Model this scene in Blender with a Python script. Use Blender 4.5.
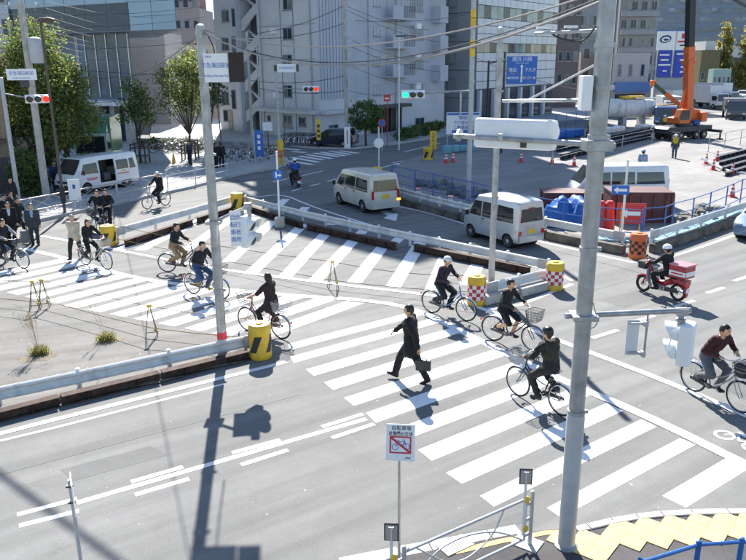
import bpy, bmesh, math, random
import numpy as np
from mathutils import Vector, Matrix

scene = bpy.context.scene
for o in list(bpy.data.objects):
    bpy.data.objects.remove(o)
COL = scene.collection
R = math.radians

# ------------------------------------------------------------------ camera
CAM_H, PITCH, ROLL, FPX, PW, PH = 7.0, R(16.5), R(0.5), 740.0, 746, 560
_f = np.array([0, math.cos(PITCH), -math.sin(PITCH)])
_r0 = np.array([1.0, 0, 0]); _u0 = np.cross(_r0, _f)
_r = math.cos(ROLL) * _r0 - math.sin(ROLL) * _u0
_u = math.sin(ROLL) * _r0 + math.cos(ROLL) * _u0
_c = np.array([0, 0, CAM_H])
cd = bpy.data.cameras.new('camera'); cam = bpy.data.objects.new('camera', cd); COL.objects.link(cam)
cd.sensor_width = 36; cd.lens = FPX / PW * 36; cd.clip_start = 0.2; cd.clip_end = 2000
_m = Matrix(((_r[0], _u[0], -_f[0], 0), (_r[1], _u[1], -_f[1], 0), (_r[2], _u[2], -_f[2], CAM_H), (0, 0, 0, 1)))
cam.matrix_world = _m
scene.camera = cam

# ------------------------------------------------------------------ light
SUN_EL = R(40.3); SDX, SDY = 0.145, -1.0          # direction shadows fall on the ground
_n = math.hypot(SDX, SDY)
world = bpy.data.worlds.new('World'); scene.world = world; world.use_nodes = True
wn = world.node_tree; wn.nodes.clear()
wo = wn.nodes.new('ShaderNodeOutputWorld'); bg = wn.nodes.new('ShaderNodeBackground'); sk = wn.nodes.new('ShaderNodeTexSky')
sk.sky_type = 'NISHITA'; sk.sun_disc = False; sk.sun_elevation = SUN_EL
sk.sun_rotation = math.atan2(-SDX, -SDY)           # clockwise from +Y
sk.air_density = 1.0; sk.dust_density = 0.4; sk.ozone_density = 2.2
bg.inputs[1].default_value = 0.082
wn.links.new(sk.outputs[0], bg.inputs[0]); wn.links.new(bg.outputs[0], wo.inputs[0])
sd = bpy.data.lights.new('sun', 'SUN'); sun = bpy.data.objects.new('sun', sd); COL.objects.link(sun)
sd.energy = 4.6; sd.angle = R(0.53); sd.color = (1.0, 0.955, 0.89)
_dir = Vector((SDX / _n * math.cos(SUN_EL), SDY / _n * math.cos(SUN_EL), -math.sin(SUN_EL)))
sun.rotation_euler = _dir.to_track_quat('-Z', 'Y').to_euler()
sun.location = (-20, 120, 90)
vs = scene.view_settings; vs.view_transform = 'Standard'; vs.look = 'None'; vs.gamma = 1; vs.use_curve_mapping = False
vs.exposure = 1.5

# ------------------------------------------------------------------ measuring
def ray(x, y):
    return _f + _r * (x - 373) / FPX + _u * (280 - y) / FPX
def G(x, y, z=0.0):
    """ground point seen at photo position x, y"""
    d = ray(x, y); t = (z - CAM_H) / d[2]; p = _c + t * d
    return Vector((p[0], p[1], z))
def AT(x, y, Y):
    """point at depth Y seen at photo position x, y"""
    d = ray(x, y); p = _c + d * Y / d[1]
    return Vector(p)
class Plane:
    """vertical facade plane: starts at a, runs along b-a"""
    def __init__(s, a, b):
        s.a = Vector((a[0], a[1], 0)); b = Vector((b[0], b[1], 0)); s.u = (b - s.a).normalized(); s.L = (b - s.a).length
        n = Vector((s.u.y, -s.u.x, 0)); s.n = n if n.dot(-s.a) > 0 else -n
        s.rz = math.atan2(s.u.y, s.u.x)
    def px(s, x, y):
        d = Vector(ray(x, y)); c = Vector(_c); t = (s.a - c).dot(s.n) / d.dot(s.n); p = c + d * t
        return (p - s.a).dot(s.u), p.z
    def pt(s, k, z, out=0.0):
        p = s.a + s.u * k + s.n * out; return Vector((p.x, p.y, z))

# ------------------------------------------------------------------ materials
def hexc(h):
    h = h.lstrip('#'); c = [int(h[i:i + 2], 16) / 255 for i in (0, 2, 4)]
    return tuple((v / 12.92 if v <= 0.04045 else ((v + 0.055) / 1.055) ** 2.4) for v in c)
MATS = {}
def mat(name, col, rough=0.6, metal=0.0, var=0.18, scale=6.0, bump=0.0, bscale=80.0, coat=0.0, dirt=0.0, spec=0.5, trans=0.0):
    if name in MATS: return MATS[name]
    if isinstance(col, str): col = hexc(col)
    m = bpy.data.materials.new(name); m.use_nodes = True; nt = m.node_tree; N = nt.nodes; L = nt.links
    b = N['Principled BSDF']; b.inputs['Roughness'].default_value = rough; b.inputs['Metallic'].default_value = metal
    b.inputs['Specular IOR Level'].default_value = spec
    if coat: b.inputs['Coat Weight'].default_value = coat; b.inputs['Coat Roughness'].default_value = 0.05
    if trans: b.inputs['Transmission Weight'].default_value = trans
    tc = N.new('ShaderNodeTexCoord'); n1 = N.new('ShaderNodeTexNoise'); n1.inputs['Scale'].default_value = scale
    n1.inputs['Detail'].default_value = 5; L.new(tc.outputs['Object'], n1.inputs['Vector'])
    mx = N.new('ShaderNodeMix'); mx.data_type = 'RGBA'
    mx.inputs['A'].default_value = (*[c * (1 - var) for c in col], 1); mx.inputs['B'].default_value = (*[min(1, c * (1 + var)) for c in col], 1)
    cr = N.new('ShaderNodeMapRange'); cr.inputs['From Min'].default_value = 0.3; cr.inputs['From Max'].default_value = 0.7
    L.new(n1.outputs['Fac'], cr.inputs['Value']); L.new(cr.outputs[0], mx.inputs['Factor'])
    out = mx.outputs['Result']
    if dirt:
        n2 = N.new('ShaderNodeTexNoise'); n2.inputs['Scale'].default_value = scale * 0.6; n2.inputs['Detail'].default_value = 8; n2.inputs['Roughness'].default_value = 0.7
        mp = N.new('ShaderNodeMapping'); mp.inputs['Scale'].default_value = (1, 1, 0.25); L.new(tc.outputs['Object'], mp.inputs[0]); L.new(mp.outputs[0], n2.inputs['Vector'])
        r2 = N.new('ShaderNodeMapRange'); r2.inputs['From Min'].default_value = 0.5; r2.inputs['From Max'].default_value = 0.75; r2.inputs['To Max'].default_value = dirt
        L.new(n2.outputs['Fac'], r2.inputs['Value'])
        m2 = N.new('ShaderNodeMix'); m2.data_type = 'RGBA'; m2.inputs['B'].default_value = (0.06, 0.05, 0.04, 1)
        L.new(r2.outputs[0], m2.inputs['Factor']); L.new(out, m2.inputs['A']); out = m2.outputs['Result']
    L.new(out, b.inputs['Base Color'])
    if bump:
        n3 = N.new('ShaderNodeTexNoise'); n3.inputs['Scale'].default_value = bscale; n3.inputs['Detail'].default_value = 3
        L.new(tc.outputs['Object'], n3.inputs['Vector'])
        bp = N.new('ShaderNodeBump'); bp.inputs['Strength'].default_value = bump; bp.inputs['Distance'].default_value = 0.01
        L.new(n3.outputs['Fac'], bp.inputs['Height']); L.new(bp.outputs[0], b.inputs['Normal'])
    MATS[name] = m
    return m
def emat(name, col, e):
    m = mat(name, col); b = m.node_tree.nodes['Principled BSDF']
    b.inputs['Emission Color'].default_value = (*hexc(col), 1); b.inputs['Emission Strength'].default_value = e
    return m
def ground_mat(name, c0, c1, speck=0.35, streak=None, joint=None, crack=0.0, rough=0.9):
    """asphalt / concrete seen in world coordinates: blotches, aggregate, tyre polish along a direction, joints"""
    m = bpy.data.materials.new(name); m.use_nodes = True; nt = m.node_tree; N = nt.nodes; L = nt.links
    b = N['Principled BSDF']; b.inputs['Roughness'].default_value = rough; b.inputs['Specular IOR Level'].default_value = 0.3
    ge = N.new('ShaderNodeNewGeometry')
    def noise(sc, det=4, rough=0.6, vec=None):
        n = N.new('ShaderNodeTexNoise'); n.inputs['Scale'].default_value = sc; n.inputs['Detail'].default_value = det
        n.inputs['Roughness'].default_value = rough; L.new(vec or ge.outputs['Position'], n.inputs['Vector']); return n.outputs['Fac']
    def rng(s, a, c, lo=0.0, hi=1.0):
        r = N.new('ShaderNodeMapRange'); r.inputs['From Min'].default_value = a; r.inputs['From Max'].default_value = c
        r.inputs['To Min'].default_value = lo; r.inputs['To Max'].default_value = hi; L.new(s, r.inputs['Value']); return r.outputs[0]
    def mix(f, a, c, mode='MIX'):
        x = N.new('ShaderNodeMix'); x.data_type = 'RGBA'; x.blend_type = mode
        if isinstance(f, float): x.inputs['Factor'].default_value = f
        else: L.new(f, x.inputs['Factor'])
        for k, v in (('A', a), ('B', c)):
            if isinstance(v, tuple): x.inputs[k].default_value = (*v, 1)
            else: L.new(v, x.inputs[k])
        return x.outputs['Result']
    col = mix(rng(noise(0.35, 5, 0.62), 0.32, 0.68), c0, c1)
    col = mix(rng(noise(2.6, 5), 0.35, 0.75, 0, 0.35), col, tuple(c * 0.72 for c in c0))
    if streak is not None:
        mp = N.new('ShaderNodeMapping'); mp.vector_type = 'TEXTURE'; mp.inputs['Rotation'].default_value = (0, 0, R(streak)); mp.inputs['Scale'].default_value = (14, 0.55, 1)
        L.new(ge.outputs['Position'], mp.inputs[0])
        col = mix(rng(noise(1.0, 3, 0.5, mp.outputs[0]), 0.4, 0.68, 0, 0.6), col, tuple(c * 0.62 for c in c0))
        col = mix(rng(noise(0.9, 6, 0.7), 0.6, 0.72, 0, 0.35), col, tuple(c * 0.5 for c in c0))        # oil and damp stains
    sp = noise(55, 2, 0.7)
    col = mix(rng(sp, 0.55, 0.75, 0, speck), col, tuple(min(1, c * 1.9) for c in c1))
    col = mix(rng(sp, 0.45, 0.25, 0, speck), col, tuple(c * 0.4 for c in c0))
    n9 = noise(9, 2, 0.5)
    col = mix(rng(n9, 0.74, 0.78, 0, 0.7), col, (0.55, 0.55, 0.52))        # flecks of grit and paint
    if crack:
        vo = N.new('ShaderNodeTexVoronoi'); vo.feature = 'DISTANCE_TO_EDGE'; vo.inputs['Scale'].default_value = 0.42
        ad = N.new('ShaderNodeVectorMath'); ad.operation = 'ADD'; nn = N.new('ShaderNodeTexNoise'); nn.inputs['Scale'].default_value = 1.7; nn.inputs['Detail'].default_value = 4
        L.new(ge.outputs['Position'], nn.inputs['Vector']); L.new(nn.outputs['Color'], ad.inputs[0]); L.new(ge.outputs['Position'], ad.inputs[1]); L.new(ad.outputs[0], vo.inputs['Vector'])
        mask = N.new('ShaderNodeMath'); mask.operation = 'MULTIPLY'
        L.new(rng(vo.outputs['Distance'], 0.0, 0.012, 1, 0), mask.inputs[0]); L.new(rng(noise(0.25, 2), 0.5, 0.58, 0, crack), mask.inputs[1])
        col = mix(mask.outputs[0], col, tuple(c * 0.35 for c in c0))
    if joint:
        br = N.new('ShaderNodeTexBrick'); br.offset = joint.get('offset', 0.0); br.inputs['Scale'].default_value = 1.0; br.inputs['Mortar Size'].default_value = joint['gap']
        br.inputs['Brick Width'].default_value = joint['w']; br.inputs['Row Height'].default_value = joint['h']; br.inputs['Mortar Smooth'].default_value = 0.2
        mp = N.new('ShaderNodeMapping'); mp.vector_type = 'TEXTURE'; mp.inputs['Rotation'].default_value = (0, 0, R(joint['rot'])); L.new(ge.outputs['Position'], mp.inputs[0]); L.new(mp.outputs[0], br.inputs['Vector'])
        br.inputs['Color1'].default_value = (0.92, 0.92, 0.92, 1); br.inputs['Color2'].default_value = (1.06, 1.06, 1.06, 1); br.inputs['Mortar'].default_value = (0.45, 0.45, 0.45, 1)
        col = mix(1.0, col, br.outputs['Color'], 'MULTIPLY')
    L.new(col, b.inputs['Base Color'])
    bp = N.new('ShaderNodeBump'); bp.inputs['Strength'].default_value = 0.5; bp.inputs['Distance'].default_value = 0.006
    L.new(sp, bp.inputs['Height']); L.new(bp.outputs[0], b.inputs['Normal'])
    MATS[name] = m
    return m
def paint_mat(name, c):
    """road paint: worn thin in places so the asphalt shows"""
    m = bpy.data.materials.new(name); m.use_nodes = True; nt = m.node_tree; N = nt.nodes; L = nt.links; b = N['Principled BSDF']
    b.inputs['Roughness'].default_value = 0.75; ge = N.new('ShaderNodeNewGeometry')
    def noise(sc, d, r):
        n = N.new('ShaderNodeTexNoise'); n.inputs['Scale'].default_value = sc; n.inputs['Detail'].default_value = d; n.inputs['Roughness'].default_value = r
        L.new(ge.outputs['Position'], n.inputs['Vector']); return n.outputs['Fac']
    def rng(s, a, c, lo, hi):
        r = N.new('ShaderNodeMapRange'); r.inputs['From Min'].default_value = a; r.inputs['From Max'].default_value = c; r.inputs['To Min'].default_value = lo; r.inputs['To Max'].default_value = hi; L.new(s, r.inputs['Value']); return r.outputs[0]
    mu = N.new('ShaderNodeMath'); mu.operation = 'ADD'; L.new(rng(noise(0.5, 4, 0.6), 0.35, 0.8, 0.0, 0.3), mu.inputs[0]); L.new(rng(noise(16, 8, 0.8), 0.54, 0.7, 0.0, 0.62), mu.inputs[1])
    x = N.new('ShaderNodeMix'); x.data_type = 'RGBA'; x.inputs['A'].default_value = (*c, 1); x.inputs['B'].default_value = (0.28, 0.28, 0.27, 1)
    L.new(mu.outputs[0], x.inputs['Factor']); L.new(x.outputs['Result'], b.inputs['Base Color'])
    MATS[name] = m; return m

# ------------------------------------------------------------------ mesh builder
class MB:
    def __init__(s): s.v = []; s.f = []; s.mi = []
    def add(s, vs_, fs, mi=0, M=None):
        o = len(s.v)
        for p in vs_:
            s.v.append(tuple(M @ Vector(p)) if M is not None else (p[0], p[1], p[2]))
        for f in fs: s.f.append(tuple(i + o for i in f)); s.mi.append(mi)
        return s
    def box(s, c, d, rz=0.0, mi=0, M=None):
        x, y, z = d[0] / 2, d[1] / 2, d[2] / 2
        vv = [(-x, -y, -z), (x, -y, -z), (x, y, -z), (-x, y, -z), (-x, -y, z), (x, -y, z), (x, y, z), (-x, y, z)]
        T = Matrix.Translation(Vector(c)) @ Matrix.Rotation(rz, 4, 'Z')
        if M is not None: T = M @ T
        return s.add(vv, [(0, 3, 2, 1), (4, 5, 6, 7), (0, 1, 5, 4), (1, 2, 6, 5), (2, 3, 7, 6), (3, 0, 4, 7)], mi, T)
    def bar(s, a, b, w, h, mi=0, up=(0, 0, 1)):
        a = Vector(a); b = Vector(b); d = b - a; l = d.length; d.normalize(); up = Vector(up)
        if abs(d.dot(up)) > 0.98: up = Vector((0, 1, 0))
        sd_ = d.cross(up).normalized(); u = sd_.cross(d)
        T = Matrix((( d.x, -sd_.x, u.x, (a.x + b.x) / 2), (d.y, -sd_.y, u.y, (a.y + b.y) / 2), (d.z, -sd_.z, u.z, (a.z + b.z) / 2), (0, 0, 0, 1)))
        return s.box((0, 0, 0), (l, w, h), 0, mi, T)
    def path(s, pts, r, n=6, mi=0, closed=False, caps=True):
        pts = [Vector(p) for p in pts]; k = len(pts); rs = r if isinstance(r, (list, tuple)) else [r] * k
        o = len(s.v); prev = None
        for i, p in enumerate(pts):
            if closed: t = pts[(i + 1) % k] - pts[i - 1]
            else: t = pts[min(i + 1, k - 1)] - pts[max(i - 1, 0)]
            t.normalize()
            if prev is None:
                a = Vector((0, 0, 1)) if abs(t.z) < 0.9 else Vector((1, 0, 0)); nrm = t.cross(a).normalized()
            else: nrm = (prev - t * prev.dot(t)).normalized()
            prev = nrm; bn = t.cross(nrm)
            for j in range(n):
                an = 2 * math.pi * j / n; q = p + (nrm * math.cos(an) + bn * math.sin(an)) * rs[i]; s.v.append(tuple(q))
        for i in range(k if closed else k - 1):
            i2 = (i + 1) % k
            for j in range(n):
                j2 = (j + 1) % n
                s.f.append((o + i * n + j, o + i * n + j2, o + i2 * n + j2, o + i2 * n + j)); s.mi.append(mi)
        if caps and not closed:
            s.f.append(tuple(o + j for j in reversed(range(n)))); s.mi.append(mi)
            s.f.append(tuple(o + (k - 1) * n + j for j in range(n))); s.mi.append(mi)
        return s
    def tube(s, a, b, r0, r1=None, n=8, mi=0): return s.path([a, b], [r0, r0 if r1 is None else r1], n, mi)
    def ring(s, c, axis, Rr, r, n=24, m=6, mi=0, a0=0, a1=360):
        c = Vector(c); ax = Vector(axis).normalized(); e = Vector((0, 0, 1)) if abs(ax.z) < 0.9 else Vector((1, 0, 0)); e1 = ax.cross(e).normalized(); e2 = ax.cross(e1)
        full = abs(a1 - a0) >= 360; k = n if full else n + 1
        pts = [c + (e1 * math.cos(R(a0 + (a1 - a0) * i / n)) + e2 * math.sin(R(a0 + (a1 - a0) * i / n))) * Rr for i in range(k)]
        return s.path(pts, r, m, mi, closed=full)
    def lathe(s, prof, n=16, mi=0, M=None):
        o = len(prof); vv = []; ff = []
        for (r, z) in prof:
            for j in range(n): vv.append((r * math.cos(2 * math.pi * j / n), r * math.sin(2 * math.pi * j / n), z))
        for i in range(o - 1):
            for j in range(n):
                j2 = (j + 1) % n; ff.append((i * n + j, i * n + j2, (i + 1) * n + j2, (i + 1) * n + j))
        ff.append(tuple(reversed(range(n)))); ff.append(tuple((o - 1) * n + j for j in range(n)))
        return s.add(vv, ff, mi, M)
    def ell(s, c, rad, mi=0, nu=10, nv=7, M=None):
        vv = [(0, 0, -1)]; ff = []
        for i in range(1, nv):
            a = -math.pi / 2 + math.pi * i / nv
            for j in range(nu): vv.append((math.cos(a) * math.cos(2 * math.pi * j / nu), math.cos(a) * math.sin(2 * math.pi * j / nu), math.sin(a)))
        vv.append((0, 0, 1)); top = len(vv) - 1
        for j in range(nu):
            j2 = (j + 1) % nu; ff.append((0, 1 + j2, 1 + j)); ff.append((top, 1 + (nv - 2) * nu + j, 1 + (nv - 2) * nu + j2))
            for i in range(nv - 2): ff.append((1 + i * nu + j, 1 + i * nu + j2, 1 + (i + 1) * nu + j2, 1 + (i + 1) * nu + j))
        T = Matrix.Translation(Vector(c)) @ (M if M is not None else Matrix.Identity(4)) @ Matrix.Diagonal((*rad, 1))
        return s.add(vv, ff, mi, T)
    def prism(s, poly, z0, z1, mi=0):
        n = len(poly); a = sum(poly[i][0] * poly[(i + 1) % n][1] - poly[(i + 1) % n][0] * poly[i][1] for i in range(n))
        if a < 0: poly = list(reversed(poly))
        vv = [(p[0], p[1], z0) for p in poly] + [(p[0], p[1], z1) for p in poly]
        ff = [tuple(reversed(range(n))), tuple(range(n, 2 * n))] + [(i, (i + 1) % n, n + (i + 1) % n, n + i) for i in range(n)]
        return s.add(vv, ff, mi)
    def side(s, poly, y0, y1, mi=0, M=None):
        """polygon in x,z extruded along y"""
        n = len(poly); a = sum(poly[i][0] * poly[(i + 1) % n][1] - poly[(i + 1) % n][0] * poly[i][1] for i in range(n))
        if a < 0: poly = list(reversed(poly))
        vv = [(p[0], y0, p[1]) for p in poly] + [(p[0], y1, p[1]) for p in poly]
        ff = [tuple(range(n)), tuple(reversed(range(n, 2 * n)))] + [(i, n + i, n + (i + 1) % n, (i + 1) % n) for i in range(n)]
        return s.add(vv, ff, mi, M)
    def sheet(s, pts, z, mi=0):
        pts = [(p[0], p[1]) for p in pts]; n = len(pts)
        a = sum(pts[i][0] * pts[(i + 1) % n][1] - pts[(i + 1) % n][0] * pts[i][1] for i in range(n))
        if a < 0: pts = list(reversed(pts))
        return s.add([(p[0], p[1], z) for p in pts], [tuple(range(n))], mi)
    def mesh(s, name, mats):
        me = bpy.data.meshes.new(name); me.from_pydata(s.v, [], s.f)
        for m in (mats if isinstance(mats, (list, tuple)) else [mats]): me.materials.append(m)
        if any(s.mi): me.polygons.foreach_set('material_index', s.mi)
        return me
    def build(s, name, mats, parent=None, smooth=False, loc=None, rz=0.0, bevel=0.0, ang=38):
        me = s.mesh(name, mats)
        if smooth: me.shade_smooth(); me.set_sharp_from_angle(angle=R(ang))
        return put(name, me, parent, loc, rz, bevel)
def put(name, me, parent=None, loc=None, rz=0.0, bevel=0.0):
    o = bpy.data.objects.new(name, me); COL.objects.link(o)
    if parent is not None: o.parent = parent
    if loc is not None: o.location = loc
    if rz: o.rotation_euler = (0, 0, rz)
    if bevel:
        b = o.modifiers.new('bevel', 'BEVEL'); b.width = bevel; b.segments = 2; b.limit_method = 'ANGLE'; b.angle_limit = R(40)
    return o
def tag(o, label, cat, group=None):
    o['label'] = label; o['category'] = cat
    if group: o['group'] = group
    return o
def thing(name, label, cat, loc=(0, 0, 0), rz=0.0, group=None):
    o = bpy.data.objects.new(name, None); COL.objects.link(o); o.empty_display_size = 0.2; o.location = loc; o.rotation_euler = (0, 0, rz)
    return tag(o, label, cat, group)
def struct(o): o['kind'] = 'structure'; return o
KIDS = {}
def kids(o): return [c for c in bpy.data.objects if c.parent == o]
def copy_tree(o, parent=None, loc=None, rz=None, label=None, top=True):
    """copy a thing with its parts and sub-parts"""
    if top:
        KIDS.clear()
        for c in bpy.data.objects:
            if c.parent: KIDS.setdefault(c.parent.name, []).append(c)
    c = o.copy(); COL.objects.link(c); c.parent = parent
    if top:
        if loc is not None: c.location = loc
        if rz is not None: c.rotation_euler = (0, 0, rz)
        if label: c['label'] = label
    for ch in KIDS.get(o.name, []): copy_tree(ch, c, top=False)
    return c
def text(name, body, size, m, parent, M, ext=0.0015, align='CENTER', sx=1.0):
    """flat lettering; M places it (text runs along local x, faces local z)"""
    cu = bpy.data.curves.new(name, 'FONT'); cu.body = body; cu.size = size; cu.align_x = align; cu.align_y = 'CENTER'; cu.extrude = ext; cu.resolution_u = 2
    cu.materials.append(m)
    o = bpy.data.objects.new(name, cu); COL.objects.link(o)
    if parent is not None: o.parent = parent
    o.matrix_local = M @ Matrix.Diagonal((sx, 1, 1, 1))
    return o
def facing(loc, nrm, roll=0.0):
    """matrix whose z looks along nrm with x horizontal"""
    n = Vector(nrm).normalized(); x = Vector((0, 0, 1)).cross(n)
    x = Vector((1, 0, 0)) if x.length < 1e-4 else x.normalized()
    y = n.cross(x); l = Vector(loc)
    return Matrix(((x.x, y.x, n.x, l.x), (x.y, y.y, n.y, l.y), (x.z, y.z, n.z, l.z), (0, 0, 0, 1))) @ Matrix.Rotation(roll, 4, 'Z')
def heading(a, b): return math.atan2(b[1] - a[1], b[0] - a[0])
def offset_line(pts, d):
    out = []
    for i, p in enumerate(pts):
        a = pts[max(0, i - 1)]; b = pts[min(len(pts) - 1, i + 1)]
        t = Vector((b[0] - a[0], b[1] - a[1])).normalized(); out.append((p[0] - t.y * d, p[1] + t.x * d))
    return out
def resample(pts, step):
    out = [Vector(pts[0])]
    for a, b in zip(pts[:-1], pts[1:]):
        a = Vector(a); b = Vector(b); k = max(1, int(round((b - a).length / step)))
        for i in range(1, k + 1): out.append(a.lerp(b, i / k))
    return out
def smooth_line(pts, it=2):
    pts = [Vector((p[0], p[1], p[2] if len(p) > 2 else 0)) for p in pts]
    for _ in range(it):
        q = [pts[0]]
        for a, b in zip(pts[:-1], pts[1:]): q += [a.lerp(b, 0.25), a.lerp(b, 0.75)]
        q.append(pts[-1]); pts = q
    return pts
rnd = random.Random(7)
def midp(a, b): return (a + b) / 2
# ================================================================== materials used in many places
m_asph = ground_mat('asphalt', (0.168, 0.168, 0.162), (0.21, 0.21, 0.203), 0.45, streak=34, crack=0.12)
m_isl = ground_mat('island asphalt', (0.15, 0.146, 0.137), (0.21, 0.202, 0.188), 0.4, streak=20, crack=0.8)
m_slab = ground_mat('site concrete', (0.21, 0.206, 0.198), (0.29, 0.283, 0.27), 0.25, crack=0.3, joint=dict(w=6, h=1.5, gap=0.012, rot=40, offset=0.5))
m_pave = ground_mat('pavement blocks', (0.40, 0.395, 0.385), (0.48, 0.475, 0.465), 0.2, joint=dict(w=0.6, h=0.3, gap=0.012, rot=60, offset=0.5))
m_walk = ground_mat('dark pavement asphalt', (0.055, 0.053, 0.055), (0.095, 0.09, 0.09), 0.5)
m_kerb = ground_mat('kerb concrete', (0.42, 0.41, 0.39), (0.52, 0.51, 0.49), 0.2)
m_paint = paint_mat('white road paint', (0.82, 0.82, 0.81))
m_orange_paint = paint_mat('orange road paint', (0.72, 0.42, 0.13))
m_tact = mat('yellow tactile tile', (0.74, 0.55, 0.22), 0.8, var=0.18, scale=9, bump=0.2, dirt=0.4)
m_galv = mat('galvanised steel', (0.36, 0.37, 0.375), 0.45, 0.6, var=0.22, scale=5, dirt=0.35)
m_galvp = mat('grey painted steel', (0.42, 0.43, 0.43), 0.5, 0.1, var=0.1, scale=4, dirt=0.25)
m_white = mat('white painted steel', (0.7, 0.7, 0.68), 0.5, 0.0, var=0.1, scale=3, dirt=0.5)
m_whitep = mat('clean white plastic', (0.78, 0.79, 0.79), 0.35, 0.0, var=0.04)
m_rust = mat('rusty steel beam', (0.06, 0.036, 0.027), 0.85, 0.2, var=0.45, scale=7, bump=0.5, bscale=40)
m_conc = mat('cast concrete', (0.42, 0.40, 0.36), 0.9, var=0.18, scale=4, bump=0.4, dirt=0.35)
m_black = mat('black plastic', (0.02, 0.02, 0.022), 0.5, var=0.2)
m_dark = mat('dark grey metal', (0.06, 0.062, 0.065), 0.5, 0.3, var=0.2)
m_brown = mat('brown painted steel', (0.09, 0.065, 0.05), 0.6, var=0.15)
m_rubber = mat('tyre rubber', (0.022, 0.022, 0.023), 0.8, var=0.2)
m_yel = mat('yellow plastic', (0.72, 0.45, 0.03), 0.5, var=0.12, scale=4, dirt=0.5)
m_red = mat('red plastic', (0.55, 0.035, 0.03), 0.45, var=0.1, dirt=0.15)
m_orange = mat('orange paint', (0.62, 0.13, 0.03), 0.45, var=0.1, dirt=0.2)
m_blue = mat('blue painted pipe', (0.025, 0.12, 0.36), 0.45, 0.1, var=0.15, dirt=0.15)
m_bluesign = mat('blue sign sheet', (0.012, 0.12, 0.45), 0.4, var=0.04)
m_bluetext = mat('blue lettering', (0.03, 0.1, 0.42), 0.5, var=0.0)
m_redtext = mat('red lettering', (0.55, 0.03, 0.05), 0.5, var=0.0)
m_blacktext = mat('black lettering', (0.02, 0.02, 0.02), 0.5, var=0.0)
m_signw = mat('white sign sheet', (0.76, 0.77, 0.77), 0.4, var=0.03)
m_alu = mat('bare aluminium', (0.6, 0.6, 0.6), 0.38, 0.85, var=0.08)
m_lightblue = mat('pale blue steel plate', (0.16, 0.34, 0.42), 0.6, var=0.15, dirt=0.4)
m_wire = mat('black cable', (0.03, 0.03, 0.032), 0.6, var=0.1)
m_wirew = mat('grey cable', (0.24, 0.23, 0.22), 0.6, var=0.1)
m_rope = mat('yellow black rope', (0.22, 0.15, 0.05), 0.8, var=0.5, scale=25)

# ================================================================== ground
road = struct(MB().sheet([(-400, -60), (400, -60), (400, 700), (-400, 700)], 0).build('road', m_asph))
def strip(pts, w, z=0.004, name='lane_or_light_line', m=None, mitre=True):
    pts = [Vector((p[0], p[1])) for p in pts]
    a = offset_line(pts, w / 2); b = offset_line(pts, -w / 2); mb = MB()
    for i in range(len(pts) - 1):
        mb.sheet([a[i], a[i + 1], b[i + 1], b[i]], z)
    return mb.build(name, m or m_paint, road)
def gp(*pp): return [G(x, y).to_2d() for x, y in pp]
def quad(pp, z=0.004, name='crossing_stripe', m=None): return MB().sheet(gp(*pp), z).build(name, m or m_paint, road)
def isect(p, d, q0, q1):
    e = q1 - q0; den = d.x * e.y - d.y * e.x
    if abs(den) < 1e-9: return None
    w = q0 - p; t = (w.x * e.y - w.y * e.x) / den; s_ = (w.x * d.y - w.y * d.x) / den
    return t, s_
def hit(p, d, line):
    best = None
    for a, b in zip(line[:-1], line[1:]):
        r = isect(p, d, a, b)
        if r and -0.001 <= r[1] <= 1.001: best = r[0] if best is None else min(best, r[0])
    return best
# main crossing: stripes run with the near road
d36 = Vector((math.cos(R(36.4)), math.sin(R(36.4))))
rb = gp((760, 474), (682, 439), (560, 381), (480, 342), (430, 318), (404, 309), (370, 302), (300, 296))
for L_, B_ in [((662, 496), (686, 508)), ((547, 508), (561, 518)), ((480, 496), (494, 507)), ((446, 473), (462, 484)), ((418, 450), (432, 461)),
               ((391, 431), (403, 441)), ((366, 413), (376, 423)), ((344, 398), (354, 406)), ((324, 382.5), (333, 390)), ((306, 369.5), (314, 376)),
               ((290, 357), (294, 363)), ((288, 344), (290, 350))]:
    a = G(*L_).to_2d(); b = G(*B_).to_2d()
    ta = hit(a, d36, rb) or 4.0; tb = hit(b, d36, rb) or 4.0
    MB().sheet([a, a + d36 * ta, b + d36 * tb, b], 0.004).build('crossing_stripe', m_paint, road)
# second crossing to the left
d2 = Vector((math.cos(R(49)), math.sin(R(49)))); n2 = Vector((-d2.y, d2.x))
up2 = gp((380, 305.5), (343, 301), (291, 296.5), (250, 291.5), (180, 284), (123, 274), (62, 256), (0, 243), (-60, 232))
lo2 = gp((316, 333), (288, 338), (262, 342), (240, 339), (150, 322), (60, 305), (0, 291), (-60, 282))
p0 = G(306.6, 330.5).to_2d()
for k in range(0, 17):
    pa = p0 + n2 * (k * 0.9); pb = pa - n2 * 0.56
    q = []
    for p in (pa, pb):
        t0 = hit(p - d2 * 12, d2, lo2); t1 = hit(p - d2 * 12, d2, list(reversed(up2)))
        if t0 is None or t1 is None or t1 <= t0 + 0.3: q = None; break
        q.append((p - d2 * 12 + d2 * t0, p - d2 * 12 + d2 * t1))
    if q: MB().sheet([q[0][0], q[0][1], q[1][1], q[1][0]], 0.008).build('crossing_stripe', m_paint, road)
# bicycle lane lines along the crossings
strip(smooth_line(gp((30, 234), (118, 250), (223.6, 270.7), (350, 286), (440, 296), (480, 307), (540, 334), (663, 380), (760, 422))), 0.2, 0.012)
strip(smooth_line(gp((0, 244), (62, 257), (123, 276), (180, 285), (250, 292), (300, 296.5), (350, 299), (400, 305), (430, 316), (480, 341), (560, 380), (645, 415), (760, 472))), 0.26, 0.012)
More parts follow.
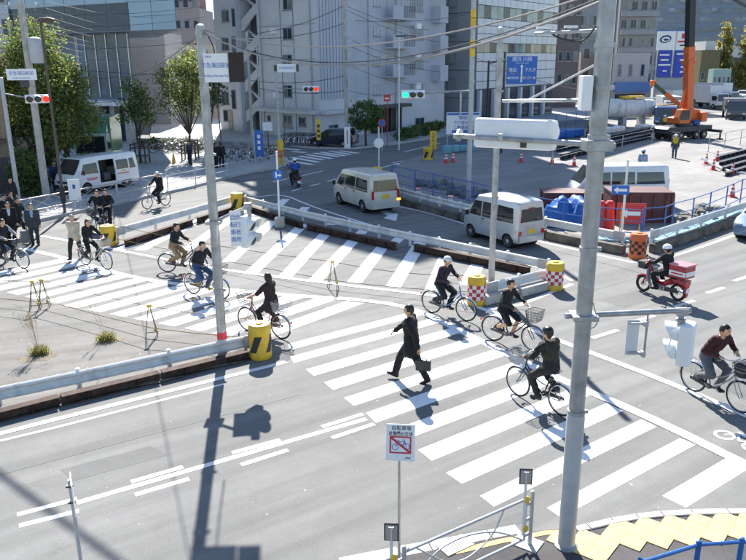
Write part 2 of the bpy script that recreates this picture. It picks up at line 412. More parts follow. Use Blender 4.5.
# centre line of the near road with its paired bars
strip(gp((77, 503), (366, 419)), 0.13)
for a, b in [((17, 515), (77, 499)), ((19, 526), (79, 511)), ((131, 482), (183, 467)), ((135, 495), (189, 479)), ((232, 453), (280, 440)), ((241, 465), (288, 450)), ((322, 427), (363, 414)), ((332, 438), (374, 424))]:
    strip(gp(a, b), 0.12)
strip(gp((-60, 449), (0, 434), (54, 420), (190, 386), (275, 365), (286, 362)), 0.16, 0.008)
strip(gp((0, 441), (54, 428), (120, 411), (190, 393), (224, 384)), 0.08)  # strip of light between the rail shadows, put in as white paint
# hatching inside the guard rail wedge
for a, b, w in [((273, 221), (228, 262), 0.5), ((304, 224), (250, 274), 0.5), ((327, 232), (284, 278), 0.5), ((355, 239), (315, 281), 0.5),
                ((384, 245), (354, 283), 0.5), ((422, 240), (393, 287), 0.5), ((446, 256), (432, 291), 0.5), ((478, 264), (466, 285), 0.5),
                ((243, 210), (186, 250), 0.5), ((212, 214), (140, 250), 0.5), ((176, 226), (118, 250), 0.5)]:
    strip(gp(a, b), w, 0.004, 'hatch_stripe')
strip(smooth_line(gp((247, 199), (282, 193.5), (310, 206), (350, 219), (430, 243), (520, 262), (560, 275), (572, 281))), 0.14, 0.012)
for a, b in [((286, 199), (276, 208)), ((306, 207), (300, 213)), ((338, 219), (330, 225)), ((366, 228), (360, 234)), ((400, 238), (394, 243)), ((452, 252), (446, 257))]:
    strip(gp(a, b), 0.45, 0.004, 'hatch_stripe')
strip(gp((488, 309), (520, 305), (572, 284)), 0.16)
# far carriageway
strip(smooth_line(gp((392, 205), (430, 213), (470, 226), (560, 246), (612, 258), (640, 264), (676, 256), (746, 231), (800, 214))), 0.14)
strip(gp((272.6, 182), (323, 171)), 0.15)
for a, b in [((292, 191), (302, 188)), ((310, 186), (320, 183.7)), ((327, 181.5), (336.5, 179)), ((344, 177), (368, 172)), ((380, 168), (396, 164)), ((404, 152), (440, 143))]:
    strip(gp(a, b), 0.15)
for a, b in [((592, 338), (618, 330)), ((636, 321), (654, 315.5)), ((674, 307), (694, 300.5)), ((707, 293), (724, 287.5)), ((734, 281), (752, 275))]:
    strip(gp(a, b), 0.15)
for a, b in [((283, 160), (312.4, 164.6)), ((291.9, 157.4), (318.4, 162.2)), ((299, 156), (323.3, 159.8)), ((306.4, 154.5), (331.7, 158.6)), ((313.6, 153), (339, 156.7)), ((320.8, 152), (345, 155.7)), ((329.3, 150.9), (351, 154.5)), ((338.9, 150.6), (358.2, 153.3))]:
    strip(gp(a, b), 0.45, 0.004, 'crossing_stripe')
for a, b in [((284, 148.5), (300, 150)), ((268, 147), (284, 148.5)), ((250, 146), (264, 147.2)), ((292, 151.5), (306, 152.6))]:
    strip(gp(a, b), 0.5, 0.004, 'crossing_stripe')
for a, b in [((397, 163.5), (411, 167)), ((416, 159.5), (431, 166)), ((434, 157), (445, 163))]: strip(gp(a, b), 0.5, 0.004, 'hatch_stripe')
strip(gp((392, 163), (436, 154.5), (452, 154)), 0.15); strip(gp((395, 173), (412, 169), (447, 163.5)), 0.15)
# arrow painted in the lane behind the parked traffic
quad([(379, 211), (384, 209), (392, 213.5), (398, 213.8), (396, 221), (383, 218), (388, 216)], 0.004, 'lane_arrow')
# bicycle mark on the cycle lane
c = G(738, 441); mb = MB(); hd = R(-58)
fx = Vector((math.cos(hd), math.sin(hd), 0)); fy = Vector((-fx.y, fx.x, 0))
def flat_ring(mb, cc, ro, ri, z, n=20):
    vv = []; ff = []
    for j in range(n):
        a = 2 * math.pi * j / n; dv = fx * math.cos(a) + fy * math.sin(a); vv += [cc + dv * ro + Vector((0, 0, z)), cc + dv * ri + Vector((0, 0, z))]
    for j in range(n): k = (j + 1) % n; ff.append((2 * j, 2 * k, 2 * k + 1, 2 * j + 1))
    mb.add(vv, ff)
flat_ring(mb, c - fx * 0.28, 0.2, 0.14, 0.004); flat_ring(mb, c + fx * 0.3, 0.2, 0.14, 0.004); mb.build('bicycle_mark', m_paint, road)
mb = MB()
for a, b in [((-0.28, 0), (-0.1, 0.25)), ((-0.1, 0.25), (0.22, 0.25)), ((-0.12, 0.2), (0.02, 0)), ((0.02, 0), (0.24, 0.24)), ((0.3, 0), (0.2, 0.36)), ((0.2, 0.36), (0.06, 0.36)), ((-0.2, 0.3), (-0.02, 0.3))]:
    A = c + fx * a[0] + fy * a[1]; B = c + fx * b[0] + fy * b[1]; t = (B - A).normalized(); q = Vector((-t.y, t.x, 0)) * 0.025
    mb.sheet([A + q, B + q, B - q, A - q], 0.008)
mb.build('bicycle_mark', m_paint, road)
# patched trench and seams in the near road
m_patch = ground_mat('patched asphalt', (0.125, 0.125, 0.122), (0.155, 0.155, 0.15), 0.4)
quad([(395, 420), (455, 398), (470, 404), (409, 428)], 0.002, 'patch', m_patch)
quad([(690, 360), (746, 380), (746, 400), (676, 366)], 0.002, 'patch', m_patch)
quad([(60, 470), (150, 446), (168, 455), (74, 481)], 0.002, 'patch', m_patch)
quad([(600, 300), (668, 282), (690, 288), (624, 308)], 0.002, 'patch', m_patch)
quad([(440, 540), (520, 512), (534, 518), (462, 546)], 0.002, 'patch', m_patch)
for pp in [((0, 475), (300, 395)), ((560, 300), (700, 260))]:
    strip(gp(*pp), 0.01, 0.003, 'seam', m_patch)
# ------------------------------------------------------------------ raised areas
def raised(name, pp, z, m, z0=-0.05):
    return struct(MB().prism([tuple(p) for p in pp], z0, z).build(name, m))
plaza_line = gp((-160, 268), (20, 226), (110, 206), (190, 188.5), (240, 175), (276, 168.5), (288, 164.5), (286, 159.5), (262, 153.5), (215, 148.5), (150, 143))
left_pavement = raised('pavement', plaza_line + [Vector((-60, 110)), Vector((-70, 25))], 0.12, m_pave)
far_pavement = raised('far_pavement', gp((150, 138.5), (250, 143), (318, 149), (352, 149.5), (395, 144.5), (440, 137.5), (500, 128), (600, 117)) + [Vector((60, 140)), Vector((-40, 140))], 0.12, m_pave)
island = raised('traffic_island', gp((-70, 284), (0, 292), (60, 306.5), (150, 323.5), (240, 340.5), (257, 345), (251, 354), (190, 372), (0, 416), (-70, 433)), 0.03, m_isl)
slab_line = gp((393, 190), (430, 200), (470, 212), (545, 232), (622, 247), (646, 247), (690, 232), (746, 212), (800, 196))
slab = raised('construction_slab', slab_line + [Vector((60, 60)), Vector((80, 100)), Vector((42, 100))] + gp((560, 128), (480, 140), (452, 149), (404, 160), (392, 172)), 0.03, m_slab)
def kerb(line, parent, w=0.17, h=0.15, step=1.0, m=None, gap=0.008, name='kerb_stone'):
    pts = resample([Vector((p[0], p[1], 0)) for p in line], step)
    for a, b in zip(pts[:-1], pts[1:]):
        l = (b - a).length
        if l < 0.15: continue
        t = (b - a) / l; mb = MB(); mb.bar((-(l / 2 - gap), 0, h / 2 - 0.03), (l / 2 - gap, 0, h / 2 - 0.03), w, h + 0.06)
        c = (a + b) / 2; mb.build(name, m or m_kerb, parent, loc=(c.x, c.y, 0), rz=math.atan2(t.y, t.x), bevel=0.012)
kerb(plaza_line[1:9], left_pavement, 0.18, 0.15, 1.2)
kerb(gp((250, 143), (318, 149), (352, 149.5), (395, 144.5), (440, 137.5)), far_pavement, 0.2, 0.15, 2.0)
# near pavement with kerb, orange line and tactile tiles
near_line = [p for p in smooth_line(gp((340, 572), (461, 548), (520, 536), (576, 531), (625, 519), (674, 513.5), (746, 512), (830, 513), (1000, 517)), 2)]
walk = raised('near_pavement', [p.to_2d() for p in near_line] + [Vector((16, 9.5)), Vector((16, 3)), Vector((-5, 3))], 0.06, m_walk)
kerb(smooth_line(gp((576, 533.5), (625, 522), (674, 516.5), (746, 515), (830, 516), (1000, 520)), 1), walk, 0.14, 0.085, 0.62)
kerb(gp((340, 566), (400, 554), (461, 543), (520, 531.5)), walk, 0.3, 0.03, 0.62, name='gutter_slab')
strip(gp((455, 556), (500, 545), (545, 536.5), (572, 535)), 0.1, 0.066, 'edge_line', m_orange_paint).parent = walk
tl = [p.to_2d() for p in smooth_line(gp((578, 549), (600, 545), (640, 537.5), (674, 534), (710, 532), (760, 531), (900, 531)), 1)]
tm = MB(); tm.box((0, 0, 0.008), (0.294, 0.294, 0.016))
for i in range(5):
    for j in range(5): tm.lathe([(0.016, 0.0155), (0.009, 0.0205)], 6, 0, Matrix.Translation((-0.118 + i * 0.059, -0.118 + j * 0.059, 0)))
tile_me = tm.mesh('tactile_tile', m_tact)
ca, sa = math.cos(R(51)), math.sin(R(51)); o0 = G(640, 537)
for i in range(-22, 34):
    for j in range(-30, 26):
        x = o0.x + (i * ca - j * sa) * 0.3; y = o0.y + (i * sa + j * ca) * 0.3; p = Vector((x, y))
        dmin = 9
        for a, b in zip(tl[:-1], tl[1:]):
            ab = b - a; t = max(0, min(1, (p - a).dot(ab) / ab.length_squared)); dmin = min(dmin, (p - a - ab * t).length)
        if dmin < 0.31: put('tactile_tile', tile_me, walk, (x, y, 0.06), R(51))
# concrete footing plate under the fence post, drain grate
c = G(527, 547); struct_o = MB().box((0, 0, 0.068), (0.4, 0.32, 0.016)).build('footing_slab', m_kerb, walk, loc=(c.x, c.y, 0), rz=R(-35))
c = G(455, 549); mb = MB(); mb.box((0, 0, 0.066), (0.5, 0.3, 0.02)); mb.build('drain_frame', m_kerb, walk, loc=(c.x, c.y, 0.0), rz=R(33))
for k in range(5): MB().box((0, 0, 0.078), (0.012, 0.16, 0.006)).build('drain_slot', m_dark, walk, loc=(c.x + (k - 2) * 0.05 * math.cos(R(33)), c.y + (k - 2) * 0.05 * math.sin(R(33)), 0), rz=R(20))
# ================================================================== street furniture
def gb(line, height=0.72, post=1.9):
    """W-beam guard rail along a base line: returns (beam builder, list of post positions and headings)"""
    pts = resample([Vector((p[0], p[1], 0)) for p in line], post)
    mb = MB(); prof = [(0.0, -0.155), (0.035, -0.13), (0.035, -0.075), (-0.02, -0.03), (-0.02, 0.03), (0.035, 0.075), (0.035, 0.13), (0.0, 0.155)]
    prof2 = [(x - 0.012, z) for x, z in reversed(prof)]
    ring = prof + prof2; n = len(ring); o = 0; offs = []
    for i, p in enumerate(pts):
        a = pts[max(0, i - 1)]; b = pts[min(len(pts) - 1, i + 1)]; t = (b - a).normalized(); nn = Vector((t.y, -t.x, 0))
        if nn.dot(-p) < 0: nn = -nn
        offs.append((p, t, nn))
        for x, z in ring: q = p + nn * (x + 0.07) + Vector((0, 0, height + z - 0.12)); mb.v.append(tuple(q))
    for i in range(len(pts) - 1):
        for j in range(n):
            j2 = (j + 1) % n; mb.f.append((i * n + j, (i + 1) * n + j, (i + 1) * n + j2, i * n + j2)); mb.mi.append(0)
    for i in (0, len(pts) - 1): mb.f.append(tuple(i * n + j for j in range(n))); mb.mi.append(0)
    return mb, offs
def guard_rail(label, line, height=0.72, post=1.9, m=None, z0=0.0, skip_plates=False, group=None):
    mb, offs = gb(line, height, post); c = offs[0][0]
    t = thing('guard_rail', label, 'guard rail', (c.x, c.y, z0), 0, group)
    T = Vector((-c.x, -c.y, 0))
    mb.v = [tuple(Vector(v) + T) for v in mb.v]
    mb.build('beam', m or m_white, t, smooth=True, ang=25)
    for i, (p, tt, nn) in enumerate(offs):
        q = p + T; b = MB(); b.tube(q + Vector((0, 0, -0.02)), q + Vector((0, 0, height + 0.06)), 0.057, n=10); b.ell(q + Vector((0, 0, height + 0.06)), (0.057, 0.057, 0.025), 0, 10, 5)
        b.build('post', m or m_white, t, smooth=True)
        b = MB(); b.bar(q + nn * 0.03 + Vector((0, 0, height - 0.12)), q + nn * 0.075 + Vector((0, 0, height - 0.12)), 0.1, 0.2); b.build('bracket', m or m_white, t)
    if not skip_plates:
        for i in (0, len(offs) - 1):
            p, tt, nn = offs[i]; q = p + T + nn * 0.12 + Vector((0, 0, height - 0.12)); s_ = -1 if i == 0 else 1
            b = MB(); b.bar(q - tt * s_ * 0.35, q + tt * s_ * 0.12, 0.012, 0.34)
            for k in range(4):
                for zz in (-0.1, 0.1): b.ell(q - tt * s_ * (0.05 + 0.09 * k) + nn * 0.008 + Vector((0, 0, zz)), (0.015, 0.015, 0.015), 0, 6, 4)
            b.build('end_plate', m_galvp, t)
    return t
def steel_beam(label, a, b, h=0.25, w=0.22, m=None, group=None, z0=0.0, name='steel_beam'):
    """H section lying along a-b"""
    a = Vector((a[0], a[1], z0)); b = Vector((b[0], b[1], z0)); t = (b - a); l = t.length; rz = math.atan2(t.y, t.x); c = (a + b) / 2; f = 0.022
    x0, x1 = -l / 2, l / 2; poly = [(-w / 2, 0), (w / 2, 0), (w / 2, f), (0.012, f), (0.012, h - f), (w / 2, h - f), (w / 2, h), (-w / 2, h), (-w / 2, h - f), (-0.012, h - f), (-0.012, f), (-w / 2, f)]
    n = len(poly); mb = MB(); vv = [(x0, p[0], p[1]) for p in poly] + [(x1, p[0], p[1]) for p in poly]
    ff = [(i, (i + 1) % n, n + (i + 1) % n, n + i) for i in range(n)] + [tuple(reversed(range(n))), tuple(range(n, 2 * n))]
    mb.add(vv, ff)
    k = max(2, int(l / 0.9))
    for i in range(k):
        x = x0 + (i + 0.5) * l / k
        for s_ in (-1, 1): mb.box((x, s_ * (w / 4 + 0.002), h / 2), (0.014, w / 2 - 0.02, h - 2 * f + 0.004))
    o = mb.build(name, m or m_rust, None, loc=c, rz=rz)
    return tag(o, label, 'steel beam', group)
g_is = gp((-60, 420), (0, 406), (80, 389), (170, 369), (256, 350))
guard_rail('white guard rail along the traffic island in the left foreground', g_is, 0.4, z0=0.03)
for i, (a, b) in enumerate([((-60, 436), (60, 405)), ((62, 404.5), (160, 380.5)), ((162, 380), (249, 358.5))]):
    steel_beam(['rusty brown steel beam under the near guard rail at the left photo edge', 'rusty brown steel beam under the middle of the near guard rail', 'rusty brown steel beam beside the striped yellow barrel'][i], *gp(a, b), h=0.22)
guard_rail('white guard rail forming the sunlit left arm of the wedge', gp((118, 243), (190, 222), (238, 207)), 0.62)
guard_rail('long white guard rail forming the shaded right arm of the wedge', gp((246, 207), (303, 222), (350, 233), (410, 246), (470, 259), (548, 276)), 0.53)
guard_rail('short white guard rail between the two checkered barrels', gp((486, 300), (518, 292), (552, 283)), 0.53)
for a, b, lb in [((125, 247), (193, 225), 'rusty steel beam behind the seated cyclists on the sunlit wedge arm'), ((197, 223.5), (243, 209), 'rusty steel beam close to the wedge tip left side'),
             ((250, 211), (303, 228.5), 'rusty steel beam at the wedge tip under the shaded guard rail'), ((307, 229.5), (396, 250), 'rusty steel beam left of the gap in the shaded guard rail'), ((414, 251), (530, 275), 'rusty steel beam right of the gap behind the grey pole')]:
    steel_beam(lb, *gp(a, b), h=0.28)
for i, (a, b) in enumerate([((482, 305), (516, 297)), ((518, 296.5), (549, 288.5))]):
    pa, pb = gp(a, b); c = (pa + pb) / 2; l = (pb - pa).length
    o = MB().box((0, 0, 0.14), (l - 0.04, 0.3, 0.28)).build('concrete_block', m_conc, None, loc=(c.x, c.y, 0), rz=heading(pa, pb), bevel=0.03)
    tag(o, ['long concrete block beside the left checkered barrel', 'long concrete block beside the right checkered barrel'][i], 'concrete block')
# --- construction site edge
guard_rail('white guard rail on the curved site edge left of the silver microvan', gp((388, 197), (420, 206.5), (460, 217), (500, 226)), 0.62, z0=0.05)
guard_rail('white guard rail in front of the blue tarpaulin heaps', gp((512, 229), (545, 235), (585, 243.5), (622, 251)), 0.66, z0=0.05)
guard_rail('white guard rail rising to the right photo edge by the site fence', gp((650, 250), (700, 233), (746, 217), (790, 203)), 0.7, z0=0.05)
for i, (a, b) in enumerate([((388, 200), (460, 220.5)), ((462, 221), (545, 238.5)), ((547, 239), (624, 254.5)), ((652, 253), (700, 236.5)), ((702, 236), (790, 206))]):
    pa, pb = gp(a, b); c = (pa + pb) / 2; l = (pb - pa).length
    o = MB().side([(-l / 2 + 0.02, 0), (l / 2 - 0.02, 0), (l / 2 - 0.02, 0.34), (-l / 2 + 0.02, 0.34)], -0.16, 0.16).build('concrete_barrier', mat('dirty concrete', (0.13, 0.115, 0.095), 0.95, var=0.5, scale=2.5, bump=0.6, bscale=20), None, loc=(c.x, c.y, 0), rz=heading(pa, pb), bevel=0.03)
    tag(o, ['low dirty concrete base under the curved guard rail near the cream minivan', 'low dirty concrete base behind the silver microvan', 'low dirty concrete base in front of the tarpaulins', 'low dirty concrete base right of the orange barrel', 'low dirty concrete base at the right photo edge'][i], 'concrete base')
for i, (x, y) in enumerate([(418, 203), (450, 211.5)]):
    p = G(x, y); o = MB(); o.box((0, 0, 0.62), (0.03, 0.26, 0.5)); o.box((-0.018, 0, 0.62), (0.006, 0.26, 0.14), mi=1); o.box((-0.018, 0, 0.79), (0.006, 0.26, 0.08), mi=1); o.box((-0.018, 0, 0.45), (0.006, 0.26, 0.08), mi=1)
    o = o.build('reflector_board', [m_red, m_signw], None, loc=(p.x, p.y - 0.25, 0), rz=R(60)); tag(o, ['red and white reflector board on the rail nearer the cream minivan', 'red and white reflector board on the rail nearer the silver microvan'][i], 'reflector')
def pipe_fence(label, pts, hgt=1.15, m=None, rails=(1.0, 0.62, 0.25), mesh=False, r=0.024, cat='fence', name='pipe_fence'):
    c = Vector((pts[0][0], pts[0][1], 0.03)); t = thing(name, label, cat, c)
    P = [Vector((p[0] - c.x, p[1] - c.y, 0)) for p in pts]
    for p in P:
        MB().tube(p, p + Vector((0, 0, hgt)), r * 1.25, n=8).build('post', m or m_blue, t, smooth=True)
        MB().box((p.x, p.y, 0.01), (0.16, 0.16, 0.02)).build('base_plate', m or m_blue, t)
    for a, b in zip(P[:-1], P[1:]):
        for k in rails: MB().tube(a + Vector((0, 0, hgt * k - 0.03)), b + Vector((0, 0, hgt * k - 0.03)), r * 0.8, n=6).build('rail', m or m_blue, t, smooth=True)
        if mesh:
            mb = MB(); L_ = (b - a).length; kk = int(L_ / 0.16)
            for i in range(1, kk): q = a.lerp(b, i / kk); mb.tube(q + Vector((0, 0, hgt * rails[-1])), q + Vector((0, 0, hgt - 0.05)), 0.006, n=4)
            o = mb.build('infill_bars', m or m_blue, t); o['kind'] = 'stuff'
    return t
pipe_fence('blue pipe fence along the curved site edge behind the cream minivan', gp((392, 187), (415, 193), (433, 197.5), (452, 202.5), (473, 207.5), (500, 216)), 1.25, mesh=True)
pipe_fence('blue pipe fence in front of the blue tarpaulins', gp((520, 222), (562, 231.5), (600, 238), (640, 241)), 1.25)
pipe_fence('zigzag blue pipe fence climbing to the right photo edge', gp((642, 239), (663, 237), (671, 233), (691, 227), (708, 220), (724.6, 212.5), (739.5, 205), (752, 201)), 1.25)
# pale blue steel deck along the fence
for i, (a, b) in enumerate([((600, 241), (646, 244)), ((648, 244), (700, 227)), ((702, 226.5), (752, 207.5))]):
    pa, pb = gp(a, b); c = (pa + pb) / 2; l = (pb - pa).length
    tag(MB().box((0, 0, 0.07), (l - 0.02, 0.7, 0.06)).build('steel_plate', m_lightblue, None, loc=(c.x, c.y + 0.25, 0), rz=heading(pa, pb)), ['pale blue steel plate under the white arrow board', 'pale blue steel plate right of the orange barrel', 'pale blue steel plate at the right photo edge'][i], 'steel plate')
# --- barrels
def barrel_mats(kind): return {'stripe': [m_yel, m_black, m_yel], 'check': [m_yel, m_red, m_signw], 'orange': [m_orange, m_black, m_orange]}[kind]
def barrel(label, px, py, kind, h=0.88, r=0.27):
    p = G(px, py); t = thing('crash_barrel', label, 'barrel', p, math.atan2(-p.y, -p.x)); A, B, C_ = barrel_mats(kind)
    b = MB(); b.lathe([(r * 0.96, 0), (r * 1.02, 0.03), (r * 1.02, 0.14), (r, 0.16), (r, h - 0.22), (r * 1.04, h - 0.2), (r * 1.04, h - 0.06), (r * 0.9, h), (0.05, h + 0.01)], 28)
    b.build('drum', A, t, smooth=True)
    b = MB(); b.lathe([(0.1, h), (0.1, h + 0.035), (0.03, h + 0.04)], 14); b.build('cap', A, t, smooth=True)
    if kind == 'stripe':
        for a0 in (-62, 28, 118, 208):
            b = MB(); n = 8; vv = []; ff = []
            for i in range(n + 1):
                z = 0.2 + (h - 0.46) * i / n
                for k, da in enumerate((0, 38)): a = R(a0 + da + 34 * i / n); vv.append(((r + 0.004) * math.cos(a), (r + 0.004) * math.sin(a), z))
                a = R(a0 + 19 + 34 * i / n); vv.append(((r + 0.022) * math.cos(a), (r + 0.022) * math.sin(a), z))
            for i in range(n):
                o = 3 * i; ff += [(o, o + 2, o + 5, o + 3), (o + 2, o + 1, o + 4, o + 5)]
            b.add(vv, ff); b.build('stripe', B, t)
    else:
        rows = 4; n = 14; z0 = 0.19; dz = (h - 0.43) / rows
        for i in range(rows):
            for j in range(n):
                if kind == 'orange' and (i + j) % 2: continue
                b = MB(); vv = []; K = 3
                for k in range(K + 1):
                    a = 2 * math.pi * (j + k / K) / n
                    vv += [((r + 0.006) * math.cos(a), (r + 0.006) * math.sin(a), z0 + i * dz), ((r + 0.006) * math.cos(a), (r + 0.006) * math.sin(a), z0 + (i + 1) * dz)]
                b.add(vv, [(2 * k, 2 * k + 2, 2 * k + 3, 2 * k + 1) for k in range(K)])
                b.build('square', (B if kind == 'orange' else (B if (i + j) % 2 else C_)), t)
    return t
barrel('yellow barrel with black diagonal stripes at the end of the near guard rail', 261, 357, 'stripe')
barrel('yellow barrel with black diagonal stripes behind the woman in black on a bicycle', 109, 245, 'stripe', 0.8, 0.3)
barrel('small yellow barrel at the tip of the guard rail wedge', 238, 211, 'stripe', 0.9, 0.3)
barrel('red and white checkered barrel with yellow top left of the grey pole', 476, 304, 'check')
barrel('red and white checkered barrel with yellow top at the right end of the short rail', 554, 289, 'check')
barrel('orange barrel with black checks at the corner of the building site', 637, 258, 'orange', 0.92, 0.3)
barrel('yellow barrel in the shade just behind the cream minivan', 377, 182, 'stripe', 0.9, 0.3)
barrel('yellow barrel below the yellow notice on the far hatching', 428, 160, 'stripe', 0.9, 0.35)
# --- trestles and ropes
def trestle(label, px, py, h=0.85, n=1):
    p = G(px, py); t = thing('rope_trestle', label, 'trestle', p, R(15))
    for s_ in (-1, 1):
        for k in (-1, 1): MB().tube((s_ * 0.16, k * 0.14, 0), (s_ * 0.02, k * 0.02, h), 0.013, n=6).build('leg', mat('trestle steel', (0.25, 0.2, 0.12), 0.6, 0.3), t)
    MB().tube((-0.14, -0.11, 0.17), (0.14, -0.11, 0.17), 0.01, n=5).build('brace', m_dark, t)
    b = MB(); b.ell((0, 0, h + 0.02), (0.075, 0.06, 0.045)); b.build('clamp', m_yel, t, smooth=True)
    b = MB(); b.ell((0.11, -0.1, 0.22), (0.05, 0.04, 0.04)); b.build('clamp', m_yel, t, smooth=True)
    return t, p
tr = {}
for k, (lb, x, y) in {'a': ('steel rope trestle at the far left, left of a pair', 36, 310), 'a2': ('steel rope trestle at the far left, right of a pair', 45, 308), 'b': ('steel rope trestle standing alone beside the second crossing', 152, 337), 'c': ('steel rope trestle on the hatched wedge', 333, 288)}.items():
    tr[k] = trestle(lb, x, y)[1]
def sag(a, b, s_, n=14):
    a = Vector(a); b = Vector(b)
    return [a.lerp(b, i / n) - Vector((0, 0, s_ * 4 * (i / n) * (1 - i / n))) for i in range(n + 1)]
def rope(label, pts, sg, r=0.011, m=None, cat='rope', name='rope', group=None):
    path = []
    for a, b in zip(pts[:-1], pts[1:]): path += sag(a, b, sg)[(1 if path else 0):]
    return tag(MB().path(path, r, 5).build(name, m or m_rope, None), label, cat, group)
Z = lambda p, z: Vector((p.x, p.y, z))
b1 = G(258, 349); off = G(-60, 300)
rope('upper warning rope strung from the left photo edge to the striped barrel', [Z(off, 0.85), Z(tr['a'], 0.88), Z(tr['a2'], 0.88), Z(tr['b'], 0.88), Z(b1, 0.8)], 0.05)
rope('lower warning rope strung from the left photo edge to the striped barrel', [Z(off, 0.3), Z(tr['a'], 0.26), Z(tr['a2'], 0.26), Z(tr['b'], 0.26), Z(b1, 0.3)], 0.03)
q1 = G(113, 245); q2 = G(470, 303)
rope('upper warning rope across the wedge between the barrels', [Z(q1, 0.85), Z(tr['c'], 0.88), Z(q2, 0.85)], 0.12)
rope('lower warning rope across the wedge between the barrels', [Z(q1, 0.3), Z(tr['c'], 0.26), Z(q2, 0.35)], 0.05)
# --- cones
def cone(label, px, py, h=0.72, grp=None):
    p = G(px, py, 0.03); t = thing('traffic_cone', label, 'cone', p, 0, grp)
    b = MB(); b.box((0, 0, 0.02), (0.38, 0.38, 0.04)); b.build('base', m_red, t, bevel=0.01)
    b = MB(); b.lathe([(0.15, 0.04), (0.14, 0.06), (0.045, h - 0.02), (0.03, h), (0.01, h)], 14); b.build('cone', m_red, t, smooth=True)
    for z in (0.3, 0.5):
        f = lambda zz: 0.14 + (0.045 - 0.14) * (zz - 0.06) / (h - 0.08) + 0.004
        b = MB(); b.lathe([(f(z), z), (f(z + 0.1), z + 0.1)], 14); b.build('band', m_signw, t, smooth=True)
for lb, x, y in [('red cone left of the white minivan wing mirror', 574, 166), ('red cone on the slab left of the grey pole near the shade edge', 552, 164), ('red cone nearest the site steps, leftmost of the right cone group', 706, 164), ('red cone behind the fallen white pipe', 717, 161),
                 ('red cone in front of the fallen white pipe', 713, 170), ('red cone at the right end of the fallen white pipe', 732, 174), ('red cone beside the zigzag blue fence', 732, 197), ('left red cone of the pair under the yellow notice', 446, 163), ('right red cone of the pair under the yellow notice', 453, 162), ('small red cone in front of the white guard fence under the long signal', 521, 162)]:
    cone(lb, x, y)
for lb, x, y in [('yellow cone on the sunlit plaza', 174, 163), ('small yellow marker cone by the tree guard on the plaza', 136, 161)]:
    p = G(x, y, 0.12); t = thing('marker_cone', lb, 'cone', p); b = MB(); b.box((0, 0, 0.02), (0.36, 0.36, 0.04)); b.build('base', m_yel, t); b = MB(); b.lathe([(0.15, 0.04), (0.04, 0.7), (0.02, 0.72)], 12); b.build('cone', m_yel, t, smooth=True)
tag(MB().path(smooth_line([tuple(G(700, 158, 0.5)), tuple(G(712, 163, 0.18)), tuple(G(730, 172, 0.1)), tuple(G(745, 173, 0.1))]), 0.07, 8).build('white_pipe', m_whitep, None, smooth=True), 'fallen white pipe among the red cones on the slab', 'pipe')
# --- poles
def band(mb, p, z, r, mi=0, h=0.05): mb.lathe([(r + 0.012, z - h / 2), (r + 0.012, z + h / 2)], 16, mi, Matrix.Translation((p.x, p.y, 0)))
def pole(label, px, py, top_y, r0, r1, m=None, px_top=None, ht=None, z0=0.0, name='pole', bands=(), cat='pole', n=16):
    p = G(px, py, z0)
    if ht is None: ht = AT(px_top if px_top is not None else px, top_y, p.y).z - z0
    t = thing(name, label, cat, p); b = MB(); b.tube((0, 0, 0), (0, 0, ht), r0, r1, n=n); b.ell((0, 0, ht), (r1, r1, r1 * 0.5), 0, n, 5); b.build('shaft', m or m_galv, t, smooth=True)
    b = MB(); b.lathe([(r0 * 1.5, -0.02), (r0 * 1.5, 0.02), (r0 * 1.08, 0.05)], n); b.build('base_collar', m or m_galv, t, smooth=True)
    for z in bands:
        rr = r0 + (r1 - r0) * z / ht; b = MB(); b.lathe([(rr + 0.015, z - 0.03), (rr + 0.015, z + 0.03)], n); b.box((rr + 0.03, 0, z), (0.05, 0.03, 0.05)); b.build('band', m_galv, t)
    return t, p, ht
def signal_lamp_mats(): return {'red': emat('lit red lamp', '#ff2a1a', 0.7), 'green': emat('lit green lamp', '#20e0a0', 0.7), 'off': mat('unlit lamp', (0.05, 0.045, 0.04), 0.3)}
SL = signal_lamp_mats()
def signal_head(parent, M, n=3, vertical=False, on=None, order=('green', 'amber', 'red'), pitch=0.36, lens=0.15, body=None, depth=0.16, visor=0.26):
    """housing with visors; local +z of M is the way the lamps face, x is the long axis"""
    L_ = pitch * n + 0.06; w = lens * 2 + 0.1; b = MB()
    def bx(mb, x0, x1, y0, y1, z0, z1): mb.box(((x0 + x1) / 2, (y0 + y1) / 2, (z0 + z1) / 2), (x1 - x0, y1 - y0, z1 - z0))
    bx(b, -L_ / 2, L_ / 2, -w / 2, w / 2, -depth, 0)
    h = b.build('housing', body or m_whitep, parent, bevel=0.045); h.matrix_local = M
    for i in range(n):
        x = (i - (n - 1) / 2) * pitch; T = M @ Matrix.Translation((x, 0, 0))
        v = MB(); pts = []; K = 14
        vv = []
        for k in range(K + 1):
            a = R(-30 + 240 * k / K); dpt = visor * (0.55 + 0.45 * math.sin(a) if a < math.pi else 0.55 + 0.45 * math.sin(a))
            dpt = max(0.06, dpt)
            for rr in (lens + 0.02, lens + 0.028): vv += [(rr * math.cos(a), rr * math.sin(a), 0.001), (rr * math.cos(a), rr * math.sin(a), dpt)]
        ff = []
        for k in range(K):
            o = 4 * k; q = o + 4; ff += [(o, q, q + 1, o + 1), (o + 2, o + 3, q + 3, q + 2), (o + 1, q + 1, q + 3, o + 3)]
        Mv = T if not vertical else T @ Matrix.Rotation(R(-90), 4, 'Z')
        v.add(vv, ff); vo = v.build('visor', body or m_whitep, parent, smooth=True, ang=50); vo.matrix_local = Mv
        l = MB(); l.ell((0, 0, 0.004), (lens, lens, 0.03), 0, 16, 8); lo = l.build('lens', SL.get(on if on == order[i] else 'off', SL['off']), parent, smooth=True); lo.matrix_local = T
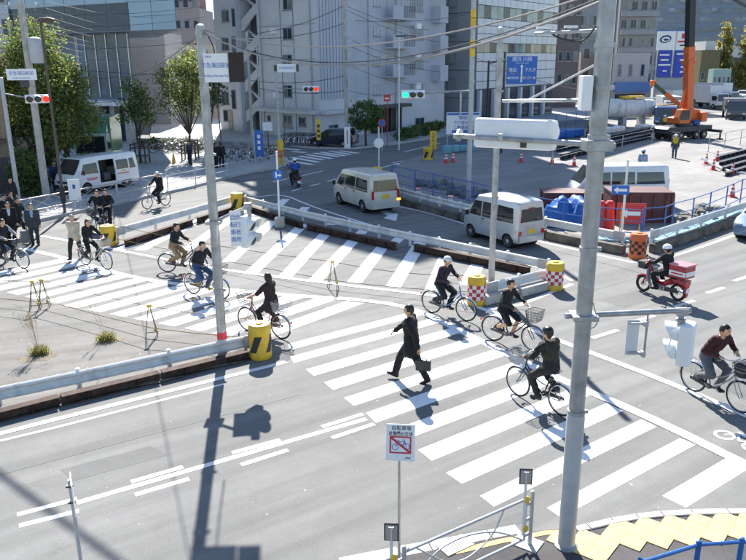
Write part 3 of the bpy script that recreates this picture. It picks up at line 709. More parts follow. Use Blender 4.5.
# right foreground pole
t_rp, p_rp, h_rp = pole('tall grey steel signal pole in the right foreground', 566, 546, 0, 0.112, 0.104, m_galv, ht=9.4, z0=0.06, name='signal_pole', bands=(2.2, 4.55, 6.0, 6.6, 7.1, 7.7))
b = MB(); b.lathe([(0.126, 0.0), (0.126, 2.12), (0.116, 2.18)], 20); b.build('lower_sleeve', m_galvp, t_rp, smooth=True)
def rel(t, p): return Vector(p) - t.location
a0 = rel(t_rp, AT(566, 318, p_rp.y)); zA = AT(583, 316, p_rp.y).z - 0.06
a1 = rel(t_rp, AT(690, 315, p_rp.y + 0.2)); a1.z = zA
b = MB(); b.tube((-0.25, 0, zA), (a1.x, a1.y, zA), 0.04, n=10); b.build('mast_arm', m_galv, t_rp, smooth=True)
b = MB(); b.box((0, 0, zA), (0.34, 0.3, 0.07)); b.build('arm_clamp', m_galv, t_rp, bevel=0.01)
b = MB(); b.path(smooth_line([(0.1, -0.05, zA + 0.2), (0.13, -0.1, zA + 0.06), (0.17, -0.08, zA - 0.06), (0.14, -0.08, zA - 0.13), (0.1, -0.05, zA - 0.16)]), 0.006, 5); b.build('cable_loop', m_wire, t_rp)
# pedestrian signal on the arm, its back to us
sp = thing('pedestrian_signal', 'white pedestrian signal seen from behind on the right pole arm', 'traffic signal', t_rp.location + Vector((a1.x - 0.12, a1.y, zA)), 0)
b = MB(); b.box((0, 0, -0.02), (0.16, 0.1, 0.1)); b.tube((0, 0, -0.06), (0, 0, -0.2), 0.045, 0.035, n=10); b.lathe([(0.07, -0.16), (0.07, -0.12)], 12); b.build('hanger', m_galv, sp, smooth=True)
Ms = facing((0.0, 0, -0.47), (-0.86, 0.5, 0)) @ Matrix.Rotation(R(90), 4, 'Z')
signal_head(sp, Ms, 2, True, None, pitch=0.27, lens=0.12, depth=0.2, visor=0.2)
b = MB(); b.path(smooth_line([(0.05, -0.06, -0.2), (-0.1, -0.12, -0.22), (-0.16, -0.1, -0.4), (-0.16, -0.1, -0.6)]), 0.008, 5); b.build('cable', m_whitep, sp)
xs = a1.x * 0.6
pl = thing('name_plate', 'thin white plate seen edge on, hanging from the right pole arm', 'sign', t_rp.location + Vector((xs, a1.y * 0.6, zA)), 0)
b = MB(); b.tube((0, 0, 0.03), (0, 0, -0.66), 0.016, n=8); b.build('hanger_tube', m_galv, pl, smooth=True)
for z in (-0.16, -0.6): b = MB(); b.box((-0.1, 0.02, z), (0.24, 0.05, 0.03)); b.box((-0.02, 0, z), (0.06, 0.07, 0.07)); b.build('bracket', m_galvp, pl)
b = MB(); b.box((-0.17, 0.05, -0.38), (0.17, 0.008, 0.52), R(0)); b.build('plate', mat('milky plastic', (0.62, 0.63, 0.62), 0.35, var=0.05), pl)
# long vehicle signal on the upper arm
zB = AT(591, 145, p_rp.y).z - 0.06; e = rel(t_rp, AT(459, 140, p_rp.y + 1.1)); e.z = zB + 0.02
b = MB(); b.tube((0.2, -0.1, zB), e, 0.038, 0.034, n=10); b.build('mast_arm', m_galv, t_rp, smooth=True)
b = MB(); b.box((0, 0, zB), (0.34, 0.32, 0.14)); b.build('arm_clamp', m_galv, t_rp, bevel=0.01)
b = MB(); b.tube(e + Vector((-0.02, -0.05, -0.03)), e + Vector((0.02, 0.1, 0.05)), 0.05, n=8); b.box(e, (0.16, 0.12, 0.06)); b.build('arm_cap', m_galv, t_rp)
dA = (Vector(e) - Vector((0, 0, zB))); mid = t_rp.location + Vector((0, 0, zB)) + dA * 0.6 + Vector((0.15, 0.27, 0.05))
vsig = thing('vehicle_signal', 'long white three lamp vehicle signal seen from behind over the far slab', 'traffic signal', mid, 0)
Mv = facing((0, 0, 0), (0.5, 0.86, -0.06))
signal_head(vsig, Mv, 3, False, None, pitch=0.355, lens=0.15, depth=0.26, visor=0.26)
b = MB(); b.box((0.02, -0.3, -0.12), (0.09, 0.08, 0.07)); b.tube((0.05, -0.32, -0.12), (0.16, -0.36, -0.1), 0.02, n=6); b.build('cable_gland', m_dark, vsig)
for xx in (-0.3, 0.3): b = MB(); b.box((xx, -0.3, -0.02), (0.05, 0.12, 0.1)); b.build('bracket', m_galv, vsig)
# box, lamp arm, rods on the right pole
zc = AT(589, 93, p_rp.y).z - 0.06
b = MB(); b.box((-0.19, 0, zc), (0.13, 0.2, 0.42)); b.build('junction_box', m_whitep, t_rp, bevel=0.015)
zd = AT(592, 30, p_rp.y).z - 0.06
b = MB(); b.tube((0, 0, zd), (-0.75, 0.5, zd - 0.02), 0.02, n=8); b.build('lamp_arm', m_galvp, t_rp, smooth=True)
b = MB(); b.box((-0.66, 0.44, zd + 0.05), (0.16, 0.06, 0.03)); b.box((-0.36, 0.24, zd + 0.05), (0.16, 0.06, 0.03)); b.build('bracket', m_whitep, t_rp)
b = MB(); b.path(smooth_line([(-0.6, 0.4, zd), (-0.45, 0.3, zd - 0.1), (-0.22, 0.1, zd - 0.14), (-0.12, 0, zd + 0.05)]), 0.012, 5); b.build('cable_loop', m_wire, t_rp)
b = MB(); b.path([(0.114, 0.02, AT(600, 118, p_rp.y).z), (0.118, 0.02, h_rp)], 0.012, 6); b.build('conduit', m_dark, t_rp)
zs = AT(592, 65, p_rp.y).z - 0.06
b = MB(); b.tube((-0.1, 0, zs), rel(t_rp, AT(522, 103, p_rp.y + 1.6)), 0.016, n=6); b.build('stay_rod', m_galv, t_rp)
zh = AT(590, 100, p_rp.y).z - 0.06; b = MB(); b.tube((0, 0, zh), rel(t_rp, AT(503, 101, p_rp.y + 1.4)), 0.022, n=8); b.build('side_arm', m_galv, t_rp, smooth=True)
# left pole
t_lp, p_lp, h_lp = pole('grey signal pole left of centre behind the near guard rail', 223, 350, 26, 0.122, 0.1, m_galv, px_top=199, z0=0.03, name='signal_pole', bands=(1.6, 3.3, 4.9, 6.4, 7.6))
b = MB(); b.lathe([(0.126, 0.32), (0.126, 0.5)], 16, 0); b.build('marker_band', m_redtext, t_lp)
zA = AT(213, 222, p_lp.y).z - 0.03; e = rel(t_lp, AT(248, 206, p_lp.y - 0.1)); 
b = MB(); b.tube((0, 0, zA), e, 0.04, n=8); b.box(e, (0.16, 0.14, 0.16)); b.build('mast_arm', m_galv, t_lp, smooth=True)
b = MB(); b.box((0, 0, zA), (0.36, 0.34, 0.08)); b.build('arm_clamp', m_galv, t_lp)
ps = thing('pedestrian_signal', 'white pedestrian signal with two hooded lamps hanging beside the left pole', 'traffic signal', t_lp.location + e, 0)
b = MB(); b.tube((0, 0, 0), (0.03, 0, -0.25), 0.05, n=8); b.build('hanger', m_galv, ps)
Ms = facing((0.06, -0.02, -0.62), (0.86, -0.5, 0)) @ Matrix.Rotation(R(90), 4, 'Z')
signal_head(ps, Ms, 2, True, None, pitch=0.36, lens=0.15, depth=0.22, visor=0.26)
pp = thing('crossing_plate', 'narrow white plate with blue characters hanging beside the left pole', 'sign', t_lp.location + e + Vector((-0.3, -0.12, -0.12)), 0)
Mp = facing((0, 0, -0.4), (0.2, -1, 0.0)); b = MB(); b.box((0, 0, 0), (0.26, 0.86, 0.012)); o = b.build('plate', m_signw, pp); o.matrix_local = Mp
b = MB(); b.tube((0, 0.03, 0.03), (0.3, 0.1, 0.08), 0.014, n=6); b.build('bracket', m_galv, pp)
for j, (ch, xx) in enumerate([('自転車専', -0.06), ('歩行者用', 0.06)]):
    for k, c_ in enumerate(ch): text('lettering', c_, 0.14, m_bluetext, pp, Mp @ Matrix.Translation((xx, 0.27 - 0.18 * k, 0.008)))
# place-name sign on the left pole
ns = thing('place_name_sign', 'white sign with blue place name and brown end panel high on the left pole', 'sign', t_lp.location + Vector((0, -0.16, 0)), 0)
y_ = p_lp.y - 0.2
q0 = AT(204, 68, y_); q1 = AT(228, 68, y_); cz = q0.z - 0.03; w_ = q1.x - q0.x; cx = (q0.x + q1.x) / 2 - p_lp.x
Mn = facing((cx, -0.03, cz), (0.05, -1, 0)); b = MB(); b.box((0, 0, 0), (w_, 0.62, 0.014)); o = b.build('panel', m_signw, ns); o.matrix_local = Mn
text('lettering', '京急蒲田駅前', 0.125, m_bluetext, ns, Mn @ Matrix.Translation((0, 0.05, 0.009)), sx=0.86); text('lettering', 'Keikyu Kamata Sta.', 0.075, m_bluetext, ns, Mn @ Matrix.Translation((0, -0.17, 0.009)), sx=0.95)
text('lettering', '交差点', 0.05, m_bluetext, ns, Mn @ Matrix.Translation((-0.17, 0.24, 0.009)))
Mn2 = facing((cx + w_ / 2 + 0.19, -0.03, cz + 0.01), (0.05, -1, 0)); b = MB(); b.box((0, 0, 0), (0.34, 0.64, 0.016)); o = b.build('brown_panel', mat('brown sheet', (0.02, 0.01, 0.008), 0.6, var=0.2), ns); o.matrix_local = Mn2
for zz in (0.2, -0.2): b = MB(); b.box((cx * 0.5, 0.02, cz + zz), (abs(cx) + 0.2, 0.03, 0.04)); b.build('bracket', m_galv, ns)
b = MB(); b.path(smooth_line([(0.16, 0, h_lp - 0.2), (0.3, 0, h_lp - 0.5), (0.26, 0, h_lp - 1.2), (0.3, 0.02, h_lp - 2.6)]), 0.014, 5); b.build('cable_drop', m_wire, t_lp)
# middle pole with the blue direction sign
t_mp, p_mp, h_mp = pole('grey pole behind the short guard rail carrying a blue direction sign', 491, 287, 28, 0.105, 0.085, m_galv, px_top=499, name='signal_pole', bands=(2.9, 5.2, 6.1, 7.0))
Yd = 58.0; q0 = AT(506, 84, Yd); q1 = AT(537.5, 56, Yd); ds = thing('direction_sign', 'blue road direction sign with white arrows right of the middle pole', 'sign', (q0.x - 0.15, Yd + 0.1, 0.03), 0)
c_ = (q0 + q1) / 2 - ds.location; w_ = q1.x - q0.x; h_ = q1.z - q0.z
b = MB(); b.tube((0, 0, 0), (0, 0, q1.z + 0.3), 0.1, 0.09, n=10); b.build('post', m_dark, ds, smooth=True)
Md = facing(c_, (-0.05, -1, 0)); b = MB(); b.box((0, 0, 0), (w_, h_, 0.03)); o = b.build('panel', m_bluesign, ds, bevel=0.01); o.matrix_local = Md
u_ = w_ / 1.0
for body, x, y, s_ in [('横浜 川崎', 0, 0.34, 0.17), ('Yokohama Kawasaki', 0, 0.23, 0.06), ('蒲田', -0.3, 0.0, 0.15), ('下丸子', 0.28, 0.0, 0.14), ('Kamata', -0.3, -0.1, 0.055), ('産業道路', -0.24, -0.25, 0.09), ('環八通り', 0.2, -0.25, 0.09)]:
    text('lettering', body, s_ * u_, m_signw, ds, Md @ Matrix.Translation((x * u_, y * u_, 0.018)), sx=0.9)
b = MB(); b.box((0, -0.14 * u_, 0.02), (0.05 * u_, 0.5 * u_, 0.004)); b.add([(-0.06 * u_, 0.1 * u_, 0.02), (0.06 * u_, 0.1 * u_, 0.02), (0, 0.19 * u_, 0.02)], [(0, 1, 2)])
b.add([(0.4 * u_, -0.29 * u_, 0.02), (0.4 * u_, -0.2 * u_, 0.02), (0.47 * u_, -0.245 * u_, 0.02)], [(0, 2, 1)]); b.add([(-0.41 * u_, -0.29 * u_, 0.02), (-0.41 * u_, -0.2 * u_, 0.02), (-0.48 * u_, -0.245 * u_, 0.02)], [(0, 1, 2)])
o = b.build('arrow', m_signw, ds); o.matrix_local = Md
for zz in (c_.z + 0.7, c_.z - 0.7): b = MB(); b.box((c_.x / 2, 0.0, zz), (abs(c_.x), 0.08, 0.08)); b.build('bracket', m_galv, ds)
# pole with the green signal, further back
t_gp, p_gp, h_gp = pole('tall grey pole at the site edge with yellow bands and the green signal', 468, 205, 0, 0.13, 0.11, m_galvp, ht=11.5, name='signal_pole', bands=(2.0, 6.0))
for yy in (14, 22, 44, 52):
    z = AT(467, yy, p_gp.y).z; b = MB(); b.lathe([(0.127, z - 0.2), (0.127, z + 0.2)], 14); b.build('yellow_band', m_yel, t_gp)
zA = AT(467, 91, p_gp.y).z; e = rel(t_gp, AT(426, 92.5, p_gp.y))
b = MB(); b.tube((0, 0, zA), e, 0.05, n=8); b.build('mast_arm', m_galv, t_gp); b = MB(); b.tube((-0.5, 0, zA), (-0.5, 0, zA - 1.1), 0.05, n=8); b.build('drop_tube', m_galv, t_gp)
gs = thing('vehicle_signal', 'three lamp vehicle signal showing green in front of the pale apartment block', 'traffic signal', AT(413, 94.5, p_gp.y), 0)
signal_head(gs, facing((0, 0, 0), (-0.1, -1, -0.15)), 3, False, 'green', pitch=0.36, lens=0.15)
tag_m = signal_head
# thin lamp post left of it
t_, p_, h_ = pole('thin white lamp post in front of the pale apartment block', 399, 150, 36, 0.06, 0.045, m_white, px_top=398, name='lamp_post')
b = MB(); b.box((0.1, 0, h_), (0.8, 0.35, 0.12)); b.build('lamp_head', m_dark, t_, bevel=0.03)
# far left poles
t_, p_, h_ = pole('thick concrete utility pole with transformer at the left', 47, 200, 0, 0.19, 0.15, m_conc, ht=13.0, z0=0.12, name='utility_pole', bands=(5.0, 8.0), px_top=37)
LUP = (p_.copy(), h_)
b = MB(); b.lathe([(0.3, 6.9), (0.33, 7.0), (0.33, 8.0), (0.28, 8.1), (0.1, 8.15)], 14, 0, Matrix.Translation((0.5, -0.1, 0))); b.build('transformer', m_galvp, t_, smooth=True)
for z in (9.6, 10.4, 11.2, 12.0): b = MB(); b.box((0.1, 0, z), (1.6, 0.08, 0.08)); b.build('cross_arm', m_galv, t_)
for z in (9.72, 10.52, 11.32, 12.12):
    for x in (-0.55, 0.1, 0.75): b = MB(); b.lathe([(0.03, z - 0.08), (0.06, z - 0.04), (0.035, z), (0.06, z + 0.03), (0.03, z + 0.08)], 8, 0, Matrix.Translation((x, 0, 0))); b.build('insulator', m_whitep, t_, smooth=True)
b = MB(); b.box((-0.25, -0.1, 6.2), (0.4, 0.35, 0.9)); b.build('switch_box', m_dark, t_)
t_, p_, h_ = pole('slim brown lamp pole beside the transformer pole', 65, 213, 20, 0.07, 0.055, m_brown, px_top=48, z0=0.12, name='lamp_pole')
b = MB(); b.ell((0.25, 0, h_), (0.42, 0.16, 0.12)); b.build('lamp_head', m_brown, t_, smooth=True)
b = MB(); b.lathe([(0.11, 0.5), (0.12, 0.6), (0.12, 1.2), (0.1, 1.3)], 12); b.build('control_box', m_black, t_)
t_, p_, h_ = pole('grey signal pole at the left edge with name sign and red signal', 20, 209, 78, 0.11, 0.09, m_galvp, px_top=4, z0=0.12, name='signal_pole', bands=(3.0, 5.0))
zA = AT(10, 96, p_.y).z; b = MB(); b.tube((0, 0, zA), rel(t_, AT(30, 98, p_.y)), 0.035, n=8); b.build('mast_arm', m_galv, t_)
o = thing('vehicle_signal', 'three lamp vehicle signal showing red at the far left above the big tree', 'traffic signal', AT(38, 99, p_.y - 0.1)); signal_head(o, facing((0, 0, 0), (0.35, -1, -0.1)), 3, False, 'red', pitch=0.36, lens=0.15)
o = thing('place_name_sign', 'white sign with blue place name above the far left red signal', 'sign', AT(21.5, 74.5, p_.y - 0.15)); b = MB(); b.box((0, 0, 0), (1.35, 0.5, 0.02)); pb_ = b.build('panel', m_signw, o); pb_.matrix_local = facing((0, 0, 0), (0.1, -1, -0.05))
text('lettering', '京急蒲田駅前', 0.19, m_bluetext, o, facing((0, 0, 0), (0.1, -1, -0.05)) @ Matrix.Translation((0, 0.05, 0.012))); text('lettering', 'Keikyu Kamata Sta.', 0.1, m_bluetext, o, facing((0, 0, 0), (0.1, -1, -0.05)) @ Matrix.Translation((0, -0.15, 0.012)))
b = MB(); b.box((-0.6, 0.06, 0.1), (0.5, 0.05, 0.05)); b.build('bracket', m_galv, o)
# poles in front of the apartment stairwell and kerb signals
t_, p_, h_ = pole('grey pole with the far red signal on the corner pavement', 280, 162, 64, 0.1, 0.08, m_galvp, px_top=277, z0=0.12, name='signal_pole', bands=(4.0, 6.5))
zA = AT(278, 88, p_.y).z - 0.12; b = MB(); b.tube((0, 0, zA), rel(t_, AT(306, 89, p_.y)), 0.03, n=6); b.build('mast_arm', m_galv, t_)
o = thing('vehicle_signal', 'three lamp vehicle signal showing red in front of the grey apartment corner', 'traffic signal', AT(311, 89, p_.y - 0.1)); signal_head(o, facing((0, 0, 0), (0.2, -1, -0.1)), 3, False, 'red', pitch=0.36, lens=0.15)
o = thing('place_name_sign', 'small white name plate on the far corner pole', 'sign', AT(286.5, 68, p_.y - 0.1)); b = MB(); b.box((0, 0, 0), (1.3, 0.55, 0.02)); pb_ = b.build('panel', m_signw, o); pb_.matrix_local = facing((0, 0, 0), (0.1, -1, 0)); text('lettering', '京急蒲田駅前', 0.18, m_bluetext, o, facing((0, 0, 0), (0.1, -1, 0)) @ Matrix.Translation((0, 0, 0.012))); b = MB(); b.box((-0.72, 0.03, 0), (0.3, 0.1, 0.4)); b.box((0.75, 0.02, 0), (0.16, 0.1, 0.5)); b.build('bracket', m_dark, o)
t_, p_, h_ = pole('grey concrete utility pole at the apartment corner', 347, 147, 0, 0.16, 0.13, m_conc, ht=12.5, px_top=347, z0=0.12, name='utility_pole', bands=(3.0, 6.0)); AUP = (p_.copy(), h_)
for z in (8.5, 10.0, 11.5): b = MB(); b.box((0.2, 0, z), (1.5, 0.09, 0.09)); b.build('cross_arm', m_galv, t_)
for z in (5.2, 7.4): b = MB(); b.box((0.3, -0.1, z), (0.35, 0.3, 0.6)); b.build('switch_box', m_galvp, t_)
t_, p_, h_ = pole('grey utility pole left of the stairwell', 253, 150, 32, 0.13, 0.1, m_conc, px_top=247, z0=0.12, name='utility_pole', bands=(4.0,)); SUP = (p_.copy(), h_)
for z in (h_ - 0.5, h_ - 1.3): b = MB(); b.box((0.1, 0, z), (1.8, 0.09, 0.09)); b.build('cross_arm', m_galv, t_)
t_, p_, h_ = pole('thin pale pole in front of the stairwell', 262, 152, 37, 0.06, 0.05, m_galvp, px_top=256, z0=0.12, name='lamp_post')
b = MB(); b.box((0.2, 0, h_), (0.7, 0.2, 0.1)); b.build('lamp_head', m_galvp, t_)
t_, p_, h_ = pole('dark lamp post left of the middle pole', 486, 140, 61, 0.1, 0.08, m_black, px_top=485, z0=0.12, name='lamp_post')
b = MB(); b.tube((0, 0, h_ - 0.2), (0.9, 0, h_), 0.06, n=6); b.ell((1.0, 0, h_), (0.35, 0.2, 0.1)); b.build('lamp_head', m_black, t_)
t_, p_, h_ = pole('thin white sign pole with a round sign back beside the cream minivan', 379, 178, 127, 0.04, 0.04, m_white, px_top=379, name='sign_post')
o = thing('round_sign', 'round white sign back on the thin pole behind the cream minivan', 'sign', AT(378.8, 143, p_.y - 0.06)); b = MB(); b.lathe([(0.3, -0.01), (0.3, 0.01)], 24); x = b.build('disc', m_signw, o); x.matrix_local = facing((0, 0, 0), (0, -1, 0))
o = thing('round_sign', 'small round blue and red no parking sign above the white disc', 'sign', AT(382, 123, 60)); b = MB(); b.lathe([(0.32, -0.01), (0.32, 0.01)], 24); x = b.build('disc', m_red, o); x.matrix_local = facing((0, 0, 0), (0, -1, 0)); b = MB(); b.lathe([(0.24, -0.006), (0.24, 0.016)], 24); x = b.build('face', m_bluesign, o); x.matrix_local = facing((0, 0, 0), (0, -1, 0)); p0_ = AT(382, 123, 60); b = MB(); b.tube((0, 0.05, -p0_.z), (0, 0.05, 0.3), 0.04, n=8); b.build('post', m_galvp, o)
o = thing('round_sign', 'red and white no entry plate on the apartment front', 'sign', AT(387, 98, 64)); b = MB(); b.box((0, 0, 0), (0.55, 0.55, 0.02)); x = b.build('plate', m_red, o); x.matrix_local = facing((0, 0, 0), (0, -1, 0)); b = MB(); b.box((0, -0.03, 0.012), (0.36, 0.12, 0.01)); x = b.build('bar', m_signw, o); x.matrix_local = facing((0, 0, 0), (0, -1, 0)); z_ = AT(387, 98, 64).z; b = MB(); b.tube((0.03, 0.06, -z_), (0.03, 0.06, 0.3), 0.04, n=8); b.build('post', m_redtext, o)
# portable post with blue turn sign on a concrete foot
p_ = G(280, 227); o = thing('portable_sign', 'white post with round blue turn sign standing on a concrete foot in the wedge', 'sign', p_)
b = MB(); b.box((0, 0, 0.22), (0.42, 0.4, 0.44)); b.build('concrete_foot', m_conc, o, bevel=0.03)
ht = AT(277, 151, p_.y).z; b = MB(); b.tube((0, 0, 0.44), (0, 0, ht), 0.045, n=10); b.build('post', m_white, o, smooth=True)
zc = AT(278, 174.5, p_.y).z; Mc = facing((0, -0.06, zc), (0, -1, 0)); b = MB(); b.lathe([(0.22, -0.008), (0.22, 0.008)], 28); x = b.build('disc', m_bluesign, o); x.matrix_local = Mc
b = MB(); b.box((-0.06, 0, 0.011), (0.05, 0.24, 0.004)); b.box((0.03, -0.02, 0.012), (0.14, 0.05, 0.004)); b.add([(0.08, -0.09, 0.012), (0.18, -0.02, 0.012), (0.08, 0.05, 0.012)], [(0, 1, 2)]); x = b.build('arrow', m_signw, o); x.matrix_local = Mc
# arrow post at the site
p_ = G(621, 240, 0.1); o = thing('portable_sign', 'white post with blue left arrow plate at the site corner', 'sign', p_); ht = AT(621, 160, p_.y).z
b = MB(); b.tube((0, 0, -0.06), (0, 0, ht - 0.1), 0.045, n=10); b.build('post', m_white, o, smooth=True)
b = MB(); b.box((0, 0, 0.05), (0.3, 0.3, 0.1)); b.build('foot', m_conc, o)
c_ = AT(620.5, 190, p_.y - 0.07) - p_; Mc = facing(c_, (-0.2, -1, 0)); b = MB(); b.box((0, 0, 0), (0.66, 0.36, 0.015)); x = b.build('plate', m_bluesign, o); x.matrix_local = Mc
def arrow_l(s_): return [(-0.5 * s_, 0, 0), (-0.2 * s_, -0.26 * s_, 0), (-0.2 * s_, -0.11 * s_, 0), (0.5 * s_, -0.11 * s_, 0), (0.5 * s_, 0.11 * s_, 0), (-0.2 * s_, 0.11 * s_, 0), (-0.2 * s_, 0.26 * s_, 0)]
b = MB(); b.add([Vector(v) + Vector((0, 0, 0.012)) for v in arrow_l(0.5)], [(0, 1, 2, 3, 4, 5, 6)]); x = b.build('arrow', m_signw, o); x.matrix_local = Mc
p_ = G(632, 236, 0.1); o = thing('arrow_board', 'red board with white left arrow standing behind the site fence', 'sign', p_ + Vector((0, 0.35, 0))); c_ = AT(631, 213.5, p_.y + 0.35) - o.location; Mc = facing(c_, (-0.15, -1, 0))
b = MB(); b.box((0, 0, 0), (1.15, 0.85, 0.02)); x = b.build('board', m_red, o); x.matrix_local = Mc
b = MB(); b.add([Vector(v) + Vector((0, 0, 0.014)) for v in arrow_l(0.74)], [(0, 1, 2, 3, 4, 5, 6)]); x = b.build('arrow', m_signw, o); x.matrix_local = Mc
for xx in (-0.4, 0.4): b = MB(); b.tube((xx + c_.x, 0.02, -0.05), (xx + c_.x, 0.02, c_.z + 0.3), 0.02, n=6); b.build('leg', m_yel, o)
# near edge signs
p_ = Vector((0, 8.9, 0.06)); q = AT(400, 441, 8.9); p_.x = q.x - 0.01
o = thing('no_bicycle_sign', 'white sign with black characters and red barred bicycle in the foreground', 'sign', p_); Mc = facing((0.015, -0.045, q.z - 0.06), (-0.12, -1, 0.22))
b = MB(); b.box((0, 0, 0), (0.385, 0.5, 0.012)); x = b.build('plate', m_signw, o, bevel=0.02); x.matrix_local = Mc
b = MB(); b.tube((0, 0, 0), (0, 0, q.z + 0.1), 0.021, n=10); b.build('post', m_alu, o, smooth=True)
for z in (0.12, -0.12): b = MB(); b.box((0, -0.02, q.z - 0.06 + z), (0.09, 0.04, 0.025)); b.build('clamp', m_alu, o)
text('lettering', '自転車等', 0.068, m_blacktext, o, Mc @ Matrix.Translation((0.01, 0.195, 0.008))); text('lettering', '放置禁止区域', 0.062, m_blacktext, o, Mc @ Matrix.Translation((0.0, 0.118, 0.008)), sx=0.86)
text('lettering', '大田区', 0.026, m_blacktext, o, Mc @ Matrix.Translation((0.1, -0.205, 0.008)))
b = MB(); W_, H_ = 0.29, 0.235
for a_, d_ in [((0, H_ / 2 - 0.01), (W_, 0.02)), ((0, -H_ / 2 + 0.01), (W_, 0.02)), ((-W_ / 2 + 0.01, 0), (0.02, H_)), ((W_ / 2 - 0.01, 0), (0.02, H_))]: b.box((a_[0], a_[1] - 0.03, 0.0085), (d_[0], d_[1], 0.003 + 0.0004 * abs(d_[0])))
x = b.build('red_border', m_redtext, o); x.matrix_local = Mc
b = MB(); b.box((0, -0.03, 0.0105), (math.hypot(W_, H_) - 0.05, 0.03, 0.002), 0, 0, Matrix.Translation((0, -0.03, 0)) @ Matrix.Rotation(R(-37), 4, 'Z') @ Matrix.Translation((0, 0.03, 0))); x = b.build('red_bar', m_redtext, o); x.matrix_local = Mc
b = MB(); b.ring((-0.07, -0.06, 0.008), (0, 0, 1), 0.04, 0.004, 18, 4); b.ring((0.08, -0.05, 0.008), (0, 0, 1), 0.04, 0.004, 18, 4)
for a_, c2 in [((-0.07, -0.06), (-0.03, 0.01)), ((-0.03, 0.01), (0.06, 0.015)), ((-0.03, 0.0), (0.005, -0.055)), ((0.005, -0.055), (0.06, 0.01)), ((0.08, -0.05), (0.05, 0.04)), ((0.05, 0.04), (0.02, 0.04)), ((-0.05, 0.025), (-0.01, 0.025))]: b.tube((a_[0], a_[1], 0.008), (c2[0], c2[1], 0.008), 0.004, n=4)
x = b.build('bicycle_symbol', m_bluetext, o); x.matrix_local = Mc
q = AT(70, 500, 9.2); o = thing('sign_post', 'thin sign seen edge on at the lower left corner', 'sign', (q.x + 0.03, 9.2, 0)); zt = AT(68, 480, 9.2).z
b = MB(); b.tube((0, 0, 0), (0, 0, zt), 0.026, n=10); b.build('post', m_galvp, o, smooth=True)
b = MB(); b.box((0.03, -0.02, zt - 0.22), (0.016, 0.4, 0.5), R(24)); b.build('plate', m_signw, o)
for z in (0.1, 0.36): b = MB(); b.box((-0.01, 0, zt - z), (0.09, 0.06, 0.025)); b.build('clamp', m_dark, o)
# near pipe fence with curved infill
fd = Vector((math.cos(R(33)), math.sin(R(33)), 0)); pe = G(529.5, 544.5, 0.06); o = thing('pipe_railing', 'grey pipe railing with curved infill at the bottom edge', 'railing', pe)
def rl(k, z): return -fd * k + Vector((0, 0, z))
for k in (0.0, 2.3, 4.6, 6.9):
    b = MB(); b.tube(rl(k, 0), rl(k, 0.9), 0.032, n=10); b.ell(rl(k, 0.9), (0.032, 0.032, 0.02), 0, 10, 5); b.build('post', m_galvp, o, smooth=True)
    b = MB(); b.tube(rl(k + 0.12, 0.12), rl(k + 0.12, 0.84), 0.018, n=8); b.build('post', m_galvp, o, smooth=True)
    for z in (0.2, 0.46, 0.72): b = MB(); b.bar(rl(k, z), rl(k + 0.12, z), 0.02, 0.05); b.build('spacer', m_galvp, o)
for i in range(3):
    k0, k1 = i * 2.3 + 0.12, (i + 1) * 2.3
    for z in (0.82, 0.14): b = MB(); b.tube(rl(k0, z), rl(k1, z), 0.021, n=8); b.build('rail', m_galvp, o, smooth=True)
    L_ = k1 - k0
    for pts in ([(k0 + 0.05, 0.15), (k0 + L_ * 0.25, 0.5), (k0 + L_ * 0.55, 0.68), (k0 + L_ * 0.8, 0.6), (k1 - 0.1, 0.15)], [(k0 + L_ * 0.2, 0.8), (k0 + L_ * 0.3, 0.4), (k0 + L_ * 0.6, 0.2), (k1 - 0.2, 0.8)]):
        b = MB(); b.path(smooth_line([tuple(rl(k, z)) for k, z in pts], 3), 0.012, 6); b.build('curved_bar', m_galvp, o, smooth=True)
for i, (k, lb) in enumerate([(0.16, 'square reflector seen from behind at the right end of the pipe railing'), (2.5, 'square reflector seen from behind at the bottom centre of the pipe railing')]):
    pr = pe + rl(k, 0) + Vector((0, -0.03, 0)); o2 = thing('delineator', lb, 'reflector', pr, R(-5))
    b = MB(); b.tube((0, 0, 0.25), (0, 0, 1.3), 0.022, n=8); b.build('post', m_white, o2, smooth=True)
    b = MB(); b.box((0, 0.03, 1.2), (0.19, 0.016, 0.26)); b.build('plate', m_dark, o2, bevel=0.01); b = MB(); b.box((0, 0.018, 1.2), (0.15, 0.01, 0.22)); b.build('back', m_alu, o2); b = MB(); b.box((0, 0.0, 1.2), (0.06, 0.04, 0.2)); b.build('bracket', m_alu, o2)
    for z in (0.84, 0.36): b = MB(); b.ell((0.03, 0, z), (0.045, 0.04, 0.06)); b.build('clamp', m_yel, o2, smooth=True)
# blue railing at the bottom right corner
br = [AT(640, 567, 7.6), AT(698, 549, 7.9), AT(741, 546, 8.0), AT(800, 545, 8.1)]
o = thing('blue_railing', 'blue pipe railing at the bottom right corner', 'railing', (br[0].x, br[0].y, 0.06)); B0 = Vector((br[0].x, br[0].y, 0))
for q in br: b = MB(); b.tube(q - B0 + Vector((0, 0, 0.05)), Vector((q.x, q.y, 0)) - B0, 0.035, n=10); b.ell(q - B0 + Vector((0, 0, 0.05)), (0.035, 0.035, 0.02), 0, 10, 5); b.build('post', m_blue, o, smooth=True)
for a, c in zip(br[:-1], br[1:]):
    for dz in (0, 0.35, 0.7): b = MB(); b.tube(a - B0 - Vector((0, 0, dz)), c - B0 - Vector((0, 0, dz)), 0.024, n=8); b.build('rail', m_blue, o, smooth=True)
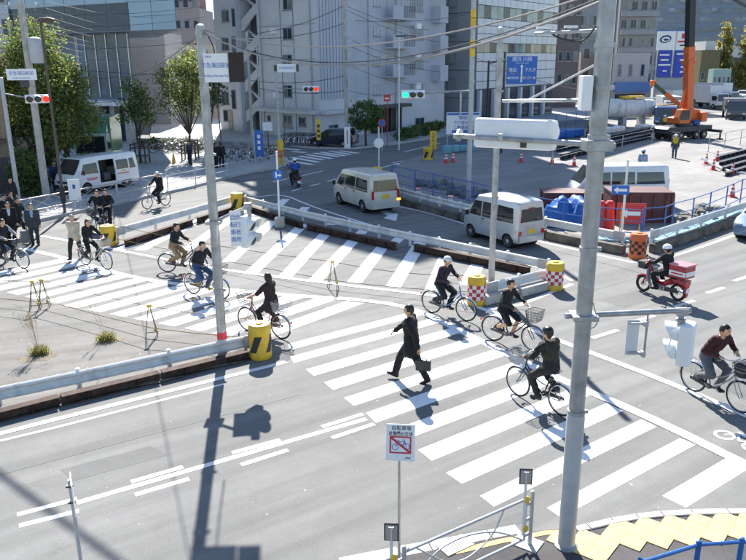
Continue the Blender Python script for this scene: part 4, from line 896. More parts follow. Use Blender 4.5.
# --- left pedestrian fence and its plate
pts = [G(*p) for p in ((-10, 229), (33, 219.5), (76, 210.5), (118, 201.5), (163, 191.5))]
o = thing('pedestrian_fence', 'pale pedestrian fence with crossed bars in front of the white van', 'fence', (pts[0].x, pts[0].y, 0.12)); B0 = Vector((pts[0].x, pts[0].y, 0))
m_rail = mat('faded pinkish rail', (0.5, 0.38, 0.35), 0.5, var=0.15)
for q in pts: b = MB(); b.box(q - B0 + Vector((0, 0, 0.45)), (0.09, 0.09, 0.9), R(60)); b.build('post', m_galvp, o)
for a, c in zip(pts[:-1], pts[1:]):
    a = a - B0; c = c - B0
    for z in (0.88, 0.3): b = MB(); b.tube(a + Vector((0, 0, z)), c + Vector((0, 0, z)), 0.03, n=8); b.build('rail', m_rail, o, smooth=True)
    for z0_, z1_ in ((0.3, 0.86), (0.86, 0.3)):
        for h0, h1 in ((0, 0.5), (0.5, 1)):
            b = MB(); b.tube(a.lerp(c, h0) + Vector((0, 0, z0_)), a.lerp(c, h1) + Vector((0, 0, z1_)), 0.012, n=5); b.build('cross_bar', m_galvp, o)
pipe_fence('grey pedestrian fence on the shaded corner pavement', [G(*p, 0.12) for p in ((168, 190.5), (196, 184.5), (228, 177), (262, 170.5), (283, 165))], 0.95, m_galvp, (1.0, 0.55, 0.2))
p_ = G(78, 212, 0.12); o = thing('notice_plate', 'white notice plate on the pale fence', 'sign', p_); b = MB(); b.box((0, -0.1, 1.1), (0.55, 0.03, 1.0), R(8)); b.build('plate', m_signw, o)
b = MB(); b.box((0, -0.13, 1.25), (0.12, 0.01, 0.2), R(8)); b.build('mark', m_bluetext, o)
for xx in (-0.2, 0.2): b = MB(); b.tube((xx, -0.08, 0), (xx, -0.08, 0.7), 0.02, n=6); b.build('leg', m_galvp, o)
# --- corner banners and boards
p_ = G(260, 162, 0.12); o = thing('banner', 'tall dark blue banner on the corner pavement', 'banner', p_); b = MB(); b.box((0, 0, 1.3), (0.6, 0.04, 1.9)); b.build('cloth', m_bluesign, o); b = MB(); b.tube((-0.33, 0, 0), (-0.33, 0, 2.3), 0.02, n=6); b.build('pole', m_white, o)
for z in (1.0, 1.4, 1.8): b = MB(); b.box((0, -0.024, z), (0.2, 0.006, 0.25)); b.build('mark', m_signw, o)
p_ = G(280, 164, 0.12); o = thing('warning_sleeve', 'yellow and orange sleeve around the foot of the far corner pole', 'sleeve', p_ + Vector((0.1, -0.25, 0))); b = MB(); b.lathe([(0.24, 0), (0.22, 1.7)], 12); b.build('sleeve', m_yel, o); b = MB(); b.lathe([(0.235, 0.5), (0.23, 1.0)], 12); b.build('band', m_orange, o)
p_ = G(269, 158, 0.12); o = thing('notice_board', 'small white notice board on a post by the banner', 'sign', p_); b = MB(); b.box((0, 0, 2.3), (0.7, 0.05, 0.6)); b.build('board', m_signw, o); b = MB(); b.tube((0, 0.04, 0), (0, 0.04, 2.4), 0.04, n=6); b.build('post', m_brown, o)
p_ = G(319, 148, 0.12); o = thing('parking_sign', 'tall narrow yellow sign in front of the dark parked car', 'sign', p_); b = MB(); b.box((0, 0, 1.5), (0.34, 0.1, 1.7)); b.build('panel', m_yel, o); b = MB(); b.tube((0, 0, 0), (0, 0, 0.7), 0.03, n=6); b.build('post', m_dark, o)
for z in (1.0, 1.4, 1.8): b = MB(); b.box((0, -0.054, z), (0.2, 0.006, 0.22)); b.build('mark', m_blacktext, o)
p_ = G(347, 149, 0.12); o = thing('wrapped_post_base', 'white wrapped panel at the foot of the apartment corner pole', 'sign', p_ + Vector((0.05, -0.25, 0))); b = MB(); b.box((0, 0, 0.95), (0.5, 0.06, 1.7)); b.build('panel', m_signw, o, bevel=0.01); b = MB(); b.box((0, -0.035, 1.0), (0.08, 0.006, 1.1)); b.build('mark', m_redtext, o)
p_ = G(433, 160); o = thing('notice_board', 'tall yellow notice with black characters on the far hatching', 'sign', p_); z0_ = AT(433, 149, p_.y).z; z1_ = AT(433, 131, p_.y).z; b = MB(); b.box((0, 0, (z0_ + z1_) / 2), (0.48, 0.06, z1_ - z0_)); b.build('board', m_yel, o); b = MB(); b.tube((0, 0.05, 0), (0, 0.05, z1_), 0.03, n=6); b.build('post', m_dark, o)
for k, ch in enumerate('右折車注意'): text('lettering', ch, 0.23, m_blacktext, o, facing((0, -0.034, z1_ - 0.2 - k * 0.25), (0, -1, 0)))
Yb = 60.0; q0 = AT(446, 134.5, Yb); q1 = AT(480, 112.5, Yb); c_ = (q0 + q1) / 2; o = thing('site_notice', 'large white notice board with blue characters behind the site', 'sign', (c_.x, Yb, 0.03))
b = MB(); b.box((0, 0, c_.z), (q1.x - q0.x, 0.06, q1.z - q0.z), R(3)); b.build('board', m_signw, o)
b = MB(); b.box((0, -0.06, q1.z - 0.12), (q1.x - q0.x - 0.1, 0.02, 0.16), R(3)); b.build('header', m_bluesign, o); b = MB(); b.box((0.1, -0.06, q0.z + 0.2), (1.9, 0.02, 0.26), R(3)); b.build('footer', m_bluesign, o)
for k, tx in enumerate(['御協力', '歩行者および', '工事車両注意']): text('lettering', tx, 0.32, m_bluetext, o, facing((0.15, -0.09, c_.z + 0.42 - 0.38 * k), (-0.03, -1, 0)))
for xx in (-1.2, 1.2): b = MB(); b.tube((xx, 0.08, 0), (xx, 0.08, q1.z), 0.05, n=6); b.build('post', m_galvp, o)
# --- overhead cables
ORDW = 'first second third fourth fifth sixth seventh'.split()
def wire(label, a, b, s_, r=0.02, m=None, group=None): return rope(label, [a, b], s_, r, m or m_wire, 'cable', 'overhead_cable', group)
tl_ = Vector((p_lp.x + 0.05, p_lp.y, h_lp - 0.1)); tr_ = Vector((p_rp.x, p_rp.y, AT(604, -6, p_rp.y).z - 0.2))
wire('upper pale overhead cable sagging between the left and right poles', tl_ + Vector((0, 0.05, 0.05)), tr_ + Vector((0, 0, 0.25)), 0.5, 0.014, m_wirew)
wire('lower pale overhead cable sagging between the left and right poles', tl_, tr_ + Vector((0, 0, 0.15)), 0.75, 0.02, m_wirew)
wire('black overhead cable twisted below the pale cables', tl_ + Vector((0, 0.03, -0.02)), tr_ + Vector((0, 0.05, 0.19)), 0.7, 0.01, m_wire)
wire('black overhead cable running right from the right pole to the photo edge', Vector((p_rp.x + 0.1, p_rp.y, 8.45)), AT(800, 35, 16), 0.05, 0.03)
wire('dark overhead cable running left from the left pole to the mauve building', tl_, AT(115, 70, 60), 0.6, 0.011)
for i, (ya, xb, yb) in enumerate([(8.0, 182, 33), (16.0, 182, 40), (24, 182, 44), (30, 180, 50), (36, 176, 52), (43, 172, 57), (49, 168, 61), (1.0, 178, 14)]):
    wire('overhead cable from the transformer pole to the right, number %s from the top' % ['second', 'third', 'fourth', 'fifth', 'sixth', 'seventh', 'lowest', 'highest'][i].replace('number ', ''), AT(46, ya, LUP[0].y), AT(xb, yb, 78), 0.5, 0.013, m_wirew)
for i, (ya, yb) in enumerate([(20, 4), (24, 22), (66, 75), (72, 90)]):
    wire(['uppermost', 'second', 'third', 'lowest'][i] + ' black cable between the stairwell pole and the apartment corner pole', AT(249, ya + 14, SUP[0].y), AT(347, yb, AUP[0].y), 0.4, 0.022)
for i, (ya, xb, yb) in enumerate([(6, 430, 30), (10, 440, 42), (38, 430, 62), (45, 440, 72), (64, 420, 85), (90, 400, 92), (20, 470, 14)]):
    wire(['first', 'second', 'third', 'fourth', 'fifth', 'sixth', 'seventh'][i] + ' cable counted from the top, running right across the pale apartment front', AT(347, ya, AUP[0].y), AT(xb, yb, 76), 0.35, 0.018)
_k = 12.0 / math.tan(SUN_EL); _sv = Vector((SDX / _n * _k, SDY / _n * _k, 0)); _s1 = G(0, 475); _s2 = G(115, 560); _e = _s2 - _s1
wire('thick overhead cable above the frame whose shadow crosses the lower left road', _s1 - _e * 1.2 - _sv + Vector((0, 0, 12)), _s2 + _e * 1.5 - _sv + Vector((0, 0, 12)), 0.0, 0.06)
for i, (ya, yb) in enumerate([(14, 6), (27, 17), (48, 40), (60, 74), (82, 66), (104, 92), (118, 108)]):
    wire(ORDW[i] + ' thin dark cable from the top crossing the big tree and the clad building', AT(-6, ya, 42), AT(204, yb, 66), 0.3, 0.014)
wire('thin cable crossing the dark buildings behind the right pole', AT(470, 55, 37), AT(592, 92, 30), 0.2, 0.014)
# ================================================================== buildings
m_win = mat('window glass', (0.03, 0.045, 0.06), 0.12, var=0.3, scale=0.7, spec=0.35)
m_winb = mat('curtained window', (0.16, 0.17, 0.17), 0.12, var=0.35, scale=1.5)
m_frame = mat('aluminium window frame', (0.3, 0.31, 0.32), 0.45, 0.4)
class Fac:
    """vertical face of a building: a is its left end as seen from the street"""
    def __init__(s, root, a, b):
        s.pl = Plane(a, b); s.root = root; s.L = s.pl.L
        s.M = Matrix.Translation(Vector((a[0], a[1], 0)) - root.location) @ Matrix.Rotation(s.pl.rz, 4, 'Z')
    def px(s, x, y): return s.pl.px(x, y)
    def box(s, s0, s1, z0, z1, o0, o1, name, m, parent=None, bevel=0.0):
        mb = MB(); mb.box(((s0 + s1) / 2, -(o0 + o1) / 2, (z0 + z1) / 2), (s1 - s0, o1 - o0, z1 - z0), 0, 0, s.M); return mb.build(name, m, parent or s.root, bevel=bevel)
    def win(s, s0, s1, z0, z1, nx=2, nz=1, glass=None, fm=None, d=0.05, sill=True, t=0.06, grille=False):
        mb = MB(); B = lambda a0, a1, c0, c1, o0, o1: mb.box(((a0 + a1) / 2, -(o0 + o1) / 2, (c0 + c1) / 2), (a1 - a0, o1 - o0, c1 - c0), 0, 0, s.M)
        B(s0, s1, z0, z0 + t, 0, d); B(s0, s1, z1 - t, z1, 0, d); B(s0, s0 + t, z0 + t, z1 - t, 0, d); B(s1 - t, s1, z0 + t, z1 - t, 0, d)
        for i in range(1, nx): x = s0 + (s1 - s0) * i / nx; B(x - t / 2, x + t / 2, z0 + t, z1 - t, 0, d * 0.8)
        for i in range(1, nz): z = z0 + (z1 - z0) * i / nz; B(s0 + t, s1 - t, z - t / 2, z + t / 2, 0, d * 0.7)
        if sill: B(s0 - 0.08, s1 + 0.08, z0 - 0.08, z0 - 0.002, 0, d + 0.08)
        if grille:
            for i in range(1, 8): x = s0 + (s1 - s0) * i / 8; B(x - 0.015, x + 0.015, z0 - 0.05, z1 + 0.05, d + 0.05, d + 0.08)
            for z in (z0 - 0.05, (z0 + z1) / 2, z1 + 0.05): B(s0 - 0.05, s1 + 0.05, z - 0.015, z + 0.015, d + 0.08, d + 0.1)
        w = mb.build('window', fm or m_frame, s.root)
        for i in range(nx):
            g0 = s0 + (s1 - s0) * i / nx; g1 = s0 + (s1 - s0) * (i + 1) / nx; mb = MB(); mb.box(((g0 + g1) / 2, -0.012, (z0 + z1) / 2), (g1 - g0 - t, 0.02, z1 - z0 - 2 * t + 0.02), 0, 0, s.M); mb.build('pane', (glass or (m_winb if rnd.random() < 0.3 else m_win)), w)
        return w
    def winpx(s, x0, y0, x1, y1, **k):
        a = s.px(x0, y1); b = s.px(x1, y0); return s.win(min(a[0], b[0]), max(a[0], b[0]), a[1], b[1], **k)
def bldg(name, label, loc, cat='building'): return thing(name, label, cat, (loc[0], loc[1], 0))
def volume(root, foot, z0, z1, m, name='wall'): mb = MB(); mb.prism([(p[0] - root.location.x, p[1] - root.location.y) for p in foot], z0, z1); return mb.build(name, m, root)
V2 = lambda x, y: Vector((x, y))
# ---- apartment block with its corner towards us
m_apt = mat('pale grey facade tile', (0.57, 0.575, 0.59), 0.7, var=0.08, scale=0.5, bump=0.15, bscale=25, dirt=0.12)
m_apt2 = mat('bluish rendered facade', (0.46, 0.49, 0.545), 0.75, var=0.07, scale=0.4, dirt=0.12)
A = V2(-4.74, 68.6); u1 = V2(-0.70, 0.714).normalized(); u2 = V2(0.64, 0.77).normalized()
ap = bldg('apartment_block', 'pale grey apartment block with its corner facing the crossing', A)
volume(ap, [A, A + u1 * 8.8, A + u1 * 8.8 + u2 * 20, A + u2 * 20], 0, 37, m_apt)
fl = Fac(ap, A + u1 * 8.8, A); fr = Fac(ap, A, A + u2 * 20)
fr.box(0.05, 19.9, 3.6, 36.9, 0, 0.03, 'render_panel', m_apt2)
for i in range(9): fr.box(0.3 + i * 0.42, 0.34 + i * 0.42, 3.7, 36, 0.03, 0.06, 'groove_strip', mat('facade groove', (0.2, 0.23, 0.29), 0.8))
for yc in (-26, 4, 33.5, 60.5, 91, 121): fl.winpx(283.5, yc - 6, 292, yc + 6, nx=2)
for x in (282, 294.5): k = fl.px(x, 60)[0]; fl.box(k - 0.03, k + 0.03, 0.2, 36, 0.002, 0.05, 'joint_strip', mat('facade groove', (0.2, 0.23, 0.29), 0.8))
for z in (4.2, 7.2, 10.2, 13.2): fl.box(0.05, 8.7, z - 0.02, z + 0.02, 0.002, 0.02, 'floor_joint', mat('facade groove', (0.2, 0.23, 0.29), 0.8))
z = fl.px(300, 111)[1]; fl.box(-0.2, 8.9, z - 0.16, z + 0.16, 0.02, 0.9, 'canopy', m_apt); fr.box(0.01, 4.2, z - 0.18, z + 0.14, 0.04, 0.85, 'canopy', m_apt)
for k in (0.3, 0.12): fl.box(0.0, 8.5, z + k, z + k + 0.08, 0.9, 0.98, 'pipe', m_galvp)
for x in (1.0, 3.6, 6.2): fl.win(x, x + 0.5, 1.4, 2.0, nx=1, sill=False)
fr.winpx(329, 124, 338, 133, nx=2, sill=False)
for y0 in (-4, 26, 56, 85): fr.winpx(373, y0, 379.5, y0 + 10, nx=2)
for y0 in (-2, 27, 56, 84): fr.winpx(410, y0, 423, y0 + 12.5, nx=3, nz=2, grille=True)
for y0 in (-23, 5, 34, 63):
    a = fr.px(383, y0 + 14.5); b2 = fr.px(405, y0); z0 = a[1]; bal = fr.box(a[0], b2[0], z0, z0 + 0.16, 0.03, 1.3, 'balcony', m_apt2)
    fr.box(a[0], a[0] + (b2[0] - a[0]) * 0.45, z0 + 0.16, z0 + 1.25, 1.2, 1.3, 'parapet', m_apt2, bal)
    mb = MB(); x0 = a[0] + (b2[0] - a[0]) * 0.46
    for k in range(12): x = x0 + (b2[0] - x0) * k / 11; mb.box((x, -1.25, z0 + 0.7), (0.03, 0.03, 1.05), 0, 0, fr.M)
    mb.box(((x0 + b2[0]) / 2, -1.25, z0 + 1.24), (b2[0] - x0, 0.05, 0.05), 0, 0, fr.M); mb.build('railing', m_dark, bal)
    fr.win(a[0] + 0.5, b2[0] - 0.6, z0 + 0.2, z0 + 2.0, nx=2, sill=False)
for y0 in (-22, 7, 36, 65): a = fr.px(431, y0 + 16); b2 = fr.px(439, y0); fr.box(a[0], b2[0], a[1], b2[1], 0.03, 1.2, 'end_balcony', m_apt2)
a = fr.px(371, 141); b2 = fr.px(401, 106); fr.box(a[0], b2[0], 0.1, b2[1], 0.03, 0.12, 'entrance_shade_panel', mat('dark entrance', (0.018, 0.015, 0.014), 0.6)); fr.box(a[0] - 0.3, b2[0] + 0.3, b2[1], b2[1] + 0.3, 0.03, 1.2, 'entrance_canopy', m_dark)  # flat near-black panel, the shade of the entrance put into its colour
for k in range(3): fr.box(a[0] + 0.5 + k * 1.2, a[0] + 0.62 + k * 1.2, 0.1, b2[1], 0.12, 0.3, 'entrance_pillar', m_brown)
fr.winpx(415, 117, 424, 127, nx=2); fr.box(12.5, 19, 0.12, 0.7, 1.4, 2.0, 'planter', mat('red brick planter', (0.2, 0.08, 0.06), 0.9, var=0.3, scale=6))
fl.winpx(299, 117, 306, 126, nx=1)
for i in range(4):
    z = 4.0 + 2.9 * i; fr.box(13.2, 14.0, z + 0.2, z + 0.75, 0.9, 1.18, 'air_conditioner', m_whitep); fl.box(2.4 + (i % 2) * 3.2, 3.1 + (i % 2) * 3.2, z - 0.3, z + 0.2, 0.02, 0.3, 'air_conditioner', m_whitep)
for k in (0.5, 7.9): fl.box(k, k + 0.12, 0.2, 36, 0.02, 0.14, 'drain_pipe', m_galvp)
for k in (6.9, 11.2): fr.box(k, k + 0.12, 0.2, 36, 0.03, 0.16, 'drain_pipe', m_galvp)
# stairwell and white wing
m_wing = mat('off white render', (0.56, 0.57, 0.59), 0.8, var=0.07, scale=0.6, dirt=0.18)
C = A + u1 * 11.6; st = bldg('stair_tower', 'dark open stairwell between the apartment block and its white wing', A + u1 * 8.82)
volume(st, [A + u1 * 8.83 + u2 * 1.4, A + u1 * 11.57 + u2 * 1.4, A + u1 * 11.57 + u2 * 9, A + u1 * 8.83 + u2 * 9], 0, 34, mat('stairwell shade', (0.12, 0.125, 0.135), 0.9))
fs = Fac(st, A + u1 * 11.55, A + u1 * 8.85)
for i in range(11):
    z = 1.2 + i * 2.9; mb = MB()
    mb.side([(0.05, z), (0.35, z), (2.4, z + 1.5), (2.65, z + 1.5), (2.65, z + 2.5), (0.05, z + 1.0)], 0.05, 0.2, 0, fs.M @ Matrix.Rotation(0, 4, 'Z')); mb.build('stair_flight', m_wing, st)
    mb = MB(); mb.side([(2.65, z + 1.5), (2.4, z + 1.5), (0.35, z + 2.85), (0.05, z + 2.85), (0.05, z + 3.2), (2.65, z + 1.95)], 0.7, 0.85, 0, fs.M); mb.build('stair_flight', m_wing, st)
wg = bldg('white_apartment_wing', 'off white building wing with small windows left of the stairwell', A + u1 * 16)
volume(wg, [C, A + u1 * 16.1, A + u1 * 16.1 + u2 * 11, C + u2 * 11], 0, 28, m_wing); fw_ = Fac(wg, A + u1 * 16.1, C)
for y0 in (-20, 10, 38, 64, 92): fw_.winpx(222.5, y0, 228.5, y0 + 12, nx=2, grille=True); fw_.winpx(232.5, y0 - 2, 235.5, y0 + 17, nx=1, sill=False)
fw_.winpx(224, 110, 230, 121, nx=1); k = fw_.px(241, 60)[0]; fw_.box(k - 0.25, k + 0.05, 0, 27.5, 0.0, 0.25, 'corner_strip', m_apt2); fw_.box(1.5, 2.3, 0.1, 2.2, 0.0, 0.06, 'door', mat('pale door', (0.3, 0.27, 0.22), 0.6))
# ---- glass office
m_pan = mat('pale blue spandrel panel', (0.5, 0.55, 0.61), 0.28, 0.0, var=0.1, scale=0.4, spec=0.7); m_pan2 = mat('teal window band', (0.12, 0.2, 0.22), 0.08, var=0.5, scale=0.6, spec=0.9)
O1 = V2(11.5, 84.5); O2 = V2(24.2, 101.5); of = bldg('glass_office', 'pale blue panelled office block behind the direction sign', O1)
uo = (O2 - O1).normalized(); no = V2(-uo.y, uo.x); volume(of, [O1, O2, O2 + no * 14, O1 + no * 14], 0, 27, mat('dark office core', (0.05, 0.055, 0.065), 0.6)); fo = Fac(of, O1, O2)
fsd = Fac(of, O1 + no * 14, O1); fsd.box(0.02, fsd.L - 0.02, 0.1, 26.9, 0.0, 0.05, 'side_cladding', mat('grey stone cladding', (0.27, 0.285, 0.31), 0.75, var=0.1, scale=0.4, dirt=0.15))
for i in range(6):
    for k in (2.5, 6.5, 10.5): fsd.win(k, k + 1.0, 3.6 + i * 3.0, 5.0 + i * 3.0, nx=1, d=0.1)
for i in range(7): fsd.box(0.05, fsd.L - 0.05, 2.9 + i * 3.0, 2.96 + i * 3.0, 0.05, 0.07, 'floor_joint', m_dark)
nc = 14; w = fo.L / nc; zrows = [(3.9, 4.7, 0), (4.75, 5.75, 0), (5.8, 6.8, 0), (6.85, 7.75, 0), (7.8, 8.8, 1), (8.85, 9.75, 0), (9.8, 10.6, 0), (10.65, 11.35, 0), (11.4, 12.7, 1), (12.75, 13.6, 0), (13.65, 14.6, 0), (14.65, 15.5, 0), (15.5, 17, 1)]
for i in range(nc):
    for z0, z1, k in zrows:
        if z0 > 14 and i > 8: continue
        fo.box(i * w + 0.03, (i + 1) * w - 0.03, z0, z1 - 0.02, 0.0 if not k else -0.04, 0.08 if not k else 0.03, 'window_pane' if k else 'panel', (m_pan2 if (k and (i * 7 + int(z0)) % 3) else (m_win if k else m_pan)))
fo.box(0, fo.L, 17, 26.9, 0.0, 0.07, 'upper_cladding', m_pan)
for i in range(6): fo.box(0.4 + i * 3.4, 0.9 + i * 3.4, 0.1, 3.8, 0.0, 0.4, 'column', m_pan); fo.box(1.0 + i * 3.4, 3.6 + i * 3.4, 0.2, 3.4, 0.02, 0.06, 'shop_window', m_win)
# dark slab between the apartments and the office
def tower(name, label, x0, x1, ytop, Y, m, rows=(), cols=0, ybase=None, depth=12, rz=0.0, gl=None, wsz=(0.6, 0.55), bal=False, z_top=None):
    a = AT(x0, 60, Y); b = AT(x1, 60, Y); zt = z_top if z_top is not None else AT((x0 + x1) / 2, ytop, Y).z
    r_ = bldg(name, label, (a.x, Y)); dv = V2(math.cos(rz), math.sin(rz)); Lx = (b.x - a.x) / max(0.3, dv.x); B = V2(a.x, Y) + dv * Lx; nv = V2(-dv.y, dv.x)
    volume(r_, [V2(a.x, Y), B, B + nv * depth, V2(a.x, Y) + nv * depth], 0, zt, m); f = Fac(r_, V2(a.x, Y), B)
    if cols:
        cw = f.L / cols
        for (z0, z1) in rows:
            for i in range(cols):
                s0 = (i + 0.5 - wsz[0] / 2) * cw; f.win(s0, s0 + wsz[0] * cw, z0, z1, nx=2 if cw * wsz[0] > 1 else 1, glass=gl)
            if bal: f.box(0.1, f.L - 0.1, z0 - 1.0, z0 - 0.15, 0.02, 0.9, 'balcony', m)
    return r_, f, zt
fl_rows = lambda z0, n, dz=3.0, h_=1.4: [(z0 + i * dz, z0 + i * dz + h_) for i in range(n)]  # far tower wall colours below are lightened to stand in for haze
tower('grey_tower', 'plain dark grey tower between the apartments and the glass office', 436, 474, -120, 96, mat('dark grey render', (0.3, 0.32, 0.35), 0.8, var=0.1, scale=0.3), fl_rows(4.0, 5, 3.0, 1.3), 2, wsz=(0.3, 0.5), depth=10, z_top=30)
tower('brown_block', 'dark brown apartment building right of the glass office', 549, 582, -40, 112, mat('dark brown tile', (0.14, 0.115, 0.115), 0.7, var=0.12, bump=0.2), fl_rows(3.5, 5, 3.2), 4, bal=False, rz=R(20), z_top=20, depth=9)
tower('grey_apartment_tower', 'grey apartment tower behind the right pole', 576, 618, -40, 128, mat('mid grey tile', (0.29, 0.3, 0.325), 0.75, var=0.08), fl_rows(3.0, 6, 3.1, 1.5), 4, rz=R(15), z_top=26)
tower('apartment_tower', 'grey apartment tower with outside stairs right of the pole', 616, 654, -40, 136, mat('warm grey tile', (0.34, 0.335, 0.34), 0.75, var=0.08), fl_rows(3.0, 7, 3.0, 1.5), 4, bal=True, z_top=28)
r_, f, zt = tower('small_shop', 'small white shop building with three windows and a blue awning', 611, 650, 53, 112, mat('off white shop wall', (0.42, 0.40, 0.39), 0.8), (), 0, depth=8)
for x in (617, 628, 640): f.winpx(x, 64, x + 5, 76, nx=1)
a = f.px(613, 92); b2 = f.px(648, 82); f.box(a[0], b2[0], a[1], b2[1], 0.02, 0.8, 'awning', mat('blue awning', (0.1, 0.2, 0.42), 0.6)); f.box(a[0] + .3, b2[0] - .3, 0.2, a[1] - 0.3, 0.01, 0.06, 'shop_window', m_win)
tower('beige_shop', 'narrow beige building left of the small white shop', 581, 612, 52, 118, mat('beige wall', (0.3, 0.26, 0.22), 0.8), fl_rows(4.0, 2, 3.0, 1.6), 3, depth=8)
# billboard
Yb = 104.0; r_ = bldg('billboard', 'large billboard with a white upper panel and a blue lower panel', (AT(674, 60, Yb).x, Yb), 'billboard'); f = Fac(r_, V2(AT(655, 60, Yb).x, Yb), V2(AT(693, 60, Yb).x, Yb))
mbp = lambda x0, y0, x1, y1, o0, o1, n_, m_: (lambda a, b: f.box(a[0], b[0], a[1], b[1], o0, o1, n_, m_))(f.px(x0, y1), f.px(x1, y0))
mbp(656, 31, 675, 50, 0.0, 0.2, 'upper_panel', m_signw); mbp(675.3, 31, 692.5, 50, 0.0, 0.2, 'upper_panel', m_signw); mbp(656, 50.5, 672, 77, 0.0, 0.2, 'lower_panel', mat('cobalt panel', (0.02, 0.05, 0.38), 0.5)); mbp(672.3, 50.5, 690, 77, 0.0, 0.2, 'lower_panel', mat('cobalt panel', (0.02, 0.05, 0.38), 0.5)); mbp(655, 29.5, 693, 31, 0.0, 0.24, 'cornice', m_bluesign)
def disc(f, x, y, rx, rz_, m_, out, n_='emblem', slant=0.0):
    k, z = f.px(x, y); mb = MB(); vv = [(0, 0, 0)] ; N_ = 24
    vv = [(k + rx * math.cos(2 * math.pi * i / N_) + slant * rz_ * math.sin(2 * math.pi * i / N_), -out, z + rz_ * math.sin(2 * math.pi * i / N_)) for i in range(N_)] + [(k + rx * math.cos(2 * math.pi * i / N_) + slant * rz_ * math.sin(2 * math.pi * i / N_), -out + 0.03, z + rz_ * math.sin(2 * math.pi * i / N_)) for i in range(N_)]
    mb.add(vv, [tuple(range(N_)), tuple(reversed(range(N_, 2 * N_)))] + [(i, N_ + i, N_ + (i + 1) % N_, (i + 1) % N_) for i in range(N_)], 0, f.M); return mb.build(n_, m_, f.root)
m_navy = mat('navy print', (0.01, 0.02, 0.12), 0.5); disc(f, 665, 39, 0.75, 0.5, m_navy, 0.24, slant=0.3); disc(f, 665, 39.3, 0.55, 0.32, m_signw, 0.26, slant=0.3); disc(f, 665.3, 39.6, 0.35, 0.14, m_navy, 0.28)
mbp(681, 33.5, 685.5, 38.5, 0.2, 0.23, 'red_emblem', m_redtext); mbp(677, 40.5, 690, 42.5, 0.2, 0.22, 'red_print', m_redtext); mbp(679, 44.5, 688, 46, 0.2, 0.22, 'dark_print', m_blacktext)
for y0, x0, x1 in ((54, 659, 669), (59, 660, 668), (64, 657.5, 670), (70, 662, 666), (53, 676, 688), (59, 679, 688), (66, 680, 688), (71, 679, 688)): mbp(x0, y0, x1, y0 + 1.6, 0.2, 0.22, 'white_print', m_signw)
for x in (658, 674, 690): k = f.px(x, 60)[0]; f.box(k - 0.1, k + 0.1, 0, f.px(x, 30)[1], -0.4, -0.1, 'post', m_galvp)
mbp(655.5, 78, 692, 92, -0.4, 0.0, 'lower_wall', mat('pale wall', (0.36, 0.37, 0.38), 0.8))
# far right town
r_, f, zt = tower('far_office', 'huge blue grey office block closing the view at top right', 640, 800, -60, 230, mat('far office wall', (0.19, 0.235, 0.29), 0.6), z_top=46, depth=20)
for i in range(16): f.box(0.3, f.L - 0.3, 4.0 + i * 2.6, 5.3 + i * 2.6, 0.02, 0.12, 'window_band', mat('far window band', (0.11, 0.145, 0.19), 0.15, var=0.4, scale=0.3))
for i in range(14):
    for j in range(4): f.box(4 + i * 3.1, 5.6 + i * 3.1, 17.6 + j * 2.6, 18.5 + j * 2.6, 0.12, 0.2, 'pale_blind', mat('pale blind', (0.3, 0.34, 0.4), 0.6)) if (i * 5 + j * 3) % 4 == 0 else None  # paler blind panels scattered over the window bands
r_, f, zt = tower('white_low_house', 'low white building below the conifers at the right edge', 728, 790, 45, 165, mat('white far wall', (0.5, 0.5, 0.5), 0.8), fl_rows(5.5, 1), 5, depth=8)
r_, f, zt = tower('dark_low_house', 'low dark building behind the far trucks', 700, 800, 57, 150, mat('grey far wall', (0.15, 0.155, 0.17), 0.8), fl_rows(3.0, 1, 2.8), 8, depth=8)
tower('small_stall', 'small building with a yellow sign right of the crane boom', 701, 720, 50, 138, mat('yellow brown front', (0.13, 0.11, 0.05), 0.7), fl_rows(3.2, 1), 3, depth=6)
tower('sign_house', 'narrow building with a white top sign right of the crane boom', 704, 714, 41, 141, mat('white top sign', (0.55, 0.56, 0.56), 0.7), fl_rows(7.2, 1, 3, 1.2), 2, depth=6)
tower('pale_green_board', 'pale green sign board above the far street', 715, 733, 69, 130, mat('pale green board', (0.3, 0.42, 0.38), 0.7), fl_rows(2.5, 1, 3, 1.4), 4, depth=2)
# ---- left side: blue clad building
m_clad = mat('light blue cladding panel', (0.32, 0.43, 0.5), 0.35, 0.1, var=0.08, scale=0.3, spec=0.3); m_navyw = mat('dark blue wall', (0.12, 0.165, 0.215), 0.5, var=0.12, scale=0.3)
K = V2(-16.0, 64.5); ku = V2(-0.88, 0.475).normalized(); kn = V2(-0.34, 0.94).normalized()
bb = bldg('clad_building', 'light blue clad building with dark glazed ground floors behind the big tree', K)
volume(bb, [K, K + ku * 40, K + ku * 40 + kn * 20, K + kn * 20], 9.6, 26, m_navyw, 'upper_wall'); fk = Fac(bb, K + ku * 40, K)
pw = 2.6; n_ = 15
for i in range(n_):
    for j in range(7):
        s1 = 40 - i * pw; z0 = 9.65 + j * 1.15
        if j in (0, 1) and 1 < i < 9: continue
        fk.box(s1 - pw + 0.03, s1 - 0.03, z0, z0 + 1.11, 0.0, 0.06, 'panel', m_clad)
fk.box(0.02, 39.98, 17.8, 25.9, 0.0, 0.055, 'upper_cladding', m_clad)
for i in range(2, 9): fk.box(40 - (i + 1) * pw + 0.06, 40 - i * pw - 0.06, 9.7, 11.9, 0.0, 0.03, 'window_pane', mat('blue grey strip glass', (0.06, 0.085, 0.11), 0.15, spec=0.3, var=0.2))
Lk = K + ku * 5.4 + kn * 1.6
volume(bb, [Lk, Lk + ku * 30, Lk + ku * 30 + kn * 15, Lk + kn * 15], 0, 9.6, m_navyw, 'lower_wall'); fk2 = Fac(bb, Lk + ku * 30, Lk)
a = fk2.px(92, 104); b2 = fk2.px(128, 48); s0, s1, z0, z1 = a[0], fk2.L - 0.1, max(4.0, a[1]), 9.5
